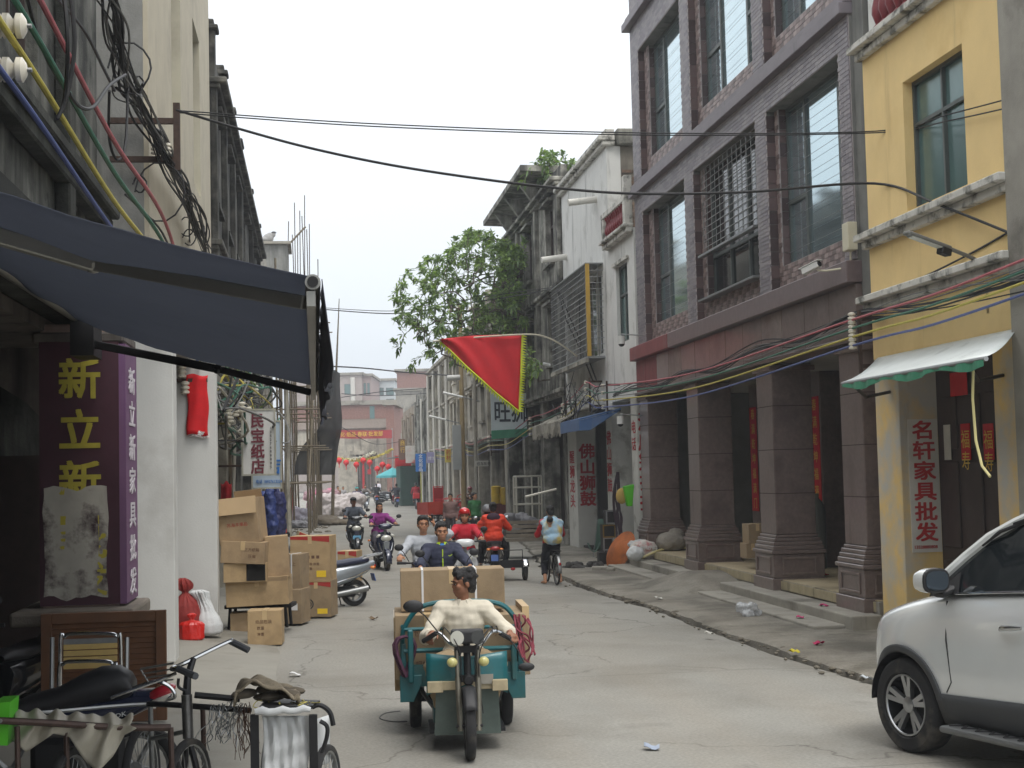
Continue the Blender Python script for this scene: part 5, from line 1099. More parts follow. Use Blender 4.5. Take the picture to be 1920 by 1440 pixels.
# wires across the street
for i, (lb, pts, r_) in enumerate((
    ('upper thin wire of the pair crossing high above the street', ((330, 207, 18.3), (700, 232, 18.2), (1190, 249, 18), (1640, 246, 17.75), (1780, 214, 15.6), (1925, 176, 13.8)), .008),
    ('lower thin wire of the pair crossing high above the street', ((330, 211, 18.3), (700, 237, 18.2), (1190, 253, 18), (1640, 249, 17.75), (1780, 226, 15.6), (1925, 194, 13.8)), .008),
    ('thick black cable sagging across the street to the yellow building', ((330, 206, 18.3), (450, 242, 18.3), (575, 276, 18.3), (720, 307, 18.2), (870, 331, 18.1), (1030, 351, 18), (1190, 363, 18), (1400, 360, 17.9), (1640, 344, 17.8), (1760, 384, 15.8), (1925, 450, 13.9)), .017),
    ('black wire rising past the street lamp to the upper right', ((1640, 560, 17.9), (1730, 520, 16.5), (1830, 470, 15.2), (1925, 415, 14)), .012),
    ('double black wire running through the leafy tree', ((605, 580, 66), (740, 588, 58), (850, 572, 52), (960, 556, 46), (1045, 540, 41.5)), .022),
    ('black wire just above the double wire through the tree', ((605, 577, 66), (740, 583, 58), (850, 566, 52), (960, 549, 46), (1045, 538, 41.5)), .014),
    ('black cable crossing the far street above the pink block', ((600, 686, 72), (680, 690, 76), (760, 698, 80), (860, 705, 76)), .035),
    ('thin wire crossing the far street at roof height', ((640, 745, 90), (720, 734, 92), (790, 729, 92), (850, 726, 90)), .025),
    ('lower thin wire crossing the far street before the pale block', ((640, 738, 95), (700, 742, 95), (760, 740, 96), (820, 736, 95)), .02),
    ('low wire crossing the far street above the garlands', ((640, 800, 100), (700, 832, 104), (760, 826, 104)), .02))):
    cable('overhead_wire', lb, [pa(*p) for p in pts], r_, CABLE)
# ------------------------------------------------------------------ foliage
LEAF = mat('leaf_green', C(96,120,76), .5, var=.35, scale=1.2)
LEAFL = mat('leaf_light', C(134,160,86), .5, var=.3, scale=1.2)
translucent(LEAF, C(120,150,70), .3); translucent(LEAFL, C(150,180,80), .35)
BARK = mat('bark_grey', C(96,88,78), .9, var=.3, scale=8, bump=.4)
def leaf(mb, p, d, ln, w):
    d = d.normalized(); sd_ = d.cross(Vector((random.uniform(-.5, .5), random.uniform(-.5, .5), 1))); sd_ = sd_.normalized() if sd_.length > .01 else Vector((1, 0, 0)); up = sd_.cross(d)
    dr = Vector((0, 0, -ln*.25))
    m1, m2, tip = p+d*ln*.35+up*ln*.05, p+d*ln*.7+dr*.4, p+d*ln+dr
    mb.add([p, m1+sd_*w, m2+sd_*w*.8, tip, m2-sd_*w*.8, m1-sd_*w, m1-up*w*.25, m2-up*w*.25], [(0, 1, 6), (1, 2, 7, 6), (2, 3, 7), (0, 6, 5), (5, 6, 7, 4), (4, 7, 3)])
def leafy(name, label, root, tips, ln, rtrunk, nl, seed=3, lightp=.2, cat='tree'):
    random.seed(seed); root = Vector(root); t = sthing(name, label, cat, *root)
    nodes = [(root, None)]; tips = sorted([Vector(p) for p in tips], key=lambda p: (p-root).length)
    for p in tips:
        best = min(range(len(nodes)), key=lambda i: (nodes[i][0]-p).length + .45*(nodes[i][0]-root).length*(0 if i else 0) + .35*abs((nodes[i][0]-root).length-(p-root).length))
        q = nodes[best][0]; m = q.lerp(p, .5)+Vector((random.uniform(-.1, .1), random.uniform(-.1, .1), random.uniform(.0, .12)))*(p-q).length
        nodes.append((m, best)); nodes.append((p, len(nodes)-1))
    cnt = [1]*len(nodes)
    for i in range(len(nodes)-1, 0, -1): cnt[nodes[i][1]] += cnt[i]
    rr = lambda i: max(.006, rtrunk*(cnt[i]/cnt[0])**.5)
    k = MB()
    for i in range(1, len(nodes)): j = nodes[i][1]; k.cyl(nodes[j][0], nodes[i][0], rr(j) if j else min(rr(j), rr(i)*1.5), rr(i), 6, cap=False)
    k.build('trunk', BARK, t, smooth=True)
    A, B = MB(), MB()
    for i in range(1, len(nodes)):
        p, j = nodes[i]; d = (p-nodes[j][0])
        if cnt[i] > 14: continue
        n = nl if cnt[i] == 1 else nl//3
        for q in range(n):
            tt = random.uniform(.35, 1.05); dd = (d.normalized()*.7+Vector((random.gauss(0, .6), random.gauss(0, .6), random.gauss(.1, .5))))
            leaf(B if random.random() < lightp else A, nodes[j][0]+d*tt+Vector((random.gauss(0, .04), random.gauss(0, .04), random.gauss(0, .04))), dd, ln*random.uniform(.6, 1.15), ln*random.uniform(.13, .19))
    A.build('crown', LEAF, t, fixn=False); B.build('crown', LEAFL, t, fixn=False)
    return t
def inside(x, y, P):
    c = False; j = len(P)-1
    for i in range(len(P)):
        if (P[i][1] > y) != (P[j][1] > y) and x < (P[j][0]-P[i][0])*(y-P[i][1])/(P[j][1]-P[i][1])+P[i][0]: c = not c
        j = i
    return c
random.seed(21)
POLY = [(742, 545), (770, 500), (800, 482), (835, 480), (850, 450), (885, 428), (930, 440), (985, 445), (1035, 462), (1050, 500), (1045, 560), (1010, 640), (985, 700), (905, 705), (860, 690), (800, 660), (780, 640), (740, 600)]
tips = []
while len(tips) < 760:
    x, y = random.uniform(735, 1050), random.uniform(425, 705)
    if not inside(x, y, POLY): continue
    if x < 860 and random.random() < .25: continue
    a = 50+random.uniform(-3.2, 3.2)
    if x > 1000 and random.random() < .1: continue
    b, z = ha(x, y, a)
    if b < RB+.25: b = RB+random.uniform(.25, .9)
    tips.append((a, b, z))
for x, y in ((738, 640), (745, 655), (752, 648), (790, 668), (770, 690), (812, 672), (735, 560), (745, 600), (790, 500), (835, 655), (850, 640), (800, 640)): tips.append(pa(x, y, 50.5))
leafy('street_tree', 'leafy tree growing out of the mouldy house front over the street', (50.5, RB+.1, 5.2), tips, .235, .14, 23, 22, .35)
random.seed(5)
tips = [pa(random.gauss(1036, 18), random.uniform(290, 345), 45+random.uniform(-1, 1)) for i in range(34)] + [pa(1018, 288, 45), pa(1075, 305, 45), pa(1010, 310, 45)]
leafy('roof_shrub', 'leafy shrub sprouting from the roof of the mouldy house', pa(1042, 352, 45), tips, .26, .05, 16, 6, .15, 'shrub')
tips = [pa(random.uniform(975, 1015), random.uniform(640, 720), 44+random.uniform(-1, 1)) for i in range(18)]
leafy('wall_shrub', 'small shrub hanging from the mouldy wall beside the flag', (44.5, RB+.05, 5.0), tips, .24, .03, 12, 7, .35, 'shrub')
tips = [(28+random.uniform(-2, 3), 1.5+random.uniform(-.5, .4), 4.1+random.uniform(-.5, .6)) for i in range(14)]
leafy('creeper', 'green creeper grown into the wire tangle on the left', (29, 2.0, 3.6), tips, .12, .02, 14, 8, .3, 'plant')
# ------------------------------------------------------------------ red pennant
random.seed(11)
FA = 36.4; fl = sthing('red_pennant', 'red triangular pennant with yellow green toothed edge on a bent pole', 'flag', *pa(1080, 668, FA+.6))
P0, P1, P2 = Vector(pa(824, 637, FA)), Vector(pa(980, 627, FA)), Vector(pa(975, 772, FA))
def ff(u, v):      # v down the hoist, u from hoist to tip
    top = P1.lerp(P0, u); bot = P2.lerp(P0, u); p = top.lerp(bot, v)+Vector((.10*math.sin(u*5+v*2)+.03*math.sin(u*17+v*9), 0, -.05*math.sin(PI*u)*(1-v)*-1.0 - .09*math.sin(PI*u)*v)); return p
k = MB(); k.grid(ff, 20, 14); k.build('cloth', mat('pennant_red', C(190,24,34), .75, var=.06, scale=4), fl, smooth=True, solid=.008)
FRG = mat('pennant_fringe', C(196,206,50), .75, var=.1)
k = MB(); n = 30
def teeth(fn, nrm):
    for i in range(n):
        a, b = fn(i/n), fn((i+1)/n); c = a.lerp(b, .55)+nrm; k.quad(a, b, b.lerp(c, .6), c, a.lerp(c, .5))
teeth(lambda t: ff(t, 1), Vector((0, -.02, -.13))+Vector((0, .03, 0))); teeth(lambda t: ff(0, t), Vector((0, -.12, -.03)))
k.build('fringe', FRG, fl, solid=.012)
k = MB(); k.tube([ff(i/20, 1)+Vector((-.01, 0, 0)) for i in range(21)], .025, 5); k.tube([ff(0, i/14)+Vector((-.01, 0, 0)) for i in range(15)], .025, 5); k.build('edge_band', FRG, fl)
k = MB(); k.tube(spline([pa(812, 640, FA), pa(900, 632, FA), pa(985, 627, FA), pa(1020, 631, FA+.3), pa(1050, 645, FA+.6), pa(1082, 668, FA+1)], 8), .022, 7); k.build('flag_pole', mat('bamboo_pale', C(196,190,170), .7), fl, smooth=True)
# ------------------------------------------------------------------ vehicles
random.seed(31)
def interp(x, T):
    if x <= T[0][0]: return T[0][1]
    for (x0, y0), (x1, y1) in zip(T, T[1:]):
        if x <= x1: return y0+(y1-y0)*(x-x0)/(x1-x0)
    return T[-1][1]
def loft(k, secs, n=14, p=2.6, cap=True):          # secs: (x, y, z, half width, half height) rings in the XZ plane
    vs = []
    for (cx, cy, cz, w, h) in secs:
        for i in range(n):
            t = 2*PI*i/n; c, s_ = math.cos(t), math.sin(t)
            vs.append((cx+w*math.copysign(abs(c)**(2/p), c), cy, cz+h*math.copysign(abs(s_)**(2/p), s_)))
    m = len(secs); fs = [(j*n+i, j*n+(i+1) % n, (j+1)*n+(i+1) % n, (j+1)*n+i) for j in range(m-1) for i in range(n)]
    if cap: fs += [tuple(range(n)), tuple((m-1)*n+i for i in range(n-1, -1, -1))]
    return k.add(vs, fs)
TYRE = mat('tyre_rubber', C(40,40,41), .9, var=.2, scale=10, blotch=C(78,74,68), bamt=.3, bsc=4)
CHROME = mat('chrome', C(190,192,194), .16, 1, var=.04)
PLAST = mat('black_plastic', C(36,36,38), .55, var=.12)
LAMPG = mat('lamp_lens', C(206,206,196), .15, .2, var=.06, coat=.6)
AMBER = mat('amber_lens', C(214,120,34), .25, var=.06, coat=.5)
REDLN = mat('red_lens', C(170,22,26), .25, var=.06, coat=.5)
SEATB = mat('black_vinyl', C(34,34,37), .5, var=.12, scale=6)
def wheel(par, c, R, w, name='wheel', spokes=0, ax=(1, 0, 0), rimm=None):
    c = Vector(c); k = MB(); r = w/2
    k.lathe(c, ax, [(R-w*.75, -r*.75), (R-w*.45, -r), (R-w*.12, -r*.85), (R, -r*.4), (R, r*.4), (R-w*.12, r*.85), (R-w*.45, r), (R-w*.75, r*.75)], 28)
    t = k.build('tyre', TYRE, par, smooth=True)
    k = MB(); k.lathe(c, ax, [(R-w*.72, -r*.7), (R-w*.95, -r*.5), (R-w*.95, r*.5), (R-w*.72, r*.7)], 24)
    k.lathe(c, ax, [(0, -r*.8), (R*.16, -r*.8), (R*.16, r*.8), (0, r*.8)], 12)
    d = Vector(ax).normalized(); u = d.orthogonal().normalized(); v = d.cross(u)
    if spokes:
        for i in range(spokes): g = 2*PI*i/spokes; e = u*math.cos(g)+v*math.sin(g); k.cyl(c+e*R*.1+d*r*.3*(-1)**i, c+e*(R-w*.9), .0022, n=4)
    else:
        for i in range(5): g = 2*PI*i/5; e = u*math.cos(g)+v*math.sin(g); k.cyl(c+e*R*.12, c+e*(R-w*.8), .022, .016, 6)
    k.build('rim', rimm or STEEL, t, smooth=True)
    return t
def mirror(par, base, head, m=None, face=(0, 1, 0), rx_=.06, rz_=.045):
    k = MB(); b, h = Vector(base), Vector(head); k.tube([b, b.lerp(h, .5)+Vector((0, .02, .02)), h], .006, 6)
    k.ell(h, (rx_, .022, rz_), 12, 8); o = k.build('mirror', m or PLAST, par, smooth=True)
    q = MB(); q.ell(h+Vector(face)*.02, (rx_*.85, .006, rz_*.85), 12, 6); q.build('mirror_glass', CHROME, o, smooth=True)
def cargo_trike(label, loc, rz_, bm, group=None, load=True, plank=True):
    t = thing('cargo_trike', label, 'tricycle', loc, rz_, group)
    wheel(t, (0, 0, .26), .26, .085, spokes=0)
    for s in (-1, 1):
        wheel(t, (s*.42, 1.55, .25), .25, .11)
        k = MB(); k.cyl((s*.075, .0, .22), (s*.085, .10, .62), .024, n=10); k.cyl((s*.085, .10, .62), (s*.09, .17, .86), .019, n=10); k.build('fork_leg', mat('fork_dull', C(120,116,104), .45, .6, var=.25, scale=10), t, smooth=True)
    k = MB(); k.cyl((-.11, 0, .26), (.11, 0, .26), .012, n=8); k.build('axle', BLACKM, t); k = MB(); k.bx(-.1, .1, .09, .14, .58, .63); k.build('fork_bridge', BLACKM, t); k = MB(); k.bx(-.1, .1, .14, .2, .80, .85); k.build('fork_bridge', BLACKM, t); k = MB(); k.cyl((0, .13, .62), (0, .22, .9), .03, n=8); k.build('steering_tube', BLACKM, t)
    k = MB()
    for i in range(9):
        g0 = rad(30+i*15); k.bx(-.055, .055, -.0, .001, 0, .001) if False else None
    k.grid(lambda u, v: (-.055+.11*u, .285*math.cos(rad(20+130*v))*1.0, .26+.29*math.sin(rad(20+130*v))+.012*math.sin(PI*u)), 4, 14); k.build('front_mudguard', bm if not plank else PLAST, t, smooth=True, solid=.004)
    # handlebar, dials, lamps
    k = MB(); k.tube(spline([(-.36, .36, .87), (-.24, .26, .95), (-.13, .17, .87), (0, .16, .83), (.13, .17, .87), (.24, .26, .95), (.42, .38, .85)], 6), .013, 8); hbr = k.build('handlebar', CHROME, t, smooth=True)
    for s, x0, x1 in ((-1, -.25, -.36), (1, .29, .41)): k = MB(); k.cyl((x0, .27 if s < 0 else .30, .945 if s < 0 else .925), (x1, .355 if s < 0 else .375, .875 if s < 0 else .855), .020, n=8); k.build('grip', PLAST, hbr, smooth=True)
    k = MB(); k.box((0, .12, .93), (.27, .12, .11)); dsh = k.build('instrument_cluster', PLAST, t, bev=.02, seg=2)
    for x in (-.085, .085): k = MB(); k.cyl((x, .05, .925), (x, .10, .925), .056, n=16); k.build('lamp', LAMPG if x < 0 else mat('dial_glass', C(70,72,72), .2), dsh, smooth=True)
    for s in (-1, 1): k = MB(); k.ell((s*.13, .05, .74), (.045, .03, .038), 12, 8); k.build('indicator', mat('indicator_cream', C(190,184,120), .3, coat=.4), t, smooth=True)
    k = MB(); k.lathe((0, .06, .6), (0, -1, 0), [(0, .03), (.03, .03), (.045, .01), (.045, -.03), (0, -.03)], 14); k.build('horn', BLACKM, t, smooth=True)
    mirror(t, (-.24, .26, .96), (-.44, .16, 1.17), rx_=.085, rz_=.05)
    mirror(t, (.36, .33, .89), (.50, .25, .66), rx_=.07, rz_=.035)
    # leg shield, footwell and bench
    k = MB(); k.grid(lambda u, v: (-.34+.68*u, .26-.05*math.sin(PI*u)+.02*v, .52+.24*v+.035*math.sin(PI*u)*(v-1)*(-1.4)*0 - .06*abs(2*u-1)**3*(1-v)+ .03*abs(2*u-1)*v), 14, 5); k.build('leg_shield', bm, t, smooth=True, solid=.01)
    k = MB(); k.prism([(-.28, .32, .14), (.28, .32, .14), (.26, .28, .53), (-.26, .28, .53)], (0, .03, 0)); k.build('footwell_panel', mat('panel_greygreen', C(92,104,98), .6, .2, var=.2, scale=6, blotch=C(70,80,76), bamt=.4), t)
    k = MB(); k.bx(-.32, .32, .35, .85, .15, .18); k.build('foot_plate', BLACKM, t)
    if plank:
        k = MB(); k.box((-.27, .2, .535), (.13, .05, .085)); k.box((.27, .2, .535), (.13, .05, .085)); k.box((0, .225, .54), (.66, .035, .07)); k.build('wooden_plank', mat('raw_plank', C(176,162,132), .85, var=.18, scale=9), t, bev=.004)
    k = MB(); loft(k, [(0, .62, .52, .26, .05), (0, .64, .54, .29, .07), (0, .95, .56, .30, .07), (0, 1.0, .55, .27, .05)]); k.build('driver_seat', SEATB, t, smooth=True)
    k = MB(); k.bx(-.28, .28, .64, 1.0, .18, .48); k.build('battery_box', bm, t, bev=.01)
    # chassis and load bed
    k = MB()
    for s in (-1, 1): k.tube([(s*.06, .25, .8), (s*.2, .45, .3), (s*.28, .8, .3), (s*.36, 1.2, .36), (s*.36, 2.25, .36)], .022, 8)
    k.cyl((-.45, 1.55, .25), (.45, 1.55, .25), .03, n=8); k.build('chassis', BLACKM, t, smooth=True)
    k = MB(); k.bx(-.54, .54, 1.06, 2.3, .42, .46); k.build('bed_floor', bm, t)
    for s in (-1, 1):
        k = MB(); k.bx(s*.50, s*.545, 1.05, 2.3, .46, .78); k.build('bed_side', bm, t, bev=.006)
        k = MB(); k.prism([(s*.56, 1.02, .52), (s*.36, 1.02, .52), (s*.36, 1.02, .46), (s*.44, 1.02, .30), (s*.56, 1.02, .30)], (0, .04, 0)); k.build('corner_plate', bm, t, bev=.004)
        k = MB(); k.box((s*.46, 1.0, .68), (.05, .05, .44)); k.build('stake', bm, t, bev=.01)
    k = MB(); k.bx(-.5, .5, 1.055, 1.09, .461, .60); k.build('bed_front', bm, t)
    k = MB(); k.tube(spline([(-.53, 1.08, .5), (-.53, 1.07, .82), (-.50, 1.06, .93), (-.40, 1.05, 1.06), (-.25, 1.05, 1.11), (0, 1.05, 1.12), (.25, 1.05, 1.11), (.40, 1.05, 1.06), (.50, 1.06, .93), (.53, 1.07, .82), (.53, 1.08, .5)], 5), .022, 8)
    k.build('headboard_hoop', bm, t, smooth=True)
    k = MB(); k.cyl((-.51, 1.05, .90), (.51, 1.05, .90), .016, n=8); k.cyl((-.52, 1.05, .72), (.52, 1.05, .72), .02, n=8); k.build('headboard_rail', bm, t, smooth=True)
    for s in (-1, 1): k = MB(); k.tube([(s*.53, 1.1, .92), (s*.54, 2.25, .92), (s*.54, 2.28, .5)], .016, 8); k.build('side_rail', bm, t, smooth=True)
    return t
TEAL = mat('teal_paint', C(24,98,104), .42, .1, var=.12, scale=5, coat=.3, blotch=C(46,88,86), bamt=.45, bsc=3.5, streak=C(70,92,86), samt=.4, sscale=5, moss=C(84,70,56), mamt=.12)
TP = G(882, 1425); TR_ROT = FACE-rad(3)
trike = cargo_trike('teal cargo tricycle loaded with cartons coming towards the camera', TP, TR_ROT, TEAL)
ROPE = mat('red_rope', C(132,60,72), .9, var=.3, scale=20)
for x0, x1 in ((-.20, -.06), (.22, .06), (.26, .09)):
    k = MB(); k.tube(spline([(x0, .24, .94), (x0*.9, .10, 1.0), (x1*1.2, .04, .84), (x1, .08, .6), (x1*1.3, .06, .34)], 6), .005, 5); k.build('control_cable', CABLE, trike, smooth=True)
k = MB(); k.box((.15, .19, .585), (.13, .006, .075)); k.build('number_tag', mat('tag_dirty', C(150,146,136), .7, var=.2), trike)
rp_ = thing('rope_bundle', 'tangled red rope hanging on the right rail of the teal tricycle', 'rope', TP, TR_ROT)
for i in range(9):
    k = MB(); p = Vector((.50+random.gauss(0, .03), 1.02, .98+random.gauss(0, .03))); pts = [p]
    for j in range(5): p = p+Vector((random.gauss(.015, .03), random.gauss(-.01, .03), -random.uniform(.04, .10))); pts.append(p)
    k.tube(spline(pts, 5), .009, 5); k.build('strand', ROPE, rp_, smooth=True)
rp2 = thing('rope_coil', 'dark red rope coil on the left rail of the teal tricycle', 'rope', TP, TR_ROT)
for i in range(6):
    k = MB(); c = Vector((-.50+random.gauss(0, .02), 1.0+random.gauss(0, .02), .68)); k.tube([c+Vector((.03*math.sin(2*t), .02*math.cos(t), .17*math.sin(t)))+Vector((.07*math.cos(t), 0, 0)) for t in [q*.5 for q in range(14)]], .010, 5); k.build('strand', mat('purple_rope', C(84,50,70), .9, var=.3, scale=20), rp2, smooth=True)
# cartons on the tricycle
CARD = mat('carton_brown', C(166,142,110), .88, var=.1, scale=3, blotch=C(146,124,96), bamt=.45, bsc=2.2, bump=.35, bscale=9, streak=C(150,128,98), samt=.35, sscale=6)
CARD2 = mat('carton_grey_brown', C(152,132,104), .9, var=.1, scale=3, blotch=C(132,114,90), bamt=.45, bsc=2.2, bump=.35, bscale=9)
CARD3 = mat('carton_light', C(178,152,114), .88, var=.1, scale=3, blotch=C(158,134,100), bamt=.45, bsc=2.2, bump=.35, bscale=9)
CARDI = mat('carton_inside', C(140,112,78), .9, var=.08)
TAPE = mat('parcel_tape', C(196,170,128), .35, var=.05)
INK = mat('carton_print', C(104,74,56), .85)
INKR = mat('carton_print_red', C(168,52,46), .85)
YLAB = mat('yellow_label', C(226,190,40), .7)
WLAB = mat('white_label', C(216,216,216), .7)
def carton(label, loc, size, rz_=0, tilt=0, lines=(), face=-1, logo=None, redtop=False, lab=None, tape=True, straps=False, group=None, flaps=False, yaw=None, tx=0):
    t = thing('carton', label, 'box', loc, rz_, group); t.rotation_euler = (tx, tilt, rz_); w, d, h = size
    k = MB(); dent = lambda p: p
    k.bx(-w/2, w/2, -d/2, d/2, 0, h)
    body = k.build('carton_body', random.choice((CARD, CARD2, CARD3)), t, bev=.006, seg=2)
    if tape:
        k = MB(); k.bx(-.03, .03, -d/2-.002, d/2+.002, h+.0005, h+.0025); k.bx(-.03, .03, -d/2-.003, -d/2-.0005, h-.12, h+.002); k.build('tape', TAPE, t)
    if redtop:
        k = MB(); k.prism([(-w/2+.004, -d/2-.002, h-.004), (w/2-.004, -d/2-.002, h-.004), (w/2-.004, -d/2-.002, h-.10), (0, -d/2-.002, h-.065), (-w/2+.004, -d/2-.002, h-.05)], (0, .0015, 0)); k.build('red_print_band', INKR, t)
    for (s, x, z, hh, m_) in lines: text(s, (x, -d/2-.0015, z), (1, 0, 0), (0, 0, 1), hh, m_, t, name='print', thick=.0008)
    if lab: (x, z, lw, lh, m_) = lab; k = MB(); k.bx(x, x+lw, -d/2-.003, -d/2-.001, z, z+lh); k.build('sticker', m_, t)
    if straps:
        for x in straps: k = MB(); k.bx(x-.009, x+.009, -d/2-.004, d/2+.004, h, h+.004); k.bx(x-.009, x+.009, -d/2-.006, -d/2, 0, h+.004); k.build('strap', WLAB, t)
    if flaps:
        k = MB(); R = rx(rad(flaps)); k.box(Vector((0, -d/2-.01, h)) + R @ Vector((0, 0, -.13)), (w*.98, .006, .26), R); k.build('flap', CARD, t)
    return t
for o in (trike, rp_, rp2): o.scale = (.94, 1, 1)
def onTrike(x, y, z): q = rz(TR_ROT) @ Vector((x*.94, y, 0)); return (TP.x+q.x, TP.y+q.y, z)
carton('long strapped carton on top of the teal tricycle load', onTrike(-.06, 1.56, 1.02), (.90, .42, .35), TR_ROT, lines=[('易碎', -.02, .22, .07, INKR)], straps=(-.26, .20))
carton('lower left carton on the teal tricycle with printed numbers', onTrike(-.30, 1.52, .47), (.56, .8, .54), TR_ROT, lines=[('2.2 规格纸箱', -.20, .10, .055, INK), ('包装材料', -.12, .36, .055, INK)])
carton('lower right carton on the teal tricycle under the long box', onTrike(.29, 1.56, .47), (.55, .8, .52), TR_ROT, lines=[('规格纸箱', .0, .10, .055, INK), ('小心轻放', .0, .34, .045, INK)])
carton('flat carton hanging over the left side of the teal tricycle', onTrike(-.575, 1.62, .36), (.06, .7, .62), TR_ROT)
carton('flat carton standing at the right side rail of the teal tricycle', onTrike(.60, 1.62, .46), (.06, .7, .58), TR_ROT)
# ------------------------------------------------------------------ scooters
def scooter(name, label, loc, rz_, body, trim=None, seat=None, group=None, rack=True, lamp=None, plate=None, cat='scooter', stand=False, topbox=None, steer=0, tailm=None):
    t = thing(name, label, cat, loc, rz_, group); trim = trim or PLAST; seat = seat or SEATB
    wheel(t, (0, -.64, .225), .225, .095); wheel(t, (0, .60, .225), .225, .105)
    k = MB(); k.grid(lambda u, v: (-.065+.13*u, -.64-.262*math.cos(rad(-15+150*v)), .225+.262*math.sin(rad(-15+150*v))+.02*math.sin(PI*u)), 5, 12); k.build('front_mudguard', body, t, smooth=True, solid=.006)
    k = MB()
    for s in (-1, 1): k.cyl((s*.07, -.64, .225), (s*.055, -.50, .60), .017, n=8)
    k.cyl((0, -.5, .55), (0, -.42, .98), .03, n=8); k.build('fork', STEEL, t, smooth=True)
    # apron: shield with centre ridge
    def apr(u, v):
        x = -1+2*u; w = interp(v, [(0, .13), (.25, .185), (.6, .215), (.85, .17), (1, .12)]); z = .32+.56*v
        return (x*w, -.50+.10*v-.07*(1-abs(x)**2)*(.6+.6*math.sin(PI*v))+.02, z)
    k = MB(); k.grid(apr, 14, 12); k.build('apron', body, t, smooth=True, solid=.012)
    k = MB(); k.grid(lambda u, v: (lambda p: (p[0]*.94, p[1]+.075, p[2]))(apr(u, v)), 10, 8); k.build('inner_shield', trim, t, smooth=True, solid=.01)
    # lower grille, chin, V-shaped badge
    k = MB(); k.prism([(-.075, -.618, .66), (0, -.628, .68), (.075, -.618, .66), (.045, -.612, .44), (0, -.61, .38), (-.045, -.612, .44)], (0, .05, 0)); k.build('centre_badge', trim, t, bev=.008)
    for s in (-1, 1): k = MB(); k.tube([(s*.16, -.53, .64), (s*.12, -.55, .48), (s*.05, -.57, .40)], .012, 6); k.build('trim_strip', CHROME, t, smooth=True)
    k = MB(); k.ell((0, -.575, .745), (.125, .06, .075), 16, 10); k.build('headlight', lamp or LAMPG, t, smooth=True)
    for s in (-1, 1): k = MB(); k.ell((s*.165, -.50, .80), (.06, .04, .035), 12, 8, ry(s*.5)); k.build('indicator', LAMPG if not lamp else AMBER, t, smooth=True)
    # handlebar cowl
    k = MB(); loft(k, [(0, -.55, 1.0, .06, .03), (0, -.53, 1.0, .13, .055), (0, -.46, 1.01, .17, .07), (0, -.38, 1.02, .16, .055), (0, -.34, 1.02, .10, .03)]); k.build('handlebar_cowl', body, t, smooth=True)
    k = MB(); k.tube([(-.34, -.36, 1.03), (-.18, -.42, 1.03), (.18, -.42, 1.03), (.34, -.36, 1.03)], .013, 7); hb2 = k.build('handlebar', BLACKM, t, smooth=True)
    for s in (-1, 1):
        k = MB(); k.cyl((s*.24, -.395, 1.03), (s*.355, -.355, 1.03), .019, n=8); k.build('grip', PLAST, hb2, smooth=True)
        mirror(t, (s*.20, -.42, 1.05), (s*.33, -.44, 1.24), rx_=.062, rz_=.045)
    # floor, body, seat, tail
    k = MB(); k.bx(-.15, .15, -.42, .12, .27, .31); k.build('floorboard', trim, t, bev=.015)
    k = MB(); loft(k, [(0, .0, .34, .14, .06), (0, .06, .48, .15, .17), (0, .2, .50, .17, .19), (0, .5, .56, .18, .155), (0, .8, .64, .14, .10), (0, .96, .70, .08, .05)], 16, 2.8); k.build('rear_body', body, t, smooth=True)
    k = MB()
    for s in (-1, 1): k.tube([(s*.155, .0, .36), (s*.185, .3, .44), (s*.185, .6, .52), (s*.13, .9, .64)], .014, 6)
    k.build('side_trim', CHROME, t, smooth=True)
    k = MB(); loft(k, [(0, .0, .70, .09, .03), (0, .08, .72, .13, .055), (0, .3, .715, .155, .06), (0, .55, .745, .165, .06), (0, .75, .76, .14, .05), (0, .86, .77, .08, .03)], 16, 2.6); k.build('seat', seat, t, smooth=True)
    k = MB(); k.ell((0, .955, .66), (.10, .035, .045), 12, 8); k.build('tail_light', tailm or REDLN, t, smooth=True)
    for s in (-1, 1): k = MB(); k.ell((s*.13, .90, .64), (.045, .05, .03), 10, 6); k.build('rear_indicator', AMBER, t, smooth=True)
    k = MB(); k.grid(lambda u, v: (-.07+.14*u, .60+.28*math.cos(rad(10+120*v)), .225+.28*math.sin(rad(10+120*v))), 4, 10); k.build('rear_mudguard', PLAST, t, smooth=True, solid=.006)
    k = MB(); k.box((0, .95, .47), (.17, .012, .13), rx(.25)); k.build('number_plate', plate or mat('plate_blue', C(60,92,160), .5), t)
    k = MB(); k.cyl((.13, .25, .22), (.15, .8, .30), .045, .055, 12); k.build('exhaust', STEEL, t, smooth=True)
    k = MB(); k.bx(-.10, .08, .2, .62, .16, .34); k.build('engine', BLACKM, t, bev=.03)
    if rack:
        k = MB()
        for s in (-1, 1): k.tube([(s*.11, .66, .76), (s*.12, .82, .82), (s*.10, 1.06, .86), (0, 1.12, .87)], .012, 6)
        for y in (.84, .92, 1.0): k.cyl((-.115, y, .83+.03*(y-.84)), (.115, y, .83+.03*(y-.84)), .008, n=6)
        k.build('rear_rack', mat('rack_silver', C(170,172,174), .35, .7), t, smooth=True)
    if stand: k = MB(); k.tube([(-.08, .35, .24), (-.16, .42, .02), (-.10, .47, .01)], .012, 6); k.build('stand', BLACKM, t)
    return t
def sp(px, py): return G(px, py)
SILV = mat('silver_paint', C(150,156,162), .3, .55, var=.05, coat=.5)
BLKP = mat('black_gloss_paint', C(26,28,32), .22, .1, var=.08, coat=.8)
NVYP = mat('navy_gloss_paint', C(38,44,66), .22, .15, var=.08, coat=.8)
WHTP = mat('white_gloss_paint', C(208,210,212), .25, 0, var=.04, coat=.7)
MRNP = mat('maroon_gloss_paint', C(70,46,46), .25, .2, var=.08, coat=.7)
NVYS = mat('navy_vinyl', C(36,42,66), .5, var=.12)
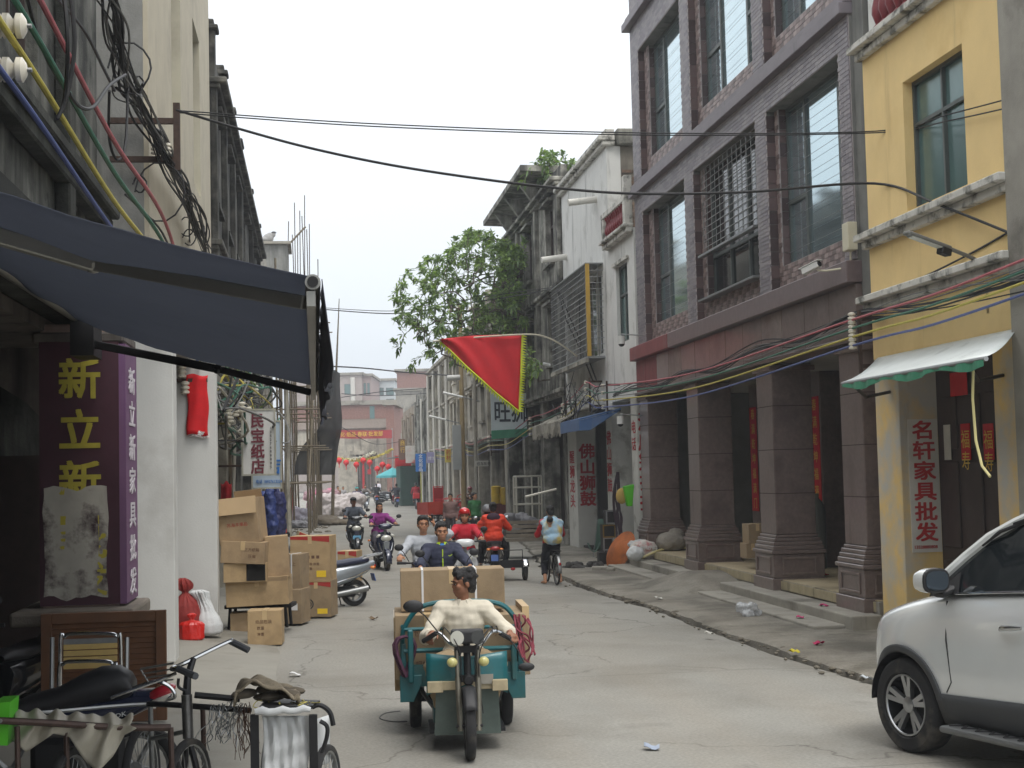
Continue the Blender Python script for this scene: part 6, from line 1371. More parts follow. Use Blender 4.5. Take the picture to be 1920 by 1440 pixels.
scooter('scooter', 'silver scooter with navy seat parked beside the carton pile', G(664, 1136)-Vector((.539, .263, 0)), rad(-64), SILV, PLAST, NVYS, stand=True)
S1 = G(661, 1042); S2 = G(712, 1071); 
scooter('scooter', 'black scooter with blue plate ridden by the man in a dark cap', S1+Vector((0, .64, 0)), FACE+rad(4), BLKP, NVYP, rack=False)
k = MB(); k.box((0, -.63, .50), (.22, .012, .10)); 
o = k.build('front_plate', mat('plate_lightblue', C(110,170,206), .5), None); tmpS1 = o
o.parent = [q for q in bpy.data.objects if q.get('label', '').startswith('black scooter with blue plate')][0]
scooter('scooter', 'navy scooter with silver chevron front ridden by the woman in purple', S2+Vector((0, .64, 0)), FACE+rad(8), NVYP, SILV, rack=False)
SW_ = G(905, 1092); scooter('scooter', 'white scooter ridden by the woman in the red helmet', Vector((-.88, 25.6, 0)), FACE+rad(-6), WHTP, SILV, rack=False)
SB = G(925, 1085); scooter('scooter', 'maroon scooter seen from behind carrying the pair in orange and khaki', G(925, 1085)+Vector((0, .2, 0)), FACE+PI+rad(-4), MRNP, PLAST, rack=False, tailm=REDLN)
# sidecar-like stabiliser wheels of the maroon scooter
sc_ = thing('scooter_stabiliser', 'black stabiliser frame with a small chrome guarded wheel beside the maroon scooter', 'frame', G(970, 1088), FACE)
wheel(sc_, (.16, 0, .20), .20, .09)
k = MB(); k.grid(lambda u, v: (.10+.12*u, .23*math.cos(rad(20+140*v)), .20+.23*math.sin(rad(20+140*v))), 3, 12); k.build('wheel_guard', CHROME, sc_, smooth=True, solid=.005)
k = MB(); k.bx(-.38, .12, -.12, .3, .26, .31); k.bx(-.36, .1, -.13, -.1, .31, .42); k.tube([(-.38, -.12, .3), (-.38, -.12, .62), (.1, -.12, .62), (.1, -.12, .3)], .012, 6); k.build('step_frame', BLACKM, sc_)
k = MB(); k.ell((-.1, -.13, .24), (.05, .02, .03)); k.build('reflector', REDLN, sc_)
# ------------------------------------------------------------------ white SUV
SUVM = mat('pearl_white_paint', C(222,225,224), .22, .12, var=.02, coat=1.0)
CLAD = mat('grey_cladding', C(64,66,68), .6, var=.08)
hd = math.atan2(-.403, .916)          # heading
SUVR = math.atan2(.916, -.403)-math.atan2(-1, 0)
WP_ = G(1716, 1410)
sv = thing('suv', 'pearl white sport utility car with grey lower cladding at the right edge', 'car', WP_ + Vector((0, 0, 0)), SUVR)
TW = [(-.86, .26), (-.83, .40), (-.74, .56), (-.58, .70), (-.42, .80), (-.2, .87), (0, .90), (.5, .905), (1.5, .915), (2.66, .92), (3.3, .89), (3.58, .8), (3.67, .6)]
TT = [(-.86, .66), (-.80, .82), (-.66, .94), (-.4, 1.06), (0, 1.16), (.40, 1.25), (1.0, 1.30), (1.6, 1.345), (2.6, 1.37), (3.5, 1.33), (3.67, 1.05)]
WO = -.90          # outer face of the near wheel lies on x = 0 of the thing; the car's centre line at x = -WO (its left side faces -x ... +x)
CX = -.80
def half(y):
    w, zt = interp(y, TW), interp(y, TT); zs = .30 if y > -.7 else .36
    return [(0, zs), (.70*w, zs), (.92*w, zs+.02), (.975*w, zs+.12), (.99*w, zs+.26), (1.0*w, zs+.40), (.995*w, zt-.26), (.975*w, zt-.14), (.94*w, zt-.06), (.86*w, zt-.015), (.6*w, zt+.015), (0, zt+.03)]
ys = [-.86, -.83, -.79, -.73, -.65, -.54, -.42, -.25, 0, .25, .5, .8, 1.2, 1.6, 2.1, 2.66, 3.1, 3.4, 3.58, 3.67]
vs = []; n = 22
for y in ys:
    h_ = half(y); ring = h_ + [(-x, z) for x, z in h_[-2:0:-1]]; n = len(ring)
    vs += [(CX+x, y, z) for x, z in ring]
k = MB(); k.add(vs, [(j*n+i, j*n+(i+1) % n, (j+1)*n+(i+1) % n, (j+1)*n+i) for j in range(len(ys)-1) for i in range(n)] + [tuple(range(n)), tuple((len(ys)-1)*n+i for i in range(n-1, -1, -1))])
body = k.build('body', SUVM, sv, smooth=True, ang=70)
ss = body.modifiers.new('sub', 'SUBSURF'); ss.levels = 2; ss.render_levels = 2
def cutter(y):
    q = MB(); q.cyl((-3, y, .36), (3, y, .36), .415, n=40); o = q.build('cut', SUVM, None); COL.objects.unlink(o); WS.collection.objects.link(o); return o
# wheel arches cut out of the body mesh
body.parent = None; COL.objects.unlink(body); me2 = evaluate(body); body.modifiers.clear(); body.data = me2
cts = []
for y in (0, 2.66):
    c = cutter(y); cts.append(c); bo = body.modifiers.new('arch', 'BOOLEAN'); bo.object = c; bo.operation = 'DIFFERENCE'; bo.solver = 'EXACT'
WS.view_layers[0].update(); me3 = bpy.data.meshes.new_from_object(body.evaluated_get(WS.view_layers[0].depsgraph)); body.modifiers.clear(); body.data = me3; WS.collection.objects.unlink(body); COL.objects.link(body); body.parent = sv
for c in cts: bpy.data.objects.remove(c)
me3.materials.clear(); me3.materials.append(SUVM)
for p in me3.polygons: p.use_smooth = True
me3.set_sharp_from_angle(angle=rad(35))
# greenhouse (glass) and roof
TR_ = [(.28, 1.25), (.6, 1.52), (.9, 1.74), (1.2, 1.86), (1.7, 1.92), (2.2, 1.92), (2.9, 1.87), (3.3, 1.72), (3.6, 1.32)]
def gh(y, f_):       # f_: 0 belt, 1 roof edge
    w = interp(y, TW)-.05; zb = interp(y, TT)-.03; zr = interp(y, TR_); wr = .60 if .9 < y < 3.3 else .64
    return (w+(wr-w)*f_*min(1, max(0, (zr-zb)/.5)), zb+(zr-zb)*f_)
gy = [.30, .6, .8, 1.0, 1.2, 1.5, 2.0, 2.6, 3.0, 3.3, 3.55]
vs = []
for y in gy:
    r_ = [gh(y, 0), gh(y, .33), gh(y, .66), gh(y, .93)]; top = gh(y, 1); ring = r_+[(top[0]*.8, top[1]+.01), (0, top[1]+.03)]
    ring = ring + [(-x, z) for x, z in ring[-2::-1]]; n = len(ring); vs += [(CX+x, y, z) for x, z in ring]
k = MB(); k.add(vs, [(j*n+i, j*n+i+1, (j+1)*n+i+1, (j+1)*n+i) for j in range(len(gy)-1) for i in range(n-1)])
k.build('glasshouse', mat('car_glass', C(26,32,36), .05, .2, var=.05, spec=1.0, coat=.6), sv, smooth=True)
k = MB(); vs = []
for y in gy[3:-1]:
    ring = [(gh(y, .90)[0]+.012, gh(y, .90)[1]), (gh(y, 1)[0]*.9+.01, gh(y, 1)[1]+.012), (gh(y, 1)[0]*.6, gh(y, 1)[1]+.035), (0, gh(y, 1)[1]+.05)]; ring = ring+[(-x, z) for x, z in ring[-2::-1]]; n = len(ring); vs += [(CX+x, y, z) for x, z in ring]
k.add(vs, [(j*n+i, j*n+i+1, (j+1)*n+i+1, (j+1)*n+i) for j in range(len(gy[3:-1])-1) for i in range(n-1)]); k.build('roof', SUVM, sv, smooth=True, solid=.01)
for s in (-1, 1):
    E_ = lambda y, f_, o=.012: (CX+s*(gh(y, f_)[0]+o), y, gh(y, f_)[1])
    k = MB(); k.tube([E_(.33, .9), E_(.6, .95), E_(.8, .97), E_(1.0, .97), E_(1.2, .95), E_(1.5, .95), E_(2.0, .95), E_(2.8, .95), E_(3.3, .92)], .034, 8); k.build('roof_pillar', SUVM, sv, smooth=True)
    k = MB(); k.tube([E_(1.0, .93, .03), E_(1.5, .98, .02), E_(2.2, .99, .02), E_(3.0, .97, .02)], .016, 6); k.build('roof_rail', BLACKM, sv, smooth=True)
    k = MB(); k.tube([E_(y, .01, .02) for y in (.62, .9, 1.2, 1.6, 2.0, 2.6, 3.0)], .009, 6); k.build('window_trim', CHROME, sv, smooth=True)
    k = MB(); k.tube([E_(y, .90, .016) for y in (.75, .9, 1.05, 1.2, 1.5, 2.0, 2.6, 3.0)], .014, 6); k.build('window_seal', PLAST, sv, smooth=True)
    k = MB(); k.add([E_(1.40, 0, .014), E_(1.54, 0, .014), E_(1.49, .94, .014), E_(1.38, .94, .014)], [(0, 1, 2, 3)]); k.build('door_pillar', PLAST, sv, solid=.01)
    k = MB(); k.add([E_(.34, 0, .016), E_(.64, 0, .016), E_(.60, .55, .016)], [(0, 1, 2)]); k.build('corner_panel', PLAST, sv, solid=.008)
    sd = lambda y, z: CX+s*(interp(y, TW)*interp((z-.3)/(interp(y, TT)-.3), [(0, .9), (.15, .975), (.35, .99), (.55, 1), (.75, .995), (.9, .96), (1, .86)]))
    # cladding: sill band and arch lips
    k = MB(); k.grid(lambda u, v: (sd(.40+1.86*u, .31+(.20+.09*u)*v)+s*.012, .40+1.86*u, .28+(.22+.09*u)*v), 20, 4); k.build('sill_cladding', CLAD, sv, smooth=True, solid=.012)
    for yc in (0, 2.66):
        def lip(u, v): g = rad(-8+196*u); R_ = .405+.055*v; y = yc+R_*math.cos(g); z = .36+R_*math.sin(g); return (sd(max(-.6, min(3.5, y)), max(.32, z))+s*.014, y, z)
        k = MB(); k.grid(lip, 36, 3); k.build('arch_cladding', CLAD, sv, smooth=True, solid=.014)
        q = MB(); q.grid(lambda u, v: (CX+s*(.50+.38*v), yc+.404*math.cos(PI*u), .36+.404*math.sin(PI*u)), 24, 1); q.build('wheel_well', PLAST, sv)
        q = MB(); q.prism([(CX+s*.50, yc+.40*math.cos(PI*i/16), .36+.40*math.sin(PI*i/16)) for i in range(17)], (s*.01, 0, 0)); q.build('well_back', PLAST, sv)
        # wheel
        c = Vector((CX+s*.775, yc, .36)); ax = Vector((s, 0, 0)); q = MB(); w = .225; R_ = .36; r = w/2
        q.lathe(c, ax, [(.235, -r*.8), (.25, -r), (.33, -r*.98), (.352, -r*.8), (R_, -r*.5), (R_, r*.5), (.352, r*.8), (.33, r*.98), (.25, r), (.235, r*.8)], 44); ty = q.build('tyre', TYRE, sv, smooth=True)
        q = MB(); q.lathe(c, ax, [(.236, r*.86), (.222, r*.9), (.214, r*.6), (.205, -r*.3), (0, -r*.35)], 40); q.build('rim_barrel', mat('rim_dark', C(40,41,43), .4, .5), ty, smooth=True)
        q = MB()
        for i in range(5):
            for dd in (-.16, .16):
                g = 2*PI*i/5+.3; e0 = Vector((0, math.cos(g+dd*.6), math.sin(g+dd*.6))); e1 = Vector((0, math.cos(g+dd), math.sin(g+dd))); sdv = ax.cross(e1)
                p0, p1 = c+e0*.045+ax*r*.62, c+e1*.222+ax*r*.84
                q.add([p0-sdv*.018, p0+sdv*.018, p1+sdv*.02, p1-sdv*.02, p0-sdv*.018-ax*.04, p0+sdv*.018-ax*.04, p1+sdv*.02-ax*.04, p1-sdv*.02-ax*.04], [(0, 1, 2, 3), (4, 7, 6, 5), (0, 4, 5, 1), (1, 5, 6, 2), (2, 6, 7, 3), (3, 7, 4, 0)])
        q.lathe(c, ax, [(.06, r*.5), (.06, r*.68), (.035, r*.76), (0, r*.76)], 16); q.torus(c+ax*r*.84, ax, .226, .010, 40, 6); q.build('spokes', mat('rim_alloy', C(170,172,174), .3, .85), ty, smooth=True, ang=30)
    # seams, handle, step, mirror
    for pts in ([(.50, 1.18), (.53, .9), (.56, .6), (.50, .52)], [(1.42, 1.28), (1.44, 1.0), (1.48, .7), (1.54, .62), (1.58, .58)]):
        k = MB(); k.tube([(sd(y, z)+s*.004, y, z) for y, z in pts], .006, 5); k.build('door_seam', PLAST, sv)
    k = MB(); k.tube([(sd(y, z)+s*o, y, z) for y, z, o in ((1.12, 1.03, .02), (1.17, 1.045, .05), (1.27, 1.055, .052), (1.33, 1.06, .022))], [.014, .02, .02, .014], 8); k.build('door_handle', CHROME, sv, smooth=True)
    k = MB(); k.bx(CX+s*.80, CX+s*1.0, .52, 2.2, .245, .295); st_ = k.build('side_step', mat('step_alloy', C(120,122,122), .45, .6, var=.1), sv, bev=.02, seg=2)
    k = MB()
    for i in range(22): k.box((CX+s*.90, .62+i*.07, .298), (.13, .02, .008), rz(.6 if i % 2 else -.6))
    k.build('step_tread', PLAST, st_)['kind'] = 'stuff'
    k = MB(); xo = CX+s*1.03; loft(k, [(xo+s*.02, .48, 1.33, .05, .04), (xo+s*.02, .50, 1.34, .11, .075), (xo+s*.02, .56, 1.345, .125, .09), (xo+s*.02, .62, 1.345, .12, .088)], 18, 3); mh = k.build('mirror_housing', SUVM, sv, smooth=True)
    k = MB(); loft(k, [(xo+s*.02, .618, 1.345, .122, .09), (xo+s*.02, .632, 1.345, .116, .084)], 18, 3); k.build('mirror_rim', PLAST, mh)
    k = MB(); loft(k, [(xo+s*.02, .633, 1.345, .10, .07), (xo+s*.02, .637, 1.345, .10, .07)], 18, 3); k.build('mirror_glass', mat('mirror_blue', C(110,122,132), .08, .9, var=.02), mh)
    k = MB(); k.box((CX+s*.90, .54, 1.255), (.16, .10, .05), ry(s*.3)); k.build('mirror_foot', PLAST, mh, bev=.015)
    k = MB(); k.ell((CX+s*.50, -.62, .83), (.10, .10, .05), 14, 8); k.build('headlight', LAMPG, sv, smooth=True)
# ------------------------------------------------------------------ people
random.seed(41)
SKIN = mat('skin_tan', C(176,128,98), .55, var=.08, scale=12, spec=.4)
SKIND = mat('skin_brown', C(140,96,72), .55, var=.1, scale=12, spec=.4)
HAIR = mat('black_hair', C(24,22,22), .5, var=.3, scale=60, bump=.6, bscale=180)
EYEW = mat('eye_white', C(150,138,128), .3); EYED = mat('eye_dark', C(24,18,16), .25); LIPS = mat('lips', C(150,86,76), .5); BROW = mat('brow', C(30,26,24), .8)
def caps(k, p0, p1, r0, r1, n=10):
    p0, p1 = Vector(p0), Vector(p1); k.cyl(p0, p1, r0, r1, n); k.ell(p0, r0, n, 6); k.ell(p1, r1, n, 6)
def ik(a, c, l1, l2, hint):
    a, c, hint = Vector(a), Vector(c), Vector(hint); d = c-a; L_ = d.length
    if L_ > (l1+l2)*.999: c = a+d.normalized()*(l1+l2)*.999; d = c-a; L_ = d.length
    x = (l1*l1-l2*l2+L_*L_)/(2*L_); h = math.sqrt(max(0, l1*l1-x*x)); u = d.normalized(); w = hint-u*hint.dot(u); w = w.normalized() if w.length > 1e-5 else u.orthogonal()
    return a+u*x+w*h, c
def hand(k, wrist, dr, nrm, side, curl=.6, s=1., fr=.0085):
    """palm and five fingers; dr = along the hand, nrm = direction the palm faces, side = towards the thumb"""
    dr, nrm = Vector(dr).normalized(), Vector(nrm); nrm = (nrm-dr*nrm.dot(dr)).normalized(); ac = dr.cross(nrm)
    if ac.dot(Vector(side)) < 0: ac = -ac
    w = Vector(wrist); R = Matrix((ac, dr, nrm)).transposed()
    k.ell(w+dr*.045*s, (.040*s, .052*s, .017*s), 12, 8, R)
    for i, (off, ln) in enumerate(((.030, .068), (.010, .076), (-.010, .071), (-.029, .055))):
        b = w+dr*.082*s+ac*off*s; d1 = (dr*math.cos(curl)+nrm*math.sin(curl)).normalized(); d2 = (dr*math.cos(curl*2.3)+nrm*math.sin(curl*2.3)).normalized(); m = b+d1*ln*.55*s; e = m+d2*ln*.55*s
        caps(k, b-dr*.012, m, fr*s, fr*.95*s, 8); caps(k, m, e, fr*.95*s, fr*.8*s, 8)
    b = w+dr*.022*s+ac*.032*s; m = b+(ac*.75+dr*.6+nrm*.3).normalized()*.038*s; e = m+(dr*.8+nrm*.5+ac*.1).normalized()*.032*s
    caps(k, b, m, fr*1.2*s, fr*1.1*s, 8); caps(k, m, e, fr*1.1*s, fr*.9*s, 8)
def person(label, loc, rz_, hip, lean, neck_t=None, yaw=0, pitch=0, rw=None, lw=None, rf=None, lf=None, rk=None, lk=None, re=(-.5, .4, -1), le=(.5, .4, -1), rhd=(0, -1, 0), lhd=(0, -1, 0), rhn=(0, 0, -1), lhn=(0, 0, -1), rcurl=.9, lcurl=.9, shirt=(.5, .5, .5), pants=(.1, .1, .1), shoes=None, skin=None, hair='short', s=1., vox=.012, sleeve=1., puff=.022, twist=0, collar=None, helmet=None, cap=None, smat=None, pmat=None, barefoot=False, pleg=.93, wrinkle=.007, hood=None, group=None, torso=.47, name='person', fem=False, roll=0):
    t = thing(name, label, 'person', loc, rz_, group); skin = skin or SKIN
    hip = Vector(hip); up = (rx(0) @ Vector((lean[0], lean[1], 1))).normalized(); sd_ = rz(twist) @ Vector((1, 0, 0)); sd_ = (sd_-up*sd_.dot(up)).normalized(); fw = up.cross(sd_) * -1      # fw: chest direction (about -Y)
    if fw.y > 0 and abs(twist) < 1: fw = -fw
    neck = hip+up*torso*s; chest = hip+up*torso*.66*s; Rt = Matrix((sd_, -fw, up)).transposed(); hs = .085*s
    sw = (.16 if fem else .178)*s; shR, shL = neck-up*.07*s-sd_*sw, neck-up*.07*s+sd_*sw
    rw = Vector(rw) if rw else shR+Vector((-.04, 0, -.5*s)); lw = Vector(lw) if lw else shL+Vector((.04, 0, -.5*s))
    eR, rw = ik(shR, rw, .285*s, .25*s, re); eL, lw = ik(shL, lw, .285*s, .25*s, le)
    hR, hL = hip-Vector((1, 0, 0))*hs, hip+Vector((1, 0, 0))*hs
    rf, lf = Vector(rf or (-.1, 0, .08)), Vector(lf or (.1, 0, .08))
    kR, rf = ik(hR, rf, .43*s, .41*s, rk or (-.2, -1, .3)); kL, lf = ik(hL, lf, .43*s, .41*s, lk or (.2, -1, .3))
    Hm = rz(yaw) @ rx(pitch) @ ry(roll); hc = neck+up*.055*s+Vector((0, -.016, .105*s)); H = lambda x, y, z: hc+Hm @ (Vector((x, y, z))*s)
    k = MB()
    # torso and limbs
    def tors(k, e):
        k.ell(hip+up*.02, ((.158 if not fem else .165)*s+e, .105*s+e, .12*s+e), 16, 10, Rt); k.ell(hip+up*.17*s, (.135*s+e, .098*s+e, .15*s+e), 16, 10, Rt); k.ell(chest, (.16*s+e, .108*s+e, .17*s+e), 16, 10, Rt)
        caps(k, shR, shL, .066*s+e*.8, .066*s+e*.8, 12); k.ell(neck-up*.06*s, (.13*s+e, .085*s+e, .075*s+e*.5), 14, 8, Rt)
    tors(k, 0)
    for sh, el, w in ((shR, eR, rw), (shL, eL, lw)): caps(k, sh, el, .050*s, .040*s); caps(k, el, w, .040*s, .027*s)
    for h, kn, f in ((hR, kR, rf), (hL, kL, lf)): caps(k, h, kn, .080*s, .054*s); caps(k, kn, f, .054*s, .036*s)
    fine = vox < .0105
    frr = .0085 if vox < .0085 else .0115
    hand(k, rw, rhd, rhn, (1, 0, 0) if Vector(rhd).y < -.3 else (0, -1, .3), rcurl, s, frr); hand(k, lw, lhd, lhn, (-1, 0, 0) if Vector(lhd).y < -.3 else (0, -1, .3), lcurl, s, frr)
    # feet
    fdir = Vector((0, -1, -.05))
    for f, sgn in ((rf, -1), (lf, 1)):
        caps(k, f+Vector((0, .03, -.04)), f+fdir*.15*s+Vector((sgn*.02, 0, -.05)), .036*s, .030*s)
        if barefoot:
            for q in range(5): caps(k, f+fdir*.15*s+Vector((sgn*.02+(q-2)*.016, 0, -.055)), f+fdir*(.19-.006*abs(q-1))*s+Vector((sgn*.02+(q-2)*.018, 0, -.06)), .011, .010)
    # neck and head
    caps(k, neck-up*.04*s, hc+Vector((0, .01, -.08*s)), .052*s, .050*s, 12)
    k.ell(H(0, .012, .03), (.074*s, .092*s, .088*s), 18, 12, Hm); k.ell(H(0, -.022, -.045), (.058*s, .066*s, .072*s), 16, 10, Hm); k.ell(H(0, -.05, -.085), (.034*s, .032*s, .028*s), 12, 8, Hm)
    k.ell(H(0, -.071, .022), (.052*s, .020*s, .014*s), 12, 6, Hm)          # brow
    k.add([H(-.008, -.075, .018), H(.008, -.075, .018), H(.017, -.083, -.026), H(0, -.108, -.022), H(-.017, -.083, -.026), H(0, -.07, -.034)], [(0, 1, 3), (1, 2, 3), (0, 3, 4), (3, 2, 5), (3, 5, 4), (0, 4, 5, 2, 1)])
    for q in (-1, 1): k.ell(H(q*.046, -.062, -.022), (.022*s, .022*s, .020*s), 10, 6, Hm); k.ell(H(q*.077, .012, -.010), (.010*s, .020*s, .030*s), 10, 6, Hm); k.ell(H(q*.014, -.086, -.030), (.010*s, .010*s, .008*s), 8, 5, Hm)
    k.ell(H(0, -.080, -.055), (.024*s, .012*s, .008*s), 10, 6, Hm); k.ell(H(0, -.078, -.068), (.021*s, .012*s, .008*s), 10, 6, Hm)
    body = voxel(k, 'body', skin, t, vox, 1 if fine else 2)
    for q in (-1, 1):
        k = MB(); k.ell(H(q*.030, -.0795, .0), (.012*s, .006*s, .0045*s), 10, 6, Hm); k.build('eye', EYEW, t, smooth=True)
        k = MB(); k.ell(H(q*.030, -.084, .0), (.0065*s, .005*s, .006*s), 8, 6, Hm); k.build('iris', EYED, t, smooth=True)
        k = MB(); k.tube([H(q*.012, -.092, .021), H(q*.03, -.092, .028), H(q*.05, -.082, .022)], .0042*s, 5); k.build('eyebrow', BROW, t, smooth=True)
    k = MB(); k.ell(H(0, -.0895, -.061), (.021*s, .0055*s, .0035*s), 10, 6, Hm); k.build('mouth', LIPS, t, smooth=True)
    # clothes
    wr = lambda p, n: p+n*(wrinkle*(noise.noise(Vector((p.x*7, p.y*9, p.z*20)))+.5*noise.noise(Vector((p.x*24, p.y*20, p.z*12)))))
    k = MB(); tors(k, puff)
    for sh, el, w in ((shR, eR, rw), (shL, eL, lw)):
        if sleeve > .5: f_ = (sleeve-.5)*2; caps(k, sh, el, .060*s+puff*.5, .050*s+puff*.5); k.cyl(el, el.lerp(w, f_*.94), .050*s+puff*.5, .036*s+puff*.5, 12); k.ell(el, .050*s+puff*.5, 10, 6)
        else: k.ell(sh, .060*s+puff*.5, 10, 6); k.cyl(sh, sh.lerp(el, sleeve*2), .060*s+puff*.5, .056*s+puff*.5, 12)
    k.cyl(neck-up*.06*s, neck+up*.012*s, .075*s+puff*.4, .064*s, 14)
    sm = smat or mat('shirt_'+label[:40].replace(' ', '_'), shirt, .85, var=.08, scale=8, bump=.12, bscale=90)
    voxel(k, 'shirt', sm, t, max(vox, .009), 2, wr)
    k = MB(); e = .016
    k.ell(hip-up*.01, ((.158 if not fem else .168)*s+e, .108*s+e, .115*s+e), 16, 10, Rt)
    for h, kn, f in ((hR, kR, rf), (hL, kL, lf)): caps(k, h, kn, .086*s+e*.6, .060*s+e); k.cyl(kn, kn.lerp(f, pleg), .060*s+e, .046*s+e, 12)
    pm = pmat or mat('trousers_'+label[:40].replace(' ', '_'), pants, .85, var=.1, scale=8, bump=.12, bscale=90)
    voxel(k, 'trousers', pm, t, max(vox, .009), 2, wr)
    if not barefoot:
        for f, sgn in ((rf, -1), (lf, 1)):
            k = MB(); caps(k, f+Vector((0, .04, -.038)), f+fdir*.16*s+Vector((sgn*.02, 0, -.045)), .046*s, .040*s); voxel(k, 'shoe', shoes or mat('dark_shoe', C(44,40,40), .6), t, .012, 2)
    if collar:
        for q in (-1, 1): k = MB(); k.add([neck+up*.03*s+sd_*q*.055*s-fw*-.03, neck+up*.035*s+sd_*q*.02*s+fw*.062*s, neck-up*.055*s+sd_*q*.045*s+fw*.105*s, neck-up*.02*s+sd_*q*.10*s+fw*.06*s], [(0, 1, 2, 3)]); k.build('collar', collar, t, solid=.008, bev=.003)
    # hair
    if hair and not helmet:
        k = MB(); hv = hair if isinstance(hair, str) else 'short'
        k.ell(H(0, .026, .050), (.081*s, .096*s, .082*s), 16, 10, Hm); k.ell(H(0, .060, .0), (.076*s, .060*s, .085*s), 14, 10, Hm)
        for q in (-1, 1): k.ell(H(q*.066, .02, .025), (.016*s, .045*s, .055*s), 10, 8, Hm)
        k.ell(H(0, -.045, .085), (.066*s, .035*s, .030*s), 12, 8, Hm)
        if hv == 'bushy':
            for i in range(26): g = random.uniform(0, 2*PI); z = random.uniform(.0, 1); r_ = math.sqrt(max(0, 1-z*z*.8)); k.ell(H(.076*r_*math.cos(g), .03+.088*r_*math.sin(g) if math.sin(g) > -.5 else -.045, .04+.08*z), (.028*s, .028*s, .024*s), 8, 6, Hm)
            k.ell(H(0, .075, -.04), (.062*s, .036*s, .055*s), 12, 8, Hm)
        if hv == 'long': k.ell(H(0, .075, -.07), (.072*s, .045*s, .12*s), 12, 8, Hm); [k.ell(H(q*.07, .03, -.05), (.018*s, .035*s, .09*s), 10, 8, Hm) for q in (-1, 1)]
        if hv == 'tail': k.ell(H(0, .115, .02), (.035*s, .035*s, .03*s)); caps(k, H(0, .12, .0), H(0, .12, -.16), .03*s, .015*s)
        if hv == 'bun': k.ell(H(0, .10, .07), (.04*s, .04*s, .04*s))
        voxel(k, 'hair', HAIR, t, max(.008, vox*.8), 1, lambda p, n: p+n*(.006*noise.noise(p*45)+.004*noise.noise(p*110)))
    if helmet:
        hm_, vis = helmet; k = MB()
        k.grid(lambda u, v: H(.108*math.sin(PI*.62*v)*math.cos(2*PI*u), .015+.125*math.sin(PI*.62*v)*math.sin(2*PI*u), .045+.115*math.cos(PI*.62*v)+(.05 if math.sin(2*PI*u) < -.35 and v > .75 else 0)), 28, 10); ho = k.build('helmet', hm_, t, smooth=True, solid=.012)
        if vis: k = MB(); k.grid(lambda u, v: H(.112*math.sin(-1.1+2.2*u), -.128*math.cos(-1.1+2.2*u)+.015, .075-.06*v), 12, 3); k.build('visor', vis, ho, smooth=True, solid=.003)
        k = MB(); [k.tube([H(q*.09, .0, -.02), H(q*.07, -.03, -.09), H(0, -.05, -.125)], .006, 5) for q in (-1, 1)]; k.build('chin_strap', PLAST, ho)
        k = MB(); k.ell(H(0, .05, -.05), (.078*s, .065*s, .10*s), 12, 8, Hm); voxel(k, 'hair', HAIR, t, .014, 1)
    if cap:
        k = MB(); k.ell(H(0, .012, .070), (.088*s, .104*s, .062*s), 16, 8, Hm); k.add([H(-.07, -.07, .055), H(.07, -.07, .055), H(.045, -.155, .045), H(-.045, -.155, .045)], [(0, 1, 2, 3)]); k.build('cap', cap, t, smooth=True, solid=.006)
    t['_h'] = 1; del t['_h']
    return t, dict(hip=hip, neck=neck, up=up, sd=sd_, fw=fw, H=H, Hm=Hm, shR=shR, shL=shL, rw=rw, lw=lw, eR=eR, eL=eL)
CREAM = mat('cream_linen', C(206,198,180), .9, var=.05, scale=10, bump=.25, bscale=160)
KHAKI = mat('khaki_cotton', C(150,132,104), .9, var=.1, scale=8, bump=.15, bscale=120)
# driver of the teal tricycle
drv, J = person('driver of the teal tricycle in cream shirt looking aside', TP, TR_ROT, (.0, .82, .68), (.01, -.10), yaw=rad(-72), pitch=rad(4), rw=(-.26, .41, .93), lw=(.36, .43, .91), rf=(-.19, .58, .30), lf=(.19, .58, .30), rk=(-.5, -1, 1.0), lk=(.5, -1, 1.0),
    rhd=(-.35, -.75, -.25), lhd=(.35, -.75, -.25), rhn=(0, -.3, -1), lhn=(0, -.3, -1), rcurl=.95, lcurl=.95, re=(-.7, .3, -1), le=(.9, .3, -.9), smat=CREAM, pmat=KHAKI, skin=SKIND, hair='bushy', s=.98, vox=.0072, sleeve=.93, collar=CREAM, puff=.028, wrinkle=.009)
def rider(label, loc, rz_, shirt, pants, sv_=.84, by=.30, **kw):
    d = dict(rw=(-.30, -.30, 1.06), lw=(.30, -.30, 1.06), rf=(-.13, -.24, .36), lf=(.13, -.24, .36), rk=(-.45, -1, .7), lk=(.45, -1, .7), rhd=(-.25, -1, -.1), lhd=(.25, -1, -.1), re=(-1, .3, -.9), le=(1, .3, -.9)); d.update(kw)
    return person(label, loc, rz_, (0, by, sv_), d.pop('lean', (0, -.12)), shirt=shirt, pants=pants, **d)
# man in blue jacket on a motorcycle behind the tricycle, and man with phone
MBm = G(828, 1240)
def hyp(px, Y): return Vector((X(px, Y), Y, 0))
pB = hyp(828, 18.6)
scooter('motorbike', 'dark motorbike of the man in the navy jacket, mostly hidden by cartons', pB+Vector((0, -.3, 0)), FACE, BLKP, PLAST, rack=False, cat='motorbike')
b_, J = person('man in navy jacket with lime collar riding behind the cartons', pB+Vector((0, -.3, 0)), FACE, (0, .36, .84), (0, -.06), yaw=rad(4), pitch=rad(3), rw=(-.33, -.22, 1.02), lw=(.33, -.22, 1.02), rf=(-.16, -.1, .36), lf=(.16, -.1, .36), rk=(-.5, -1, .7), lk=(.5, -1, .7), rhd=(.1, -1, -.1), lhd=(-.1, -1, -.1), re=(-1, .4, -.5), le=(1, .4, -.5), shirt=C(48,52,72), pants=C(40,40,48), s=1.0, vox=.0095, puff=.034, wrinkle=.010, collar=mat('lime_collar', C(176,206,40), .8))
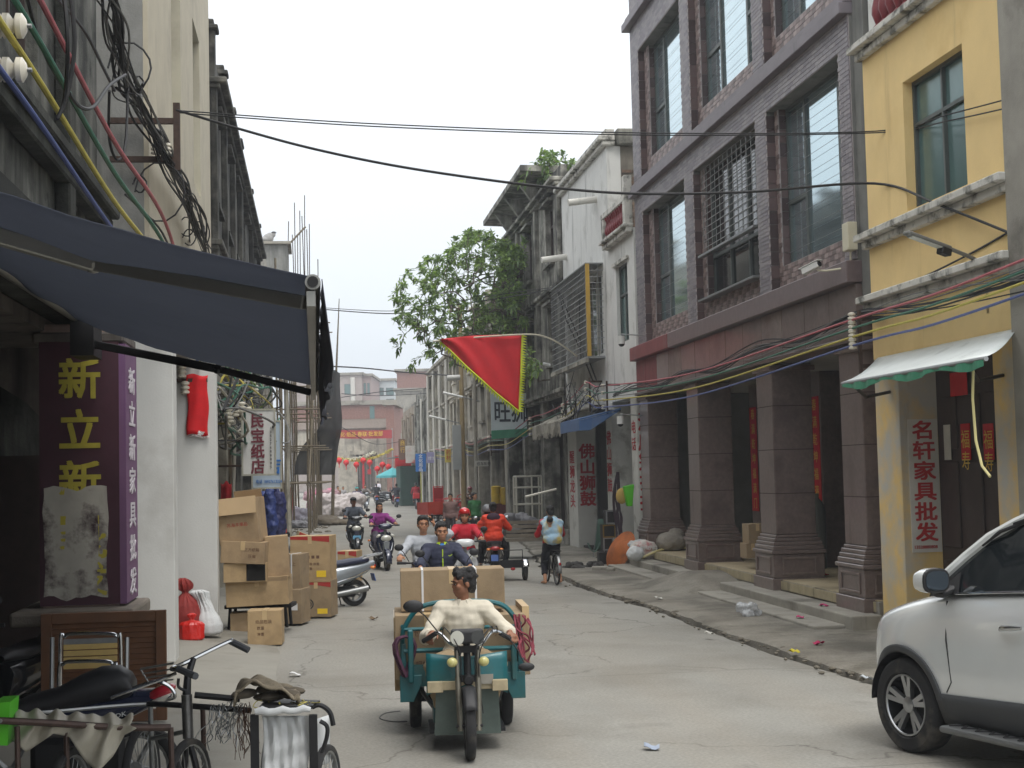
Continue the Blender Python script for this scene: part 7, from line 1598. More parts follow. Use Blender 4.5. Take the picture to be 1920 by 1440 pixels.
k = MB(); n_, f_ = J['neck'], J['fw']; k.tube([n_-J['up']*(.05+.10*i)+f_*(.125+.012*i) for i in range(5)], .007, 6); k.build('zip', mat('lime_collar', C(176,206,40), .8), b_)
k = MB(); q = n_-J['up']*.13+J['sd']*.09+f_*.128; k.tube([q-J['sd']*.02, q-J['up']*.008, q+J['sd']*.03+J['up']*.012], .005, 5); k.build('chest_mark', mat('lime_collar', C(176,206,40), .8), b_)
k = MB(); k.ell(n_-J['up']*.03+f_*.07, (.045, .03, .05)); k.build('undershirt', mat('undershirt_blue', C(60,120,190), .8), b_, smooth=True)
pW = hyp(790, 20.2)
scooter('motorbike', 'motorbike with round mirror ridden by the man on the phone', pW+Vector((0, -.3, 0)), FACE+rad(-3), NVYP, PLAST, rack=False, cat='motorbike')
HW = lambda x, y, z: (x, y, z)
w_, J = person('man in pale grey jersey holding a phone to his ear on a motorbike', pW+Vector((0, -.3, 0)), FACE+rad(-3), (0, .36, .88), (.02, -.03), yaw=rad(8), rw=(-.36, -.28, 1.05), lw=(.16, .22, 1.50), rf=(-.16, -.1, .36), lf=(.16, -.1, .36), rk=(-.5, -1, .7), lk=(.5, -1, .7), re=(-1, .5, -.4), le=(1, -.2, -.8), rhd=(-.1, -1, -.1), lhd=(-.25, -.1, 1), lhn=(-1, 0, 0), lcurl=.4, shirt=C(172,176,182), pants=C(44,56,86), vox=.0095, puff=.020, wrinkle=.010)
k = MB(); k.box(J['lw']+Vector((-.03, -.02, .09)), (.02, .06, .12), rx(.2)); k.build('phone', BLACKM, w_, bev=.005)
# riders on scooters
rider('man in dark cap and grey jacket on the black scooter', S1+Vector((0, .64, 0)), FACE+rad(4), C(72,78,88), C(34,36,44), cap=mat('cap_dark', C(36,38,42), .8), vox=.013, puff=.03, skin=SKIND, yaw=rad(10))
rider('woman in purple jacket riding the navy scooter', S2+Vector((0, .64, 0)), FACE+rad(8), C(128,44,118), C(82,78,88), hair='long', vox=.012, puff=.034, fem=True, s=.96, wrinkle=.012)
wsr, J = rider('woman in red jacket and red helmet on the white scooter', Vector((-.88, 25.6, 0)), FACE+rad(-6), C(186,28,48), C(40,40,46), helmet=(mat('helmet_red', C(196,30,32), .25, var=.05, coat=.8), None), vox=.012, puff=.032, fem=True, s=.96)
# pair on the maroon scooter, seen from behind
MS = G(925, 1085)+Vector((0, .2, 0)); MR_ = FACE+PI+rad(-4)
ORG = mat('orange_padded_jacket', C(214,62,34), .75, var=.08, scale=6, bump=.3, bscale=18)
oj, J = rider('passenger in orange padded jacket on the maroon scooter', MS, MR_, None, C(30,30,36), smat=ORG, by=.52, sv_=.86, rw=(-.20, .18, 1.12), lw=(.20, .18, 1.12), rf=(-.26, .10, .30), lf=(.26, .10, .30), hair='bun', vox=.012, puff=.045, fem=True, s=.97, wrinkle=.012)
k = MB(); k.ell(J['neck']-J['fw']*.10-J['up']*.04, (.14, .06, .09)); k.build('hood', mat('hood_lining', C(60,40,56), .85, var=.4, scale=30), oj, smooth=True)
rider('driver in khaki jacket and grey helmet on the maroon scooter', MS, MR_, C(124,112,86), C(60,86,74), by=.14, sv_=.76, lean=(.20, -.12), helmet=(mat('helmet_grey', C(110,112,116), .4), None), vox=.014, puff=.03, twist=rad(-6))
# boy on a bicycle with a baby sling
def bicycle(label, loc, rz_, fm, name='bicycle', basket=None):
    t = thing(name, label, 'bicycle', loc, rz_)
    for y in (-.50, .50): wheel(t, (0, y, .30), .30, .04, spokes=20)
    k = MB(); st_, bbk, hd_ = Vector((0, .22, .70)), Vector((0, .08, .28)), Vector((0, -.34, .78))
    for a, b in ((st_, bbk), (bbk, hd_+Vector((0, -.02, -.12))), (st_-Vector((0, 0, .08)), hd_), (hd_, hd_+Vector((0, -.05, -.22)))): k.cyl(a, b, .016, n=8)
    for s in (-1, 1): k.cyl((s*.03, .5, .3), (s*.02, .08, .28), .010, n=6); k.cyl((s*.035, .5, .3), (s*.02, .22, .66), .009, n=6); k.cyl((s*.03, -.5, .3), (s*.025, -.40, .58), .011, n=6)
    k.build('frame', fm, t, smooth=True)
    k = MB(); k.cyl((0, -.34, .78), (0, -.30, .95), .013, n=8); k.tube([(-.27, -.18, .96), (-.2, -.24, .98), (0, -.30, .95), (.2, -.24, .98), (.27, -.18, .96)], .011, 7); k.build('handlebar', CHROME, t, smooth=True)
    k = MB(); loft(k, [(0, .10, .79, .02, .015), (0, .2, .80, .05, .025), (0, .34, .81, .09, .03), (0, .38, .81, .06, .02)], 12); k.build('saddle', SEATB, t, smooth=True)
    k = MB(); k.grid(lambda u, v: (-.035+.07*u, .5+.33*math.cos(rad(-10+150*v)), .30+.33*math.sin(rad(-10+150*v))), 3, 14); k.build('rear_mudguard', STEEL, t, smooth=True, solid=.004)
    k = MB(); k.bx(-.06, .06, .34, .72, .655, .67); k.build('carrier', BLACKM, t); k = MB(); k.ell((0, .83, .42), (.025, .012, .03)); k.build('reflector', REDLN, t, smooth=True)
    k = MB(); k.cyl((-.09, .08, .28), (.09, .08, .28), .012, n=6); [k.box((s*.13, .08, .28+s*.16), (.09, .06, .02)) for s in (-1, 1)]; [k.cyl((s*.09, .08, .28), (s*.09, .08, .28+s*.16), .010, n=6) for s in (-1, 1)]; k.build('crank', BLACKM, t)
    if basket:
        k = MB(); k.prism([(-.16, -.36, .72), (.16, -.36, .72), (.19, -.36, 1.0), (-.19, -.36, 1.0)], (0, -.24, 0)); k.build('basket', basket, t)
    return t
BY = G(1036, 1096); BR = FACE+PI+rad(2)
bicycle('small dark bicycle held by the boy with the baby sling', BY+Vector((0, .35, 0)), BR, BLACKM)
boy, J = person('boy with a pale blue baby sling standing over a bicycle', BY+Vector((0, .2, 0)), BR, (0, .02, .80), (0, -.06), rw=(-.22, -.36, .98), lw=(.22, -.36, .96), rf=(-.17, -.02, .09), lf=(.15, .06, .09), rk=(0, -1, .1), lk=(0, -1, .1), rhd=(0, -1, -.2), lhd=(0, -1, -.2), shirt=C(170,30,40), pants=C(30,30,38), barefoot=True, pleg=.72, s=.97, vox=.011, fem=True)
SLING = mat('pale_blue_sling', C(160,192,214), .85, var=.1, scale=5, blotch=C(206,186,110), bamt=.42, bsc=4, bump=.2, bscale=20)
k = MB(); c = Vector((0, .16, 1.05))
k.ell(c, (.21, .13, .26), 18, 12); k.ell(c+Vector((0, -.06, .14)), (.24, .12, .10), 16, 10); k.ell(c+Vector((0, .03, -.16)), (.20, .13, .13), 16, 10); k.ell((0, -.06, 1.10), (.215, .12, .24), 16, 10)
voxel(k, 'baby_sling', SLING, boy, .014, 2, lambda p, n: p+n*(.014*noise.noise(p*11)+.006*noise.noise(p*25)))
bby = thing('person', 'sleeping baby wrapped in the pale blue sling', 'person', BY+Vector((0, .2, 0)), BR)
k = MB(); k.ell((.07, .26, 1.24), (.065, .07, .075), 14, 10); k.ell((.05, .2, 1.10), (.1, .08, .14), 12, 8); voxel(k, 'body', SKIN, bby, .012, 2)
k = MB(); k.ell((.07, .285, 1.26), (.066, .062, .068), 14, 10); k.build('hair', HAIR, bby, smooth=True)
# standing women near the red tricycle
def stand(label, px, py, rz_, shirt, pants, **kw):
    loc = G(px, py); d = dict(s=.95, vox=.014, puff=.032, fem=True, rf=(-.1, .04, .08), lf=(.1, -.04, .08), rk=(0, -1, 0), lk=(0, -1, 0), re=(-.3, 1, 0), le=(.3, 1, 0)); d.update(kw)
    return person(label, loc, rz_, (0, 0, .90*d['s']), d.pop('lean', (0, -.02)), shirt=shirt, pants=pants, **d)
stand('woman in green padded jacket walking by the red tricycle', 891, 1016, FACE+rad(20), None, C(34,34,38), smat=mat('green_padded_jacket', C(44,104,58), .7, var=.1, scale=5, bump=.5, bscale=14), hair='bun', yaw=rad(15))
stand('woman in mauve brown jacket standing behind the riders', 846, 1019, FACE+rad(-10), None, C(48,44,48), smat=mat('mauve_jacket', C(126,98,94), .8, var=.12, scale=6, bump=.3, bscale=16), hair='tail')
# farther riders and walkers (small in the picture)
def far_rider(label, px, py, rot, shirt, pants, body, hm=None, sl=None, **kw):
    loc = G(px, py); scooter('scooter', sl, loc, rot, body, PLAST, rack=False); return rider(label, loc, rot, shirt, pants, vox=.022, puff=.04, wrinkle=.004, helmet=hm, **kw)
far_rider('rider in dark purple jacket with a shiny visor coming down the far road', 671, 966, FACE+rad(6), C(70,62,92), C(40,40,46), BLKP, (mat('helmet_black', C(30,30,34), .3, coat=.6), mat('visor_cyan', C(120,220,214), .1, .4)), 'black scooter of the far rider with the shiny visor')
far_rider('rider in grey jacket farther behind the one with the visor', 686, 954, FACE+rad(4), C(110,104,100), C(60,60,66), SILV, None, 'silver scooter farther behind the rider with the visor')
far_rider('rider in black riding away on the far road beside the white shirted walker', 706, 947, FACE+PI, C(34,34,40), C(30,30,34), MRNP, None, 'maroon scooter of the black clad rider riding away')
far_rider('rider in dark jacket and red trousers riding away on the far road', 743, 951, FACE+PI+rad(3), C(40,42,52), C(130,34,44), BLKP, None, 'dark scooter of the rider in red trousers')
fb = G(780, 955); bicycle('far bicycle with a red box ridden away along the right side', fb, FACE+PI, BLACKM)
k = MB(); k.box((0, .55, .86), (.42, .34, .36)); kk = k.build('cargo_box', mat('red_plastic_box', C(196,40,44), .5), None, bev=.02); kk.parent = [q for q in bpy.data.objects if q.get('label', '').startswith('far bicycle')][0]
person('cyclist in red checked shirt riding away with a red box', fb, FACE+PI, (0, .2, .92), (0, -.12), rw=(-.25, -.2, 1.0), lw=(.25, -.2, 1.0), rf=(-.13, .06, .2), lf=(.13, .06, .48), shirt=C(150,36,46), pants=C(40,38,44), vox=.022, puff=.03)
stand('woman in yellow green top standing before the old houses', 812, 951, FACE+PI, C(176,190,96), C(150,160,120), hair='tail', vox=.022, s=.97)
stand('person in white shirt walking away on the far road', 709, 935, FACE+PI, C(206,202,212), C(120,114,110), vox=.025, s=1.0, fem=False)
stand('person in dark clothes standing at the street end', 675, 932, FACE+PI, C(52,50,54), C(40,40,44), vox=.025, s=1.0, fem=False)
stand('person in brown coat standing under the scaffold', 634, 958, FACE+rad(30), C(132,98,76), C(70,60,56), vox=.022, s=.95)
stand('person in pale grey top beside the one in brown under the scaffold', 644, 956, FACE+rad(10), C(150,148,150), C(80,80,84), vox=.022, s=.92)
# parked scooters on the right side of the far road
for i, (px, py) in enumerate(((724, 946), (731, 942), (737, 939))):
    scooter('scooter', ('nearest of the parked scooters before the teal umbrella', 'middle one of the parked scooters before the teal umbrella', 'farthest of the parked scooters before the teal umbrella')[i], G(px, py), FACE+rad(70+i*8), (BLKP, SILV, MRNP)[i], PLAST, rack=True)
# red cargo tricycles
REDT = mat('red_truck_paint', C(190,62,44), .5, .1, var=.1, scale=4, coat=.2)
rt = cargo_trike('red cargo tricycle parked in front of the old houses', G(862, 985)+Vector((.3, 3.4, 0)), FACE+rad(112), REDT, plank=False)
k = MB(); k.bx(-.54, .54, 1.06, 1.10, .46, .95); k.bx(-.54, .54, 2.26, 2.30, .46, .95); k.build('tailboard', REDT, rt); 
k = MB(); k.bx(-.56, -.5, 1.06, 2.3, .5, .95); k.bx(.5, .56, 1.06, 2.3, .5, .95); k.build('high_side', REDT, rt)
rider('rider in brown jacket and striped helmet on the red tricycle', G(870, 985)+Vector((.3, 4.2, 0)), FACE+rad(20), C(112,86,70), C(50,48,50), by=.4, sv_=.8, helmet=(mat('helmet_rose', C(150,70,80), .35, coat=.5), None), vox=.02)
rt2 = cargo_trike('second red cargo tricycle half hidden behind the parked one', G(885, 980)+Vector((.2, 8, 0)), FACE+rad(60), mat('red_truck_bright', C(204,44,52), .45, var=.08, coat=.3), plank=False)
k = MB(); k.tube([(-.55, 2.3, .46), (-.55, 2.3, 1.55), (.55, 2.3, 1.55), (.55, 2.3, .46)], .03, 8); k.bx(-.53, .53, 2.28, 2.31, .5, 1.5); k.build('high_board', mat('red_truck_bright', C(204,44,52)), rt2)
# ------------------------------------------------------------------ carton pile on the left
random.seed(51)
def hy(px, py, Y): r = ray(px, py); t_ = Y/r.y; return Vector((r.x*t_, Y, CH+r.z*t_))
def cpx(label, x0, y0, x1, y1, Y, dep=.45, rot=0, **kw):
    p = hy((x0+x1)/2, y1, Y); w = (x1-x0)*Y/FPX; h = (y1-y0)*Y/FPX
    return carton(label, (p.x, p.y+dep/2, p.z), (w, dep, h), rad(rot), **kw)
tr = thing('trestle', 'low dark trestle under the left stack of cartons', 'trestle', hy(455, 1190, 20.9)+Vector((0, .25, 0)), 0); z_ = hy(480, 1137, 20.6).z; tr.location.z = 0
k = MB(); k.box((.22, 0, z_-.03), (.95, .5, .05)); k.build('top_board', DARK, tr)
for x in (-.2, .62):
    for y in (-.2, .2): k = MB(); k.cyl((x, y, .08), (x*.95+.01, y, z_-.05), .025, n=6); k.build('leg', BLACKM, tr)
cpx('crushed dark carton lying under the trestle', 430, 1150, 500, 1192, 20.75, .4, 6)
cpx('wide carton at the bottom of the left stack on the trestle', 424, 1084, 540, 1136, 20.6, .5, 2, tilt=rad(-2), flaps=12)
c_ = cpx('open carton with a dark hole in the left stack', 418, 1056, 498, 1092, 20.5, .45, 3, tape=False)
k = MB(); k.bx(.02, .28, -.232, -.226, .02, .25); k.build('dark_opening_panel', mat('carton_hole_shade', C(22,20,18), .95), c_)  # flat near-black panel on the closed box, painted as the shaded inside
cpx('upright narrow carton right of the open one in the left stack', 497, 1006, 540, 1084, 20.7, .4, 8, tilt=rad(-3), tape=False)
cpx('pale carton with handwritten marks in the left stack', 414, 1016, 497, 1057, 20.45, .45, -3, tilt=rad(3), lines=[('正方纸箱', .02, .17, .05, INK), ('压扁', .08, .08, .05, INK)])
c_ = cpx('large open carton with folded flap topping the left stack', 414, 936, 490, 1020, 20.5, .5, -4, tilt=rad(-5), lines=[('苏海丰果品', -.16, .24, .055, INKR)], tape=False)
w_ = 76*20.5/FPX; h_ = 84*20.5/FPX
k = MB(); R = rx(rad(-14)); k.box(Vector((0, -.265, h_)) + R @ Vector((0, -.01, -.10)), (w_*1.02, .006, .24), R); k.build('flap', mat('carton_pale', C(186,160,124), .88, var=.06), c_)
k = MB(); R = rx(rad(20)); k.box(Vector((.06, .25, h_)) + R @ Vector((0, 0, .05)), (w_*.7, .006, .14), R); k.build('flap', CARD, c_)
cpx('front carton standing alone on the road before the pile', 463, 1146, 526, 1210, 19.3, .4, 4, lines=[('纸品包装', -.12, .28, .05, INK), ('数量', -.1, .2, .045, INK), ('净重', -.1, .12, .045, INK)])
cpx('strapped carton second from the right, upper row', 536, 1040, 568, 1106, 21.9, .45, -10, lines=[('向上', -.06, .35, .06, INK)], tape=False, straps=(0,))
cpx('carton with white address label second from the right, lower row', 526, 1106, 570, 1170, 21.8, .5, -8, lab=(.0, .20, .12, .10, WLAB), lines=[('品名', -.08, .38, .05, INK)])
cpx('red topped carton with yellow sticker, upper right of the pile', 547, 1006, 622, 1092, 22.9, .5, -5, redtop=True, lab=(.10, .08, .15, .10, YLAB), lines=[('■ ■ ■', -.06, .36, .06, INK), ('规格 数量', -.06, .26, .045, INK), ('重量', -.06, .19, .045, INK)])
c_ = cpx('red topped carton with black ring logo, lower right of the pile', 567, 1090, 624, 1157, 22.9, .5, -5, redtop=True, lab=(.02, .05, .16, .08, YLAB))
k = MB(); k.torus((-.12, -.252, .20), (0, 1, 0), .075, .010, 24, 6, .2); k.torus((-.12, -.252, .20), (0, 1, 0), .045, .008, 20, 6, .2); k.build('ring_print', mat('ink_dark', C(50,48,48)), c_)
cpx('tilted red edged carton behind the pile near the scooter', 538, 1002, 578, 1044, 24.0, .5, 12, tilt=rad(24), redtop=True)
cpx('brown carton with red band on the road behind the parked scooter', 636, 1034, 672, 1092, 26.6, .5, -6, redtop=True)
# bags by the white pillars
def bag(name, label, cat, px, py, Y, shapes, m, vox=.018, amp=.02, parts=None):
    p = hy(px, py, Y); p.z = max(p.z, .03); t = thing(name, label, cat, p, FACE); k = MB()
    for c, r in shapes: k.ell(c, r, 14, 10)
    o = voxel(k, 'sack', m, t, vox, 3, lambda q, n: q+n*(amp*noise.noise(q*7)+amp*.6*noise.noise(Vector((q.x*16, q.y*16, q.z*5)))))
    return t
REDS = mat('red_woven_sack', C(142,46,42), .7, var=.12, scale=10, bump=.3, bscale=60)
def tied_bag(name, label, cat, px, py, Y, prof, m, lean=(0, 0), seed=0, nf=9, sq=.8):
    p = hy(px, py, Y); p.z = max(p.z, .1); t = thing(name, label, cat, p, FACE); k = MB(); n = 56; H_ = prof[-1][1]; vs = []
    zs = [H_*i/44 for i in range(45)]
    for z in zs:
        r = interp(z, [(h, q) for q, h in prof]); f_ = interp(z/H_, [(0, .02), (.3, .05), (.6, .16), (.75, .30), (.85, .4), (1, .35)])
        for i in range(n):
            g = 2*PI*i/n; w = noise.noise(Vector((math.cos(g)*nf*.35, math.sin(g)*nf*.35, z*2.2+seed)))+.5*noise.noise(Vector((math.cos(g)*nf*.9, math.sin(g)*nf*.9, z*4+seed)))
            rr = r*(1+f_*w*1.5+.06*noise.noise(Vector((math.cos(g)*2, math.sin(g)*2, z*6+seed)))); vs.append((lean[0]*z/H_*(z/H_)+rr*math.cos(g), lean[1]*z/H_+rr*sq*math.sin(g), z))
    m_ = len(zs); k.add(vs, [(j*n+i, j*n+(i+1) % n, (j+1)*n+(i+1) % n, (j+1)*n+i) for j in range(m_-1) for i in range(n)]+[tuple(range(n-1, -1, -1)), tuple((m_-1)*n+i for i in range(n))]); k.build('sack', m, t, smooth=True, ang=80); return t
tied_bag('red_sack', 'dark red woven sack tied at the top by the white pillar', 'sack', 354, 1197, 19.7, [(.15, 0), (.19, .04), (.205, .15), (.20, .32), (.175, .43), (.12, .51), (.06, .565), (.034, .59), (.036, .61), (.08, .65), (.095, .71), (.075, .76), (.03, .79)], REDS, (-.07, 0), 1, 14)
PLR = mat('red_plastic_bag', C(204,36,28), .35, var=.1, scale=6, bump=.4, bscale=25, coat=.2)
tied_bag('plastic_bag', 'bright red plastic bag in front of the woven sack', 'bag', 360, 1202, 19.4, [(.14, 0), (.16, .02), (.158, .12), (.15, .20), (.11, .235), (.03, .255), (.02, .27), (.04, .30), (.05, .33), (.02, .35)], PLR, (.0, 0), 5, 12, .6)
WSK = mat('white_plastic_sack', C(206,208,208), .5, var=.08, scale=8, bump=.5, bscale=22)
tied_bag('white_sack', 'white plastic sack leaning beside the red woven sack', 'sack', 392, 1190, 19.75, [(.13, 0), (.18, .04), (.19, .16), (.165, .28), (.12, .38), (.10, .48), (.085, .56), (.095, .64), (.11, .70), (.06, .73)], WSK, (-.14, 0), 9).scale = (1, 1, .82)
# ------------------------------------------------------------------ shop clutter under the awning
lp = sthing('louvre_panel', 'brown wooden louvre panel leaning under the maroon sign', 'panel', 13.35, 1.8)
b0, z1 = ha(76, 1152, 13.3); b1, z0 = ha(311, 1152, 13.3)
WDB = mat('brown_varnished_wood', C(104,70,46), .5, var=.18, scale=5)
for q in ((b0, b0-.09, .1, z1), (b1+.09, b1, .1, z1), (b0-.09, b1+.09, z1-.09, z1), (b0-.09, b1+.09, .1, .2)): k = MB(); k.bx(13.3, 13.36, q[0], q[1], q[2], q[3]); k.build('frame', WDB, lp, bev=.004)
z = .22
while z < z1-.11: k = MB(); k.box((13.33, (b0+b1)/2, z+.02), (.012, abs(b1-b0)-.18, .05), ry(rad(24))); k.build('slat', WDB, lp); z += .047
ch = sthing('folding_chair', 'chrome folding chair with yellow slats before the louvre panel', 'chair', 12, 1.7)
CHS = mat('yellow_slat', C(196,168,104), .6, var=.12, scale=6)
def arch_tube(a, px0, px1, ytop, ybot, r=.014):
    p = [pa(px0, ybot, a), pa(px0, ytop+25, a), pa(px0+8, ytop+6, a), pa(px0+24, ytop, a), pa(px1-24, ytop, a), pa(px1-8, ytop+6, a), pa(px1, ytop+25, a), pa(px1, ybot, a)]
    return spline(p, 5)
k = MB(); k.tube(arch_tube(11.8, 113, 227, 1188, 1480), .014, 8); k.build('back_frame', CHROME, ch, smooth=True)
k = MB(); k.tube(arch_tube(11.5, 110, 220, 1240, 1480), .014, 8); k.build('front_frame', CHROME, ch, smooth=True)
for y in (1202, 1212, 1224, 1236, 1248): 
    k = MB(); p0, p1 = Vector(pa(119, y, 11.8)), Vector(pa(220, y, 11.8)); k.box((p0+p1)/2, (.012, abs(p1.y-p0.y), .042)); k.build('slat', STEEL if y == 1202 else CHS, ch, bev=.003)
for x in (98, 238): k = MB(); k.tube([pa(x, 1195, 11.9), pa(x-3, 1480, 11.7)], .018, 7); k.build('side_leg', STEEL, ch)
# dark motorbike with long black seat
mo_ = sthing('motorbike', 'dark motorbike with long black seat and red tail at the lower left', 'motorbike', 10.3, 1.2)
def pseat(a): return None
k = MB(); secs = []
for (px, py, hh) in ((20, 1330, 14), (60, 1322, 26), (110, 1312, 30), (150, 1296, 38), (190, 1284, 44), (225, 1280, 42), (245, 1283, 30), (252, 1286, 16)):
    p = Vector(pa(px, py, 10.3)); secs.append((p, hh*10.3/FPX))
vs = []; n = 14
for p, h_ in secs:
    for i in range(n): g = 2*PI*i/n; vs.append((p.x+.16*math.copysign(abs(math.cos(g))**.8, math.cos(g)), p.y, p.z+h_*math.copysign(abs(math.sin(g))**.8, math.sin(g))*.75))
k.add(vs, [(j*n+i, j*n+(i+1) % n, (j+1)*n+(i+1) % n, (j+1)*n+i) for j in range(len(secs)-1) for i in range(n)]+[tuple(range(n)), tuple((len(secs)-1)*n+i for i in range(n-1, -1, -1))]); k.build('seat', SEATB, mo_, smooth=True)
k = MB(); vs = []
bsec = ((60, 1348, 20), (120, 1345, 26), (180, 1335, 28), (240, 1320, 26), (290, 1306, 16), (325, 1302, 8)); n = 12
for (px, py, hh) in bsec:
    p = Vector(pa(px, py, 10.3)); h_ = hh*10.3/FPX
    for i in range(n): g = 2*PI*i/n; vs.append((p.x+.13*math.cos(g), p.y, p.z+h_*math.sin(g)))
k.add(vs, [(j*n+i, j*n+(i+1) % n, (j+1)*n+(i+1) % n, (j+1)*n+i) for j in range(len(bsec)-1) for i in range(n)]+[tuple(range(n)), tuple((len(bsec)-1)*n+i for i in range(n-1, -1, -1))]); k.build('tail_body', NVYP, mo_, smooth=True)
k = MB(); k.ell(pa(302, 1298, 10.25), (.10, .11, .045), 14, 8, rx(-.4)); tl = k.build('tail_light', mat('tail_red', C(176,40,52), .2, coat=.6), mo_, smooth=True)
k = MB(); k.ell(pa(300, 1310, 10.24), (.10, .10, .03), 14, 8, rx(-.4)); k.build('tail_lens', LAMPG, tl, smooth=True)
k = MB(); k.tube(spline([pa(250, 1290, 10.2), pa(290, 1278, 10.1), pa(318, 1288, 10.1), pa(328, 1306, 10.1), pa(312, 1312, 10.2)], 5), .013, 7); k.build('grab_rail', CHROME, mo_, smooth=True)
wheel(mo_, pa(255, 1440, 10.3), .30, .10, ax=(1, 0, 0)); wheel(mo_, pa(20, 1450, 10.3), .30, .09, ax=(1, 0, 0))
text('NDK', pa(205, 1352, 10.1), (0, -1, .25), (0, 0, 1), .04, WLAB, mo_, bold=.01, sx=1.2)
k = MB(); k.bx(10.2, 10.45, pa(180, 1400, 10.3)[1]-.2, pa(60, 1400, 10.3)[1], .2, .5); k.build('engine', BLACKM, mo_, bev=.04)
# dark scooter at the far left edge, in the arcade shade
dsx = scooter('scooter', 'dark scooter standing in the arcade shade at the left edge', S(13.2, 2.75), FACE+rad(-25), BLKP, PLAST, lamp=mat('lamp_yellowish', C(196,196,120), .2, coat=.5))
k = MB(); k.prism([pa(-12, 1318, 8.6), pa(19, 1316, 8.6), pa(14, 1398, 8.6), pa(-12, 1398, 8.6)], (.25, 0, 0)); solo('plastic_tub', k, mat('bright_green_plastic', C(88,190,40), .45, var=.05), 'bright green plastic tub at the lower left edge', 'tub', 8.6, 1.6, .8)
# ------------------------------------------------------------------ pedal cargo trike in the lower left corner
pt = sthing('pedal_trike', 'rusty pedal cargo trike with chrome handlebar in the lower left corner', 'tricycle', 9.0, .8)
PIPE = mat('brown_pipe', C(82,66,60), .55, .4, var=.25, scale=14)
def tub(name, pts, r, m, par=pt, n=8, sp_=True): k = MB(); k.tube(spline(pts, 5) if sp_ else pts, r, n); return k.build(name, m, par, smooth=True)
tub('front_rail', [pa(-30, 1350, 8.5), pa(100, 1356, 8.6), pa(225, 1364, 8.7), pa(320, 1364, 8.75)], .020, PIPE)
tub('back_rail', [pa(0, 1352, 8.5), pa(25, 1342, 8.8), pa(85, 1336, 9.2), pa(277, 1320, 9.6), pa(395, 1324, 9.5)], .012, STEEL)
tub('bed_bar', [pa(277, 1320, 9.6), pa(330, 1322, 9.5), pa(470, 1332, 9.3)], .018, BLACKM)
tub('bed_bar', [pa(365, 1303, 9.4), pa(450, 1311, 9.4)], .020, BLACKM)
for x, y, a in ((32, 1362, 8.6), (124, 1364, 8.7), (320, 1364, 8.75), (282, 1322, 9.6), (380, 1326, 9.5)): tub('post', [pa(x, y, a), (a, pa(x, y, a)[1]-.01, .2)], .016, PIPE if x != 282 else STEEL, sp_=False)
tub('low_bar', [pa(285, 1385, 9.5), pa(345, 1372, 9.3)], .014, STEEL, sp_=False)
tub('head_tube', [pa(350, 1302, 9.2), pa(353, 1384, 9.2)], .033, mat('worn_chrome', C(120,120,120), .35, .9, var=.3, scale=14), sp_=False, n=12)
hs = Vector(pa(353, 1384, 9.2)); hs2 = Vector(pa(350, 1302, 9.2))
tub('stem', [hs2, Vector(pa(352, 1268, 9.2)), Vector(pa(362, 1236, 9.3))], [.026, .022, .02], BLACKM, sp_=False)
tub('clamp', [pa(335, 1272, 9.15), pa(335, 1288, 9.15), pa(350, 1296, 9.15)], .009, BLACKM)
tub('handlebar', [pa(465, 1218, 9.5), pa(440, 1204, 9.55), pa(425, 1205, 9.5), pa(345, 1244, 9.25), pa(322, 1254, 9.1), pa(338, 1256, 8.95), pa(366, 1266, 8.8)], .014, CHROME)
tub('grip', [pa(466, 1219, 9.5), pa(432, 1202, 9.55)], .022, mat('grip_grey', C(74,76,80), .7), sp_=False); tub('grip', [pa(367, 1268, 8.8), pa(334, 1254, 8.97)], .021, mat('grip_grey', C(74,76,80)), sp_=False)
tub('long_lever', [pa(330, 1262, 9.1), pa(300, 1275, 9.1), pa(208, 1308, 9.0)], .010, CHROME)
for i in range(4): y = 1252+i*8; tub('basket_wire', [pa(264+i*5, y+3, 9.3), pa(325, y-8+i*2, 9.2)], .005, STEEL, sp_=False)
tub('basket_wire', [pa(263, 1254, 9.3), pa(280, 1282, 9.3)], .005, STEEL, sp_=False); tub('basket_wire', [pa(264, 1254, 9.3), pa(326, 1243, 9.2)], .006, STEEL, sp_=False)
tub('fork', [hs, hs+Vector((0, .03, -.2)), hs+Vector((0, .07, -.5))], .02, BLACKM); tub('fork', [hs, hs+Vector((0, -.05, -.2)), hs+Vector((0, -.09, -.5))], .02, BLACKM)
wheel(pt, (9.15, hs.y+.0, .32), .32, .05, spokes=24, ax=(.35, 1, 0)); wheel(pt, (8.8, pa(130, 1500, 8.8)[1], .34), .34, .06, spokes=24, ax=(.2, 1, 0)); wheel(pt, (9.5, pa(265, 1490, 9.5)[1], .34), .34, .05, spokes=24, ax=(.2, 1, 0))
SHEET = mat('plastic_sheet', C(206,200,184), .4, var=.08, scale=8, bump=.4, bscale=14); translucent(SHEET, C(200,196,180), .35)
def sheetf(u, v):
    px = 28+222*u; yb = 1345+12*u; dr = interp(u, [(0, 40), (.12, 62), (.3, 25), (.45, 30), (.62, 72), (.72, 92), (.82, 60), (.9, 20), (1, 8)])
    if v < .35: w = v/.35; p = Vector(pa(px, yb-8+8*w+3*math.sin(u*30), 9.1-.42*w)); p.z += .03*math.sin(PI*w)+.012*math.sin(u*40); return p
    w = (v-.35)/.65; p = Vector(pa(px+6*math.sin(w*4+u*11), yb+2+dr*w, 8.66+.03*math.sin(u*28+w*3))); return p
k = MB(); k.grid(sheetf, 60, 16); solo('plastic_sheet', k, SHEET, 'crumpled translucent plastic sheet hung over the pedal trike rail', 'sheet', 8.7, 1.2, 1.0, smooth=True, solid=.002)
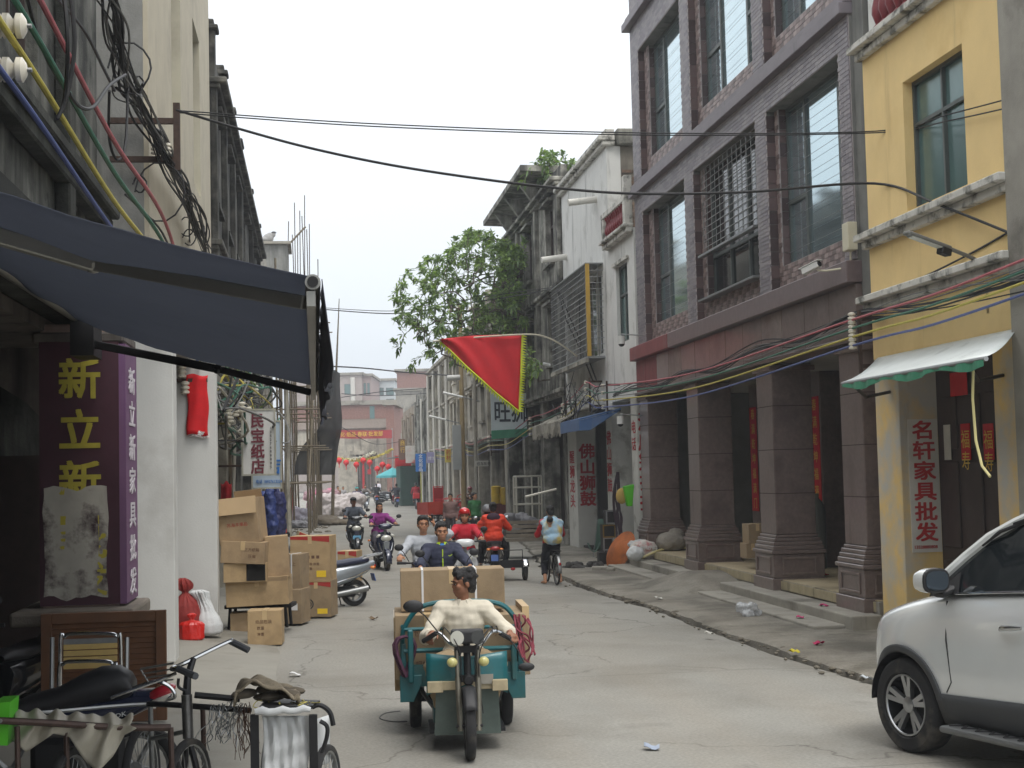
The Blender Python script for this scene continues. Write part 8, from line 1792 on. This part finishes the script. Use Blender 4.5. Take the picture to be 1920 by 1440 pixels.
# cart with white sack cloth, rag and wire bundles
ct = sthing('hand_cart', 'small black hand cart wrapped in white sack cloth with a rag on top', 'cart', 9.0, .2)
for x0, x1 in ((486, 470), (586, 590)): k = MB(); p0, p1 = Vector(pa(x0, 1340, 8.9)), Vector(pa(x1, 1480, 8.9)); k.box((p0+p1)/2, (.04, .05, (p0-p1).length*1.0), rx((p1.y-p0.y)*-.0)); k.build('post', BLACKM, ct)
k = MB(); k.grid(lambda u, v: Vector(pa(492+88*u+3*math.sin(v*5), 1342+110*v, 8.93+.012*math.sin(u*14+v*3)+.008*math.sin(u*31-v*5)+.006*math.sin(v*17+u*4))), 24, 24); k.build('sack_cloth', mat('white_sackcloth', C(206,208,208), .95, var=.06, scale=6, bump=.2, bscale=12, spec=.2), ct, smooth=True, solid=.006)
k = MB(); k.grid(lambda u, v: Vector(pa(588+30*u, 1350+90*v-10*u, 8.95+.3*u)), 6, 8); k.build('side_cloth', mat('white_sackcloth', C(206,210,212)), ct, smooth=True, solid=.006)
k = MB(); p0, p1 = Vector(pa(478, 1335, 8.85)), Vector(pa(582, 1330, 8.85)); k.tube([p0.lerp(p1, i/8)+Vector((0, 0, .008*math.sin(i*2))) for i in range(9)], [.018, .026, .024, .022, .022, .02, .02, .022, .016], 10); k.build('rolled_cloth', mat('white_sackcloth', C(206,210,212)), ct, smooth=True)
k = MB(); k.add([pa(486, 1328, 8.85), pa(586, 1326, 8.85), pa(600, 1316, 9.4), pa(500, 1312, 9.4)], [(0, 1, 2, 3)]); k.build('tray', BLACKM, ct, solid=.02)
tub('handle_bow', [pa(585, 1326, 9), pa(600, 1322, 9), pa(618, 1335, 9), pa(625, 1360, 9)], .015, BLACKM, ct); tub('handle_bow', [pa(600, 1352, 9), pa(613, 1362, 9), pa(612, 1385, 9), pa(600, 1420, 9)], .013, BLACKM, ct)
wheel(ct, pa(612, 1478, 9.1), .26, .05, spokes=18, ax=(.3, 1, 0))
rg = thing('rag', 'stiff brown grey rag lying on the small hand cart', 'rag', S(*pa(500, 1318, 9.1)), FACE); 
k = MB(); k.grid(lambda u, v: (-.19*math.cos(PI*v)*(1+.12*noise.noise(Vector((v*6, u*3, 1)))), -.10+.30*u, .0+(.13+.05*math.cos(PI*v*1.2))*math.sin(PI*v)**.8+.022*noise.noise(Vector((u*7, v*9, 4)))+.014*math.sin(v*21+u*5)), 12, 30)
k.build('cloth', mat('dirty_rag', C(128,118,100), .95, var=.3, scale=14, bump=.5, bscale=40), rg, smooth=True, solid=.012)
for i in range(6): q = MB(); q.ell((random.uniform(-.14, .14), random.uniform(.0, .12), .025+.008*i), (.10, .06, .03), 10, 6, rz(i)); q.build('fold', mat('rag_fold_shaded', C(92,84,72), .95, var=.3, scale=14), rg, smooth=True)  # darker copy of the rag fills its hollow, shade put into the colour
ws = sthing('wire_scraps', 'bundles of silver and brown scrap wire hanging on the cart bar', 'wire', 9.2, .4)
for i in range(46):
    brn = i > 28; x = random.uniform(395, 452) if not brn else random.uniform(448, 474); y = random.uniform(1320, 1336)
    pts = [pa(x, y, 9.25)]; 
    if random.random() < .5: pts = [pa(x+random.uniform(-8, 8), y+random.uniform(0, 14), 9.25), pa(x+random.uniform(-8, 8), y-random.uniform(0, 10), 9.2)]+pts
    for j in range(4): x += random.gauss(-2 if not brn else 0, 7); y += random.uniform(8, 20) if not brn else random.uniform(14, 26); pts.append(pa(x, y, 9.22+random.uniform(-.05, .05)))
    tub('wire', pts, random.choice((.002, .003, .003)), random.choice((STEEL, mat('silver_wire', C(176,180,184), .3, .8))) if not brn else mat('copper_brown_wire', C(110,84,72), .5, .5), ws, n=4)
for i in range(9): x = random.uniform(485, 590); tub('string', [pa(x+random.uniform(-14, 14), 1312+random.uniform(0, 16), 8.95+random.uniform(-.1, .3)) for j in range(4)], .003, mat('yellow_string', C(196,184,100), .7), ws, n=4)
# ------------------------------------------------------------------ goods on the right pavement
GSK = mat('grey_sack', C(150,144,134), .85, var=.15, scale=8, bump=.5, bscale=24)
zst = .16
def bag2(name, label, a, b, z, shapes, m, vox=.02, amp=.02):
    t = thing(name, label, 'sack', S(a, b, z), FACE); k = MB()
    for c, r in shapes: k.ell(c, r, 14, 10)
    voxel(k, 'sack', m, t, vox, 3, lambda q, n: q+n*(amp*noise.noise(q*7)+amp*.6*noise.noise(q*18))); return t
q = G(1215, 1058, .16); a_, b_ = toS(q)
s1_ = bag2('cement_sack', 'red and white printed sack lying on the step by the column', a_+.4, b_, .24, [((.05, .2, .22), (.32, .22, .2)), ((.1, .2, .12), (.3, .22, .14))], mat('sack_red_white', C(206,200,192), .7, var=.1, blotch=C(176,40,60), bamt=.5, bsc=3))
text('LUPHENG', (-.18, -.04, .2), (1, 0, 0), (0, 0, 1), .10, WLAB, s1_, bold=.03)
bag2('white_sack', 'round white sack in front of the printed sack on the step', a_+.1, b_+.25, .24, [((0, 0, .15), (.2, .17, .16))], WSK)
bag2('plastic_heap', 'crumpled grey plastic heaped over the sacks on the step', a_+.7, b_-.05, .50, [((0, 0, .05), (.34, .2, .10)), ((.25, 0, .02), (.2, .18, .1))], mat('crumpled_plastic', C(186,188,188), .4, var=.1, bump=.8, bscale=30), .02, .035)
bag2('grey_sack', 'slumped brown grey sack beside the printed sack on the step', a_+.5, b_-.65, .40, [((0, 0, .2), (.36, .25, .22)), ((.1, 0, .38), (.18, .14, .12))], GSK)
k = MB(); k.tube(spline([S(*[0, 0])]*0+[(a_+.2, b_+.1, .28), (a_+.4, b_-.4, .44), (a_+.5, b_-.9, .46), (a_+.2, b_-1.3, .44)], 6), .025, 8); solo('hose', k, mat('cream_hose', C(206,194,140), .5), 'cream plastic hose lying over the sacks on the step', 'hose', a_, b_, .2, smooth=True)
# big rust coloured dish leaning
t = thing('metal_dish', 'large rust coloured metal dish leaning before the white building', 'dish', G(1156, 1064)+Vector((0, -.3, 0)), FACE)
k = MB(); R_ = .47; k.lathe((.08, 0, .40), (-.80, -.35, .48), [(0, .16), (R_*.3, .145), (R_*.6, .10), (R_*.85, .045), (R_, 0), (R_*.98, -.01), (R_*.83, .03), (R_*.58, .085), (0, .14)], 36); k.build('dish', mat('rust_orange', C(172,96,44), .75, .1, var=.2, scale=4, blotch=C(120,70,40), bamt=.5, bsc=2.5), t, smooth=True)
# dark tin boxes
for i, (x0, y0, x1, y1, lb, m_) in enumerate(((1136, 957, 1156, 982, 'upper glass sided tin box before the white building', STEEL), (1130, 984, 1154, 1008, 'brass lantern box under the glass sided tin box', mat('brass_dull', C(140,112,50), .4, .7, var=.2)), (1131, 1008, 1150, 1032, 'lowest grey tin box of the stack before the white building', STEEL))):
    Y = 33.5; p = hy((x0+x1)/2, y1, Y); w = (x1-x0)*Y/FPX; h = (y1-y0)*Y/FPX; t = thing('tin_box', lb, 'box', p, FACE)
    k = MB(); k.bx(-w/2, w/2, -.02, .28, 0, h); k.build('case', DARK, t)
    for q in ((-w/2, -w/2+.03, 0, h), (w/2-.03, w/2, 0, h), (-w/2+.03, w/2-.03, 0, .03), (-w/2+.03, w/2-.03, h-.03, h)): k = MB(); k.bx(q[0], q[1], -.04, -.02, q[2], q[3]); k.build('edge', m_, t)
p = hy(1142, 1034, 33.5); t = thing('stand', 'low dark stand under the tin boxes', 'stand', (p.x, p.y, 0), FACE); k = MB(); k.bx(-.22, .22, 0, .32, .0, p.z-.02 if p.z > .1 else .1); k.build('block', DARK, t, bev=.01)
# green folded chair frame and scrap heap
t = thing('canvas_chair', 'folded green canvas chair leaning before the lettered pillar', 'chair', G(1118, 1050), FACE); GRC = mat('green_canvas', C(84,112,100), .8, var=.15)
k = MB(); k.grid(lambda u, v: (-.05+.22*u+.12*v, .1-.1*v, .25+.75*v-.1*math.sin(PI*v)), 6, 8); k.build('back_sling', GRC, t, smooth=True, solid=.012)
k = MB(); k.grid(lambda u, v: (-.2+.3*u, -.1+.2*v, .42-.22*math.sin(PI*u)), 8, 4); k.build('seat_sling', GRC, t, smooth=True, solid=.012)
k = MB(); [k.tube([(x, .1, 0), (x+.12, 0, 1.0)], .012, 6) for x in (-.06, .2)]; k.build('frame', STEEL, t)
hp = thing('scrap_heap', 'heap of dark rags and scrap at the foot of the lettered pillar', 'scrap', G(1100, 1068), FACE); k = MB()
for i in range(14): k.ell((random.uniform(-.45, .35), random.uniform(-.1, .3), random.uniform(.02, .1)), (random.uniform(.08, .2), random.uniform(.06, .12), random.uniform(.04, .1)), 10, 6)
voxel(k, 'heap', mat('dark_rags', C(62,60,58), .9, var=.35, scale=10), hp, .02, 1, lambda q, n: q+n*.03*noise.noise(q*14))
k = MB(); k.lathe(G(1125, 1052), (-.6, -.5, .35), [(0, .0), (.05, .01), (.09, .05), (.10, .09)], 16); o = k.build('lamp_bowl', CHROME, None, smooth=True); tag(o, 'small chrome bowl lying among the scrap', 'bowl')
# cement stones on the pavement
for i, (px, py, r_) in enumerate(((1125, 1072, .16), (1170, 1068, .18), (1145, 1075, .12), (1200, 1068, .14))):
    k = MB(); p = G(px, py); k.box((0, 0, .05), (r_*2.2, r_*1.4, .14)); o = k.build('cement_block', CONC, None, bev=.03, seg=2); o.location = p; o.rotation_euler = (0, 0, i*.7); tag(o, ('left cement block by the chrome bowl', 'cement block under the rust coloured dish', 'small cement block before the dish', 'cement block at the end of the far steps')[i], 'block', 'cement blocks on the pavement')
# hanging green bin and straw hat
t = sthing('hanging_bin', 'bright green plastic bin hanging on the white pillar', 'bin', 32.4, RB-.1, 1.9); a_ = 32.35
P_ = [pa(1167, 912, a_), pa(1186, 908, a_), pa(1183, 949, a_), pa(1174, 949, a_)]; k = MB(); k.prism(P_, (-.18, 0, 0)); k.build('tub', mat('bright_green_plastic', C(40,190,70), .4, var=.05), t, bev=.01)
k = MB(); k.ell(pa(1166, 930, 32.45), (.06, .14, .18), 12, 8); solo('straw_hat', k, mat('straw', C(190,160,90), .9), 'straw hat hanging behind the green bin', 'hat', 32.45, RB, 1.9, smooth=True)
k = MB(); [k.tube(spline([pa(1156+random.uniform(-4, 5), 885, 32.6), pa(1155+random.uniform(-7, 7), 930, 32.6), pa(1160+random.uniform(-8, 8), 970, 32.6), pa(1162+random.uniform(-8, 8), 1010+random.uniform(-10, 10), 32.6)], 5), .018, 5) for i in range(9)]
solo('hose_bundle', k, mat('dark_hose', C(56,44,54), .6, var=.2), 'bundle of dark hoses hanging beside the green bin', 'hose', 32.6, RB, 2, smooth=True)
# gas cylinder and boxes inside the porch
gc = sthing('gas_cylinder', 'grey gas cylinder standing in the porch behind the third column', 'cylinder', 24.5, RB-1.6, .40)
a_, z_ = hb(1535, 1050, RB-1.4)
k = MB(); k.lathe((a_, RB-1.4, .40), (0, 0, 1), [(0, 0), (.14, 0), (.15, .04), (.15, 1.0), (.10, 1.15), (.04, 1.22), (.04, 1.3), (0, 1.3)], 18); k.build('bottle', mat('cylinder_grey', C(110,114,110), .5, .2, var=.1), gc, smooth=True)
for (x0, y0, x1, y1, lb) in ((1398, 982, 1432, 1018, 'open brown carton in the porch between the columns'), (1394, 1018, 1418, 1046, 'small brown carton on the porch floor between the columns')):
    Y = 26.0; p = hy((x0+x1)/2, y1, Y); carton(lb, (p.x, p.y, max(p.z, .41)), ((x1-x0)*Y/FPX, .4, (y1-y0)*Y/FPX), FACE)
# clear plastic bag and litter on the pavement
t = thing('plastic_bag', 'crumpled clear plastic bag on the pavement before the steps', 'bag', G(1405, 1164)+Vector((0, .1, .06)), FACE); k = MB()
for i in range(9): k.ell((random.uniform(-.14, .14), random.uniform(-.06, .06), random.uniform(.03, .16)), (.09, .07, .07), 10, 7)
CLR = mat('clear_film', C(214,218,222), .2, var=.1, scale=12, bump=.6, bscale=30, alpha=.55, coat=.5); voxel(k, 'film', CLR, t, .012, 1, lambda q, n: q+n*(.03*noise.noise(q*16)+.014*noise.noise(q*40)))
LIT = [('pink paper scrap on the upper step by the last column', 1545, 1136, C(196,70,120)), ('pink paper scrap on the lower step', 1500, 1158, C(190,60,110)), ('red leaf of paper on the porch floor', 1546, 1078, C(170,40,50)), ('white scrap lying on the cement ramp', 1385, 1100, C(214,214,210)), ('magenta scrap by the broken gutter', 1535, 1207, C(180,40,90)), ('yellow scrap in the broken gutter', 1488, 1222, C(206,190,60)), ('pale scrap near the white car', 1625, 1272, C(190,196,200)), ('white scrap on the pavement left of the ramp', 1235, 1122, C(206,204,196)), ('blue grey scrap lying in the middle of the road', 1222, 1402, C(150,160,176)), ('white cigarette packet on the left apron', 553, 1265, C(214,214,214)), ('brown leaf on the road by the tricycle', 700, 1160, C(110,90,66)), ('small white scrap on the road right of the crack', 1330, 1188, C(200,198,190))]
for lb, px, py, c in LIT:
    zz = .41 if py < 1080 else (.24 if 'upper step' in lb else .11 if 'lower step' in lb else .07 if px > 1200 and px < 1600 and py < 1230 else .02); p = G(px, py, zz); k = MB(); k.grid(lambda u, v: (-.06+.12*u, -.05+.1*v, .012+.016*math.sin(u*5+px)+.012*math.sin(v*6)), 4, 4); o = k.build('paper_scrap', mat('scrap_'+lb[:20].replace(' ', '_'), c, .8, var=.1), None, smooth=True, solid=.002); o.location = p; o.rotation_euler = (0, 0, px); tag(o, lb, 'litter')
# ------------------------------------------------------------------ mid distance goods, right side
for i, (x0, y0, x1, y1) in enumerate(((921, 911, 940, 944), (937, 914, 953, 946))):
    Y = 58; p = hy((x0+x1)/2, y1, Y); w = (x1-x0)*Y/FPX; h = (y1-y0)*Y/FPX; t = thing('foam_roll', ('left yellow wrapped roll standing among the goods', 'right yellow wrapped roll standing among the goods')[i], 'roll', p, FACE)
    k = MB(); k.lathe((0, 0, 0), (0, 0, 1), [(0, 0), (w*.48, 0), (w*.5, .05), (w*.47, h*.3), (w*.5, h*.5), (w*.47, h*.75), (w*.5, h*.95), (w*.3, h), (0, h)], 14); k.build('roll', mat('yellow_wrap', C(196,164,50), .6, var=.15, scale=6, bump=.4, bscale=10), t, smooth=True)
    q = MB(); q.bx(-w/2, w/2, -.2, .5, -p.z, -.01); q.build('base_crate', mat('dark_red_crate', C(110,50,46), .7), t)
Y = 50; t = thing('pipe_rack', 'tall white pipe rack standing on a cart', 'rack', (X(987, Y), Y, 0), FACE); WPI = mat('white_pipe', C(206,202,190), .6, var=.1)
zt, zb = hy(985, 893, Y).z, hy(985, 1010, Y).z; w = 48*Y/FPX/2
for s in (-1, 1):
    for y in (0, .6): k = MB(); k.cyl((s*w, y, max(.05, zb)), (s*w, y, zt), .035, n=8); k.build('upright', WPI, t, smooth=True)
for f_ in (1, .82, .55, .25): z = zb+(zt-zb)*f_; k = MB(); k.cyl((-w, 0, z), (w, 0, z), .03, n=8); k.cyl((-w, .6, z), (w, .6, z), .03, n=8); [k.cyl((s*w, 0, z), (s*w, .6, z), .025, n=8) for s in (-1, 1)]; k.build('rail', WPI, t, smooth=True)
k = MB(); k.cyl((.1, 0, max(.05, zb)), (.1, 0, zt), .03, n=8); k.build('upright', WPI, t)
gt = sthing('goods_cart', 'loaded wooden cart with bundles beside the boy on the bicycle', 'cart', 38, -5.6)
p = hy(990, 1045, 37.5); gt.location = (p.x, p.y, 0); gt.rotation_euler = (0, 0, FACE); OFF.pop(gt.name)
k = MB(); k.bx(-.6, .75, -.4, .9, .45, .52); k.build('bed', mat('grey_wood', C(112,104,92), .85, var=.2), gt)
for x in (-.5, .6): wheel(gt, (x, .2, .25), .25, .07)
for i in range(4): k = MB(); k.bx(-.6, .75, -.42, -.39, .56+i*.11, .64+i*.11); k.build('side_board', mat('grey_wood', C(112,104,92)), gt)
bg_ = thing('goods_bundle', 'dark bundle of wrapped goods on the wooden cart', 'bundle', (p.x, p.y, .52), FACE); k = MB()
for i in range(8): k.ell((random.uniform(-.45, .5), random.uniform(0, .6), random.uniform(.1, .55)), (.25, .22, .16), 10, 7)
voxel(k, 'wrap', mat('dark_wrap', C(84,84,88), .6, var=.4, scale=5), bg_, .03, 1, lambda q, n: q+n*.04*noise.noise(q*9))
k = MB(); k.tube([(-.1, -.5, 1.05), (.7, -.45, 1.22)], .03, 6); k.build('pole', WPI, bg_)
# ------------------------------------------------------------------ mid distance goods, left side
def lump(name, label, cat, px, py, Y, w, d, h, m, n=6, amp=.05, seed=0):
    r_ = random.Random(seed); p = G(px, py) if Y is None else hy(px, py, Y); p.z = max(0, p.z); t = thing(name, label, cat, p, FACE); k = MB()
    for i in range(n): k.ell((r_.uniform(-w*.3, w*.3), r_.uniform(0, d*.5), r_.uniform(h*.2, h*.75)), (w*.3, d*.35, h*.28), 12, 8)
    k.ell((0, d*.2, h*.3), (w*.48, d*.4, h*.32), 12, 8); k.ell((0, d*.2, h*.1), (w*.45, d*.4, h*.12), 12, 8)
    voxel(k, 'mass', m, t, max(.025, w*.025), 2, lambda q, n_: q+n_*(amp*noise.noise(q*5)+amp*.5*noise.noise(q*13))); return t
lump('blue_tarpaulin', 'bright blue tarpaulin bundle behind the carton pile', 'tarpaulin', 502, 1004, 40, .55, .6, 1.35, mat('blue_tarp', C(46,62,120), .6, var=.2, scale=4, bump=.3, bscale=10), 8, .06, 1)
lump('blue_tarpaulin', 'dark blue covered bundle next to the bright tarpaulin', 'tarpaulin', 522, 1002, 43, .4, .5, 1.6, mat('navy_tarp', C(40,44,92), .6, var=.15, scale=4), 8, .05, 2)
lump('sack_pile', 'pale lilac sacks piled beside the scaffold', 'sack', 562, 984, None, 1.3, .9, .9, mat('lilac_sack', C(168,166,180), .8, var=.12, scale=3), 6, .06, 3)
lump('sack_pile', 'grey plastic sacks lying on the ground by the scaffold', 'sack', 566, 990, None, 1.0, .7, .5, mat('grey_plastic_sack', C(140,140,146), .6, var=.15, scale=4), 5, .06, 4)
lump('goods_pile', 'white sheet covered pile beside the road below the net', 'pile', 640, 968, None, 2.6, 1.4, 1.3, mat('pale_sheet', C(180,172,170), .7, var=.15, scale=2, blotch=C(140,130,128), bamt=.4), 9, .12, 5)
lump('goods_pile', 'pink and grey goods heaped behind the scaffold poles', 'pile', 606, 962, None, 2.2, 1.2, 1.6, mat('mixed_goods', C(150,120,126), .8, var=.3, scale=2, blotch=C(196,90,130), bamt=.35, bsc=1.5), 9, .1, 6)
lump('earth_mound', 'mound of brown earth at the road edge under the net', 'mound', 622, 985, None, 2.4, 1.6, .45, EARTH, 6, .06, 7)
t = thing('red_post', 'leaning red painted post beside the blue tarpaulin', 'post', G(545, 985), FACE); k = MB(); k.box((0, 0, .85), (.22, .12, 1.75), ry(.06)); k.build('board', mat('red_post_paint', C(196,42,36), .6, var=.1), t, bev=.01)
t = thing('red_board', 'leaning cream and red board behind the cartons', 'board', hy(524, 1000, 46), FACE); k = MB(); k.box((0, 0, .7), (.16, .08, 1.5), ry(-.12)); k.build('board', mat('cream_board', C(190,176,150), .7), t); k = MB(); k.box((.12, -.05, .25), (.17, .06, .5), ry(-.12)); k.build('red_end', mat('red_post_paint', C(196,42,36)), t)
lump('pink_bag', 'bright pink bag lying under the blue tarpaulin', 'bag', 482, 1003, 36, .35, .3, .35, mat('pink_plastic', C(206,70,120), .5), 5, .03, 8)
# poles and hanging cloth along the left row
for i, (px, a, r_, m_) in enumerate(((424, 29, .05, WOODB), (441, 30, .035, WPI), (433, 31, .06, WOODB), (498, 42, .07, WOODB), (541, 55, .09, OLDW), (530, 50, .06, WOODB))):
    b = ha(px, 850, a)[0]; k = MB(); k.tube(wavy((a, b, 0), (a, b+.05, 4.0 if a < 50 else 6)), r_, 6)
    solo('post', k, m_, ('nearest bamboo post beside the second white pillar', 'thin white post left of the hanging shop sign', 'thick bamboo post left of the hanging shop sign', 'bamboo post right of the hanging shop signs', 'peeling pale post before the scaffold', 'bamboo post beside the red board')[i], 'post', a, b, smooth=True)
k = MB(); k.grid(lambda u, v: Vector(pa(414+20*u, 905+85*v+4*math.sin(u*9), 27+.1*math.sin(v*8+u*3))), 8, 12); solo('red_cloth', k, mat('red_print_cloth', C(176,34,40), .8, var=.25, scale=8), 'red patterned cloth hanging low behind the large open carton', 'cloth', 27, 1.7, 1.5, smooth=True, solid=.01)
# thin wire lying on the road left of the tricycle
k = MB(); k.tube(spline([gs(764, 1355)+(.012,), gs(735, 1355)+(.012,), gs(712, 1349)+(.012,), gs(722, 1340)+(.012,), gs(750, 1336)+(.012,)], 6), .006, 5); solo('wire_loop', k, CABLEG, 'thin wire loop lying on the road left of the tricycle', 'wire', 12, 0, 0, smooth=True)
bpy.data.scenes.remove(WS)
# ------------------------------------------------------------------ hazy air down the street
hz = MB(); hz.bx(-60, 330, -120, 120, -1.6, 26)
ho = hz.build('haze', mat('haze_tmp', (.8, .8, .8)), None); ho.rotation_euler = (0, 0, ROT); ho['kind'] = 'stuff'; ho['label'] = 'thin pale haze in the street air'; ho['category'] = 'haze'
hm = bpy.data.materials.new('haze_air'); hm.use_nodes = True; hn = hm.node_tree.nodes; hn.clear(); hl = hm.node_tree.links
oo = hn.new('ShaderNodeOutputMaterial'); pvn = hn.new('ShaderNodeVolumePrincipled'); pvn.inputs['Color'].default_value = (.9, .94, 1, 1); pvn.inputs['Density'].default_value = .0013; pvn.inputs['Anisotropy'].default_value = .2
hl.new(pvn.outputs[0], oo.inputs['Volume']); ho.data.materials.clear(); ho.data.materials.append(hm)
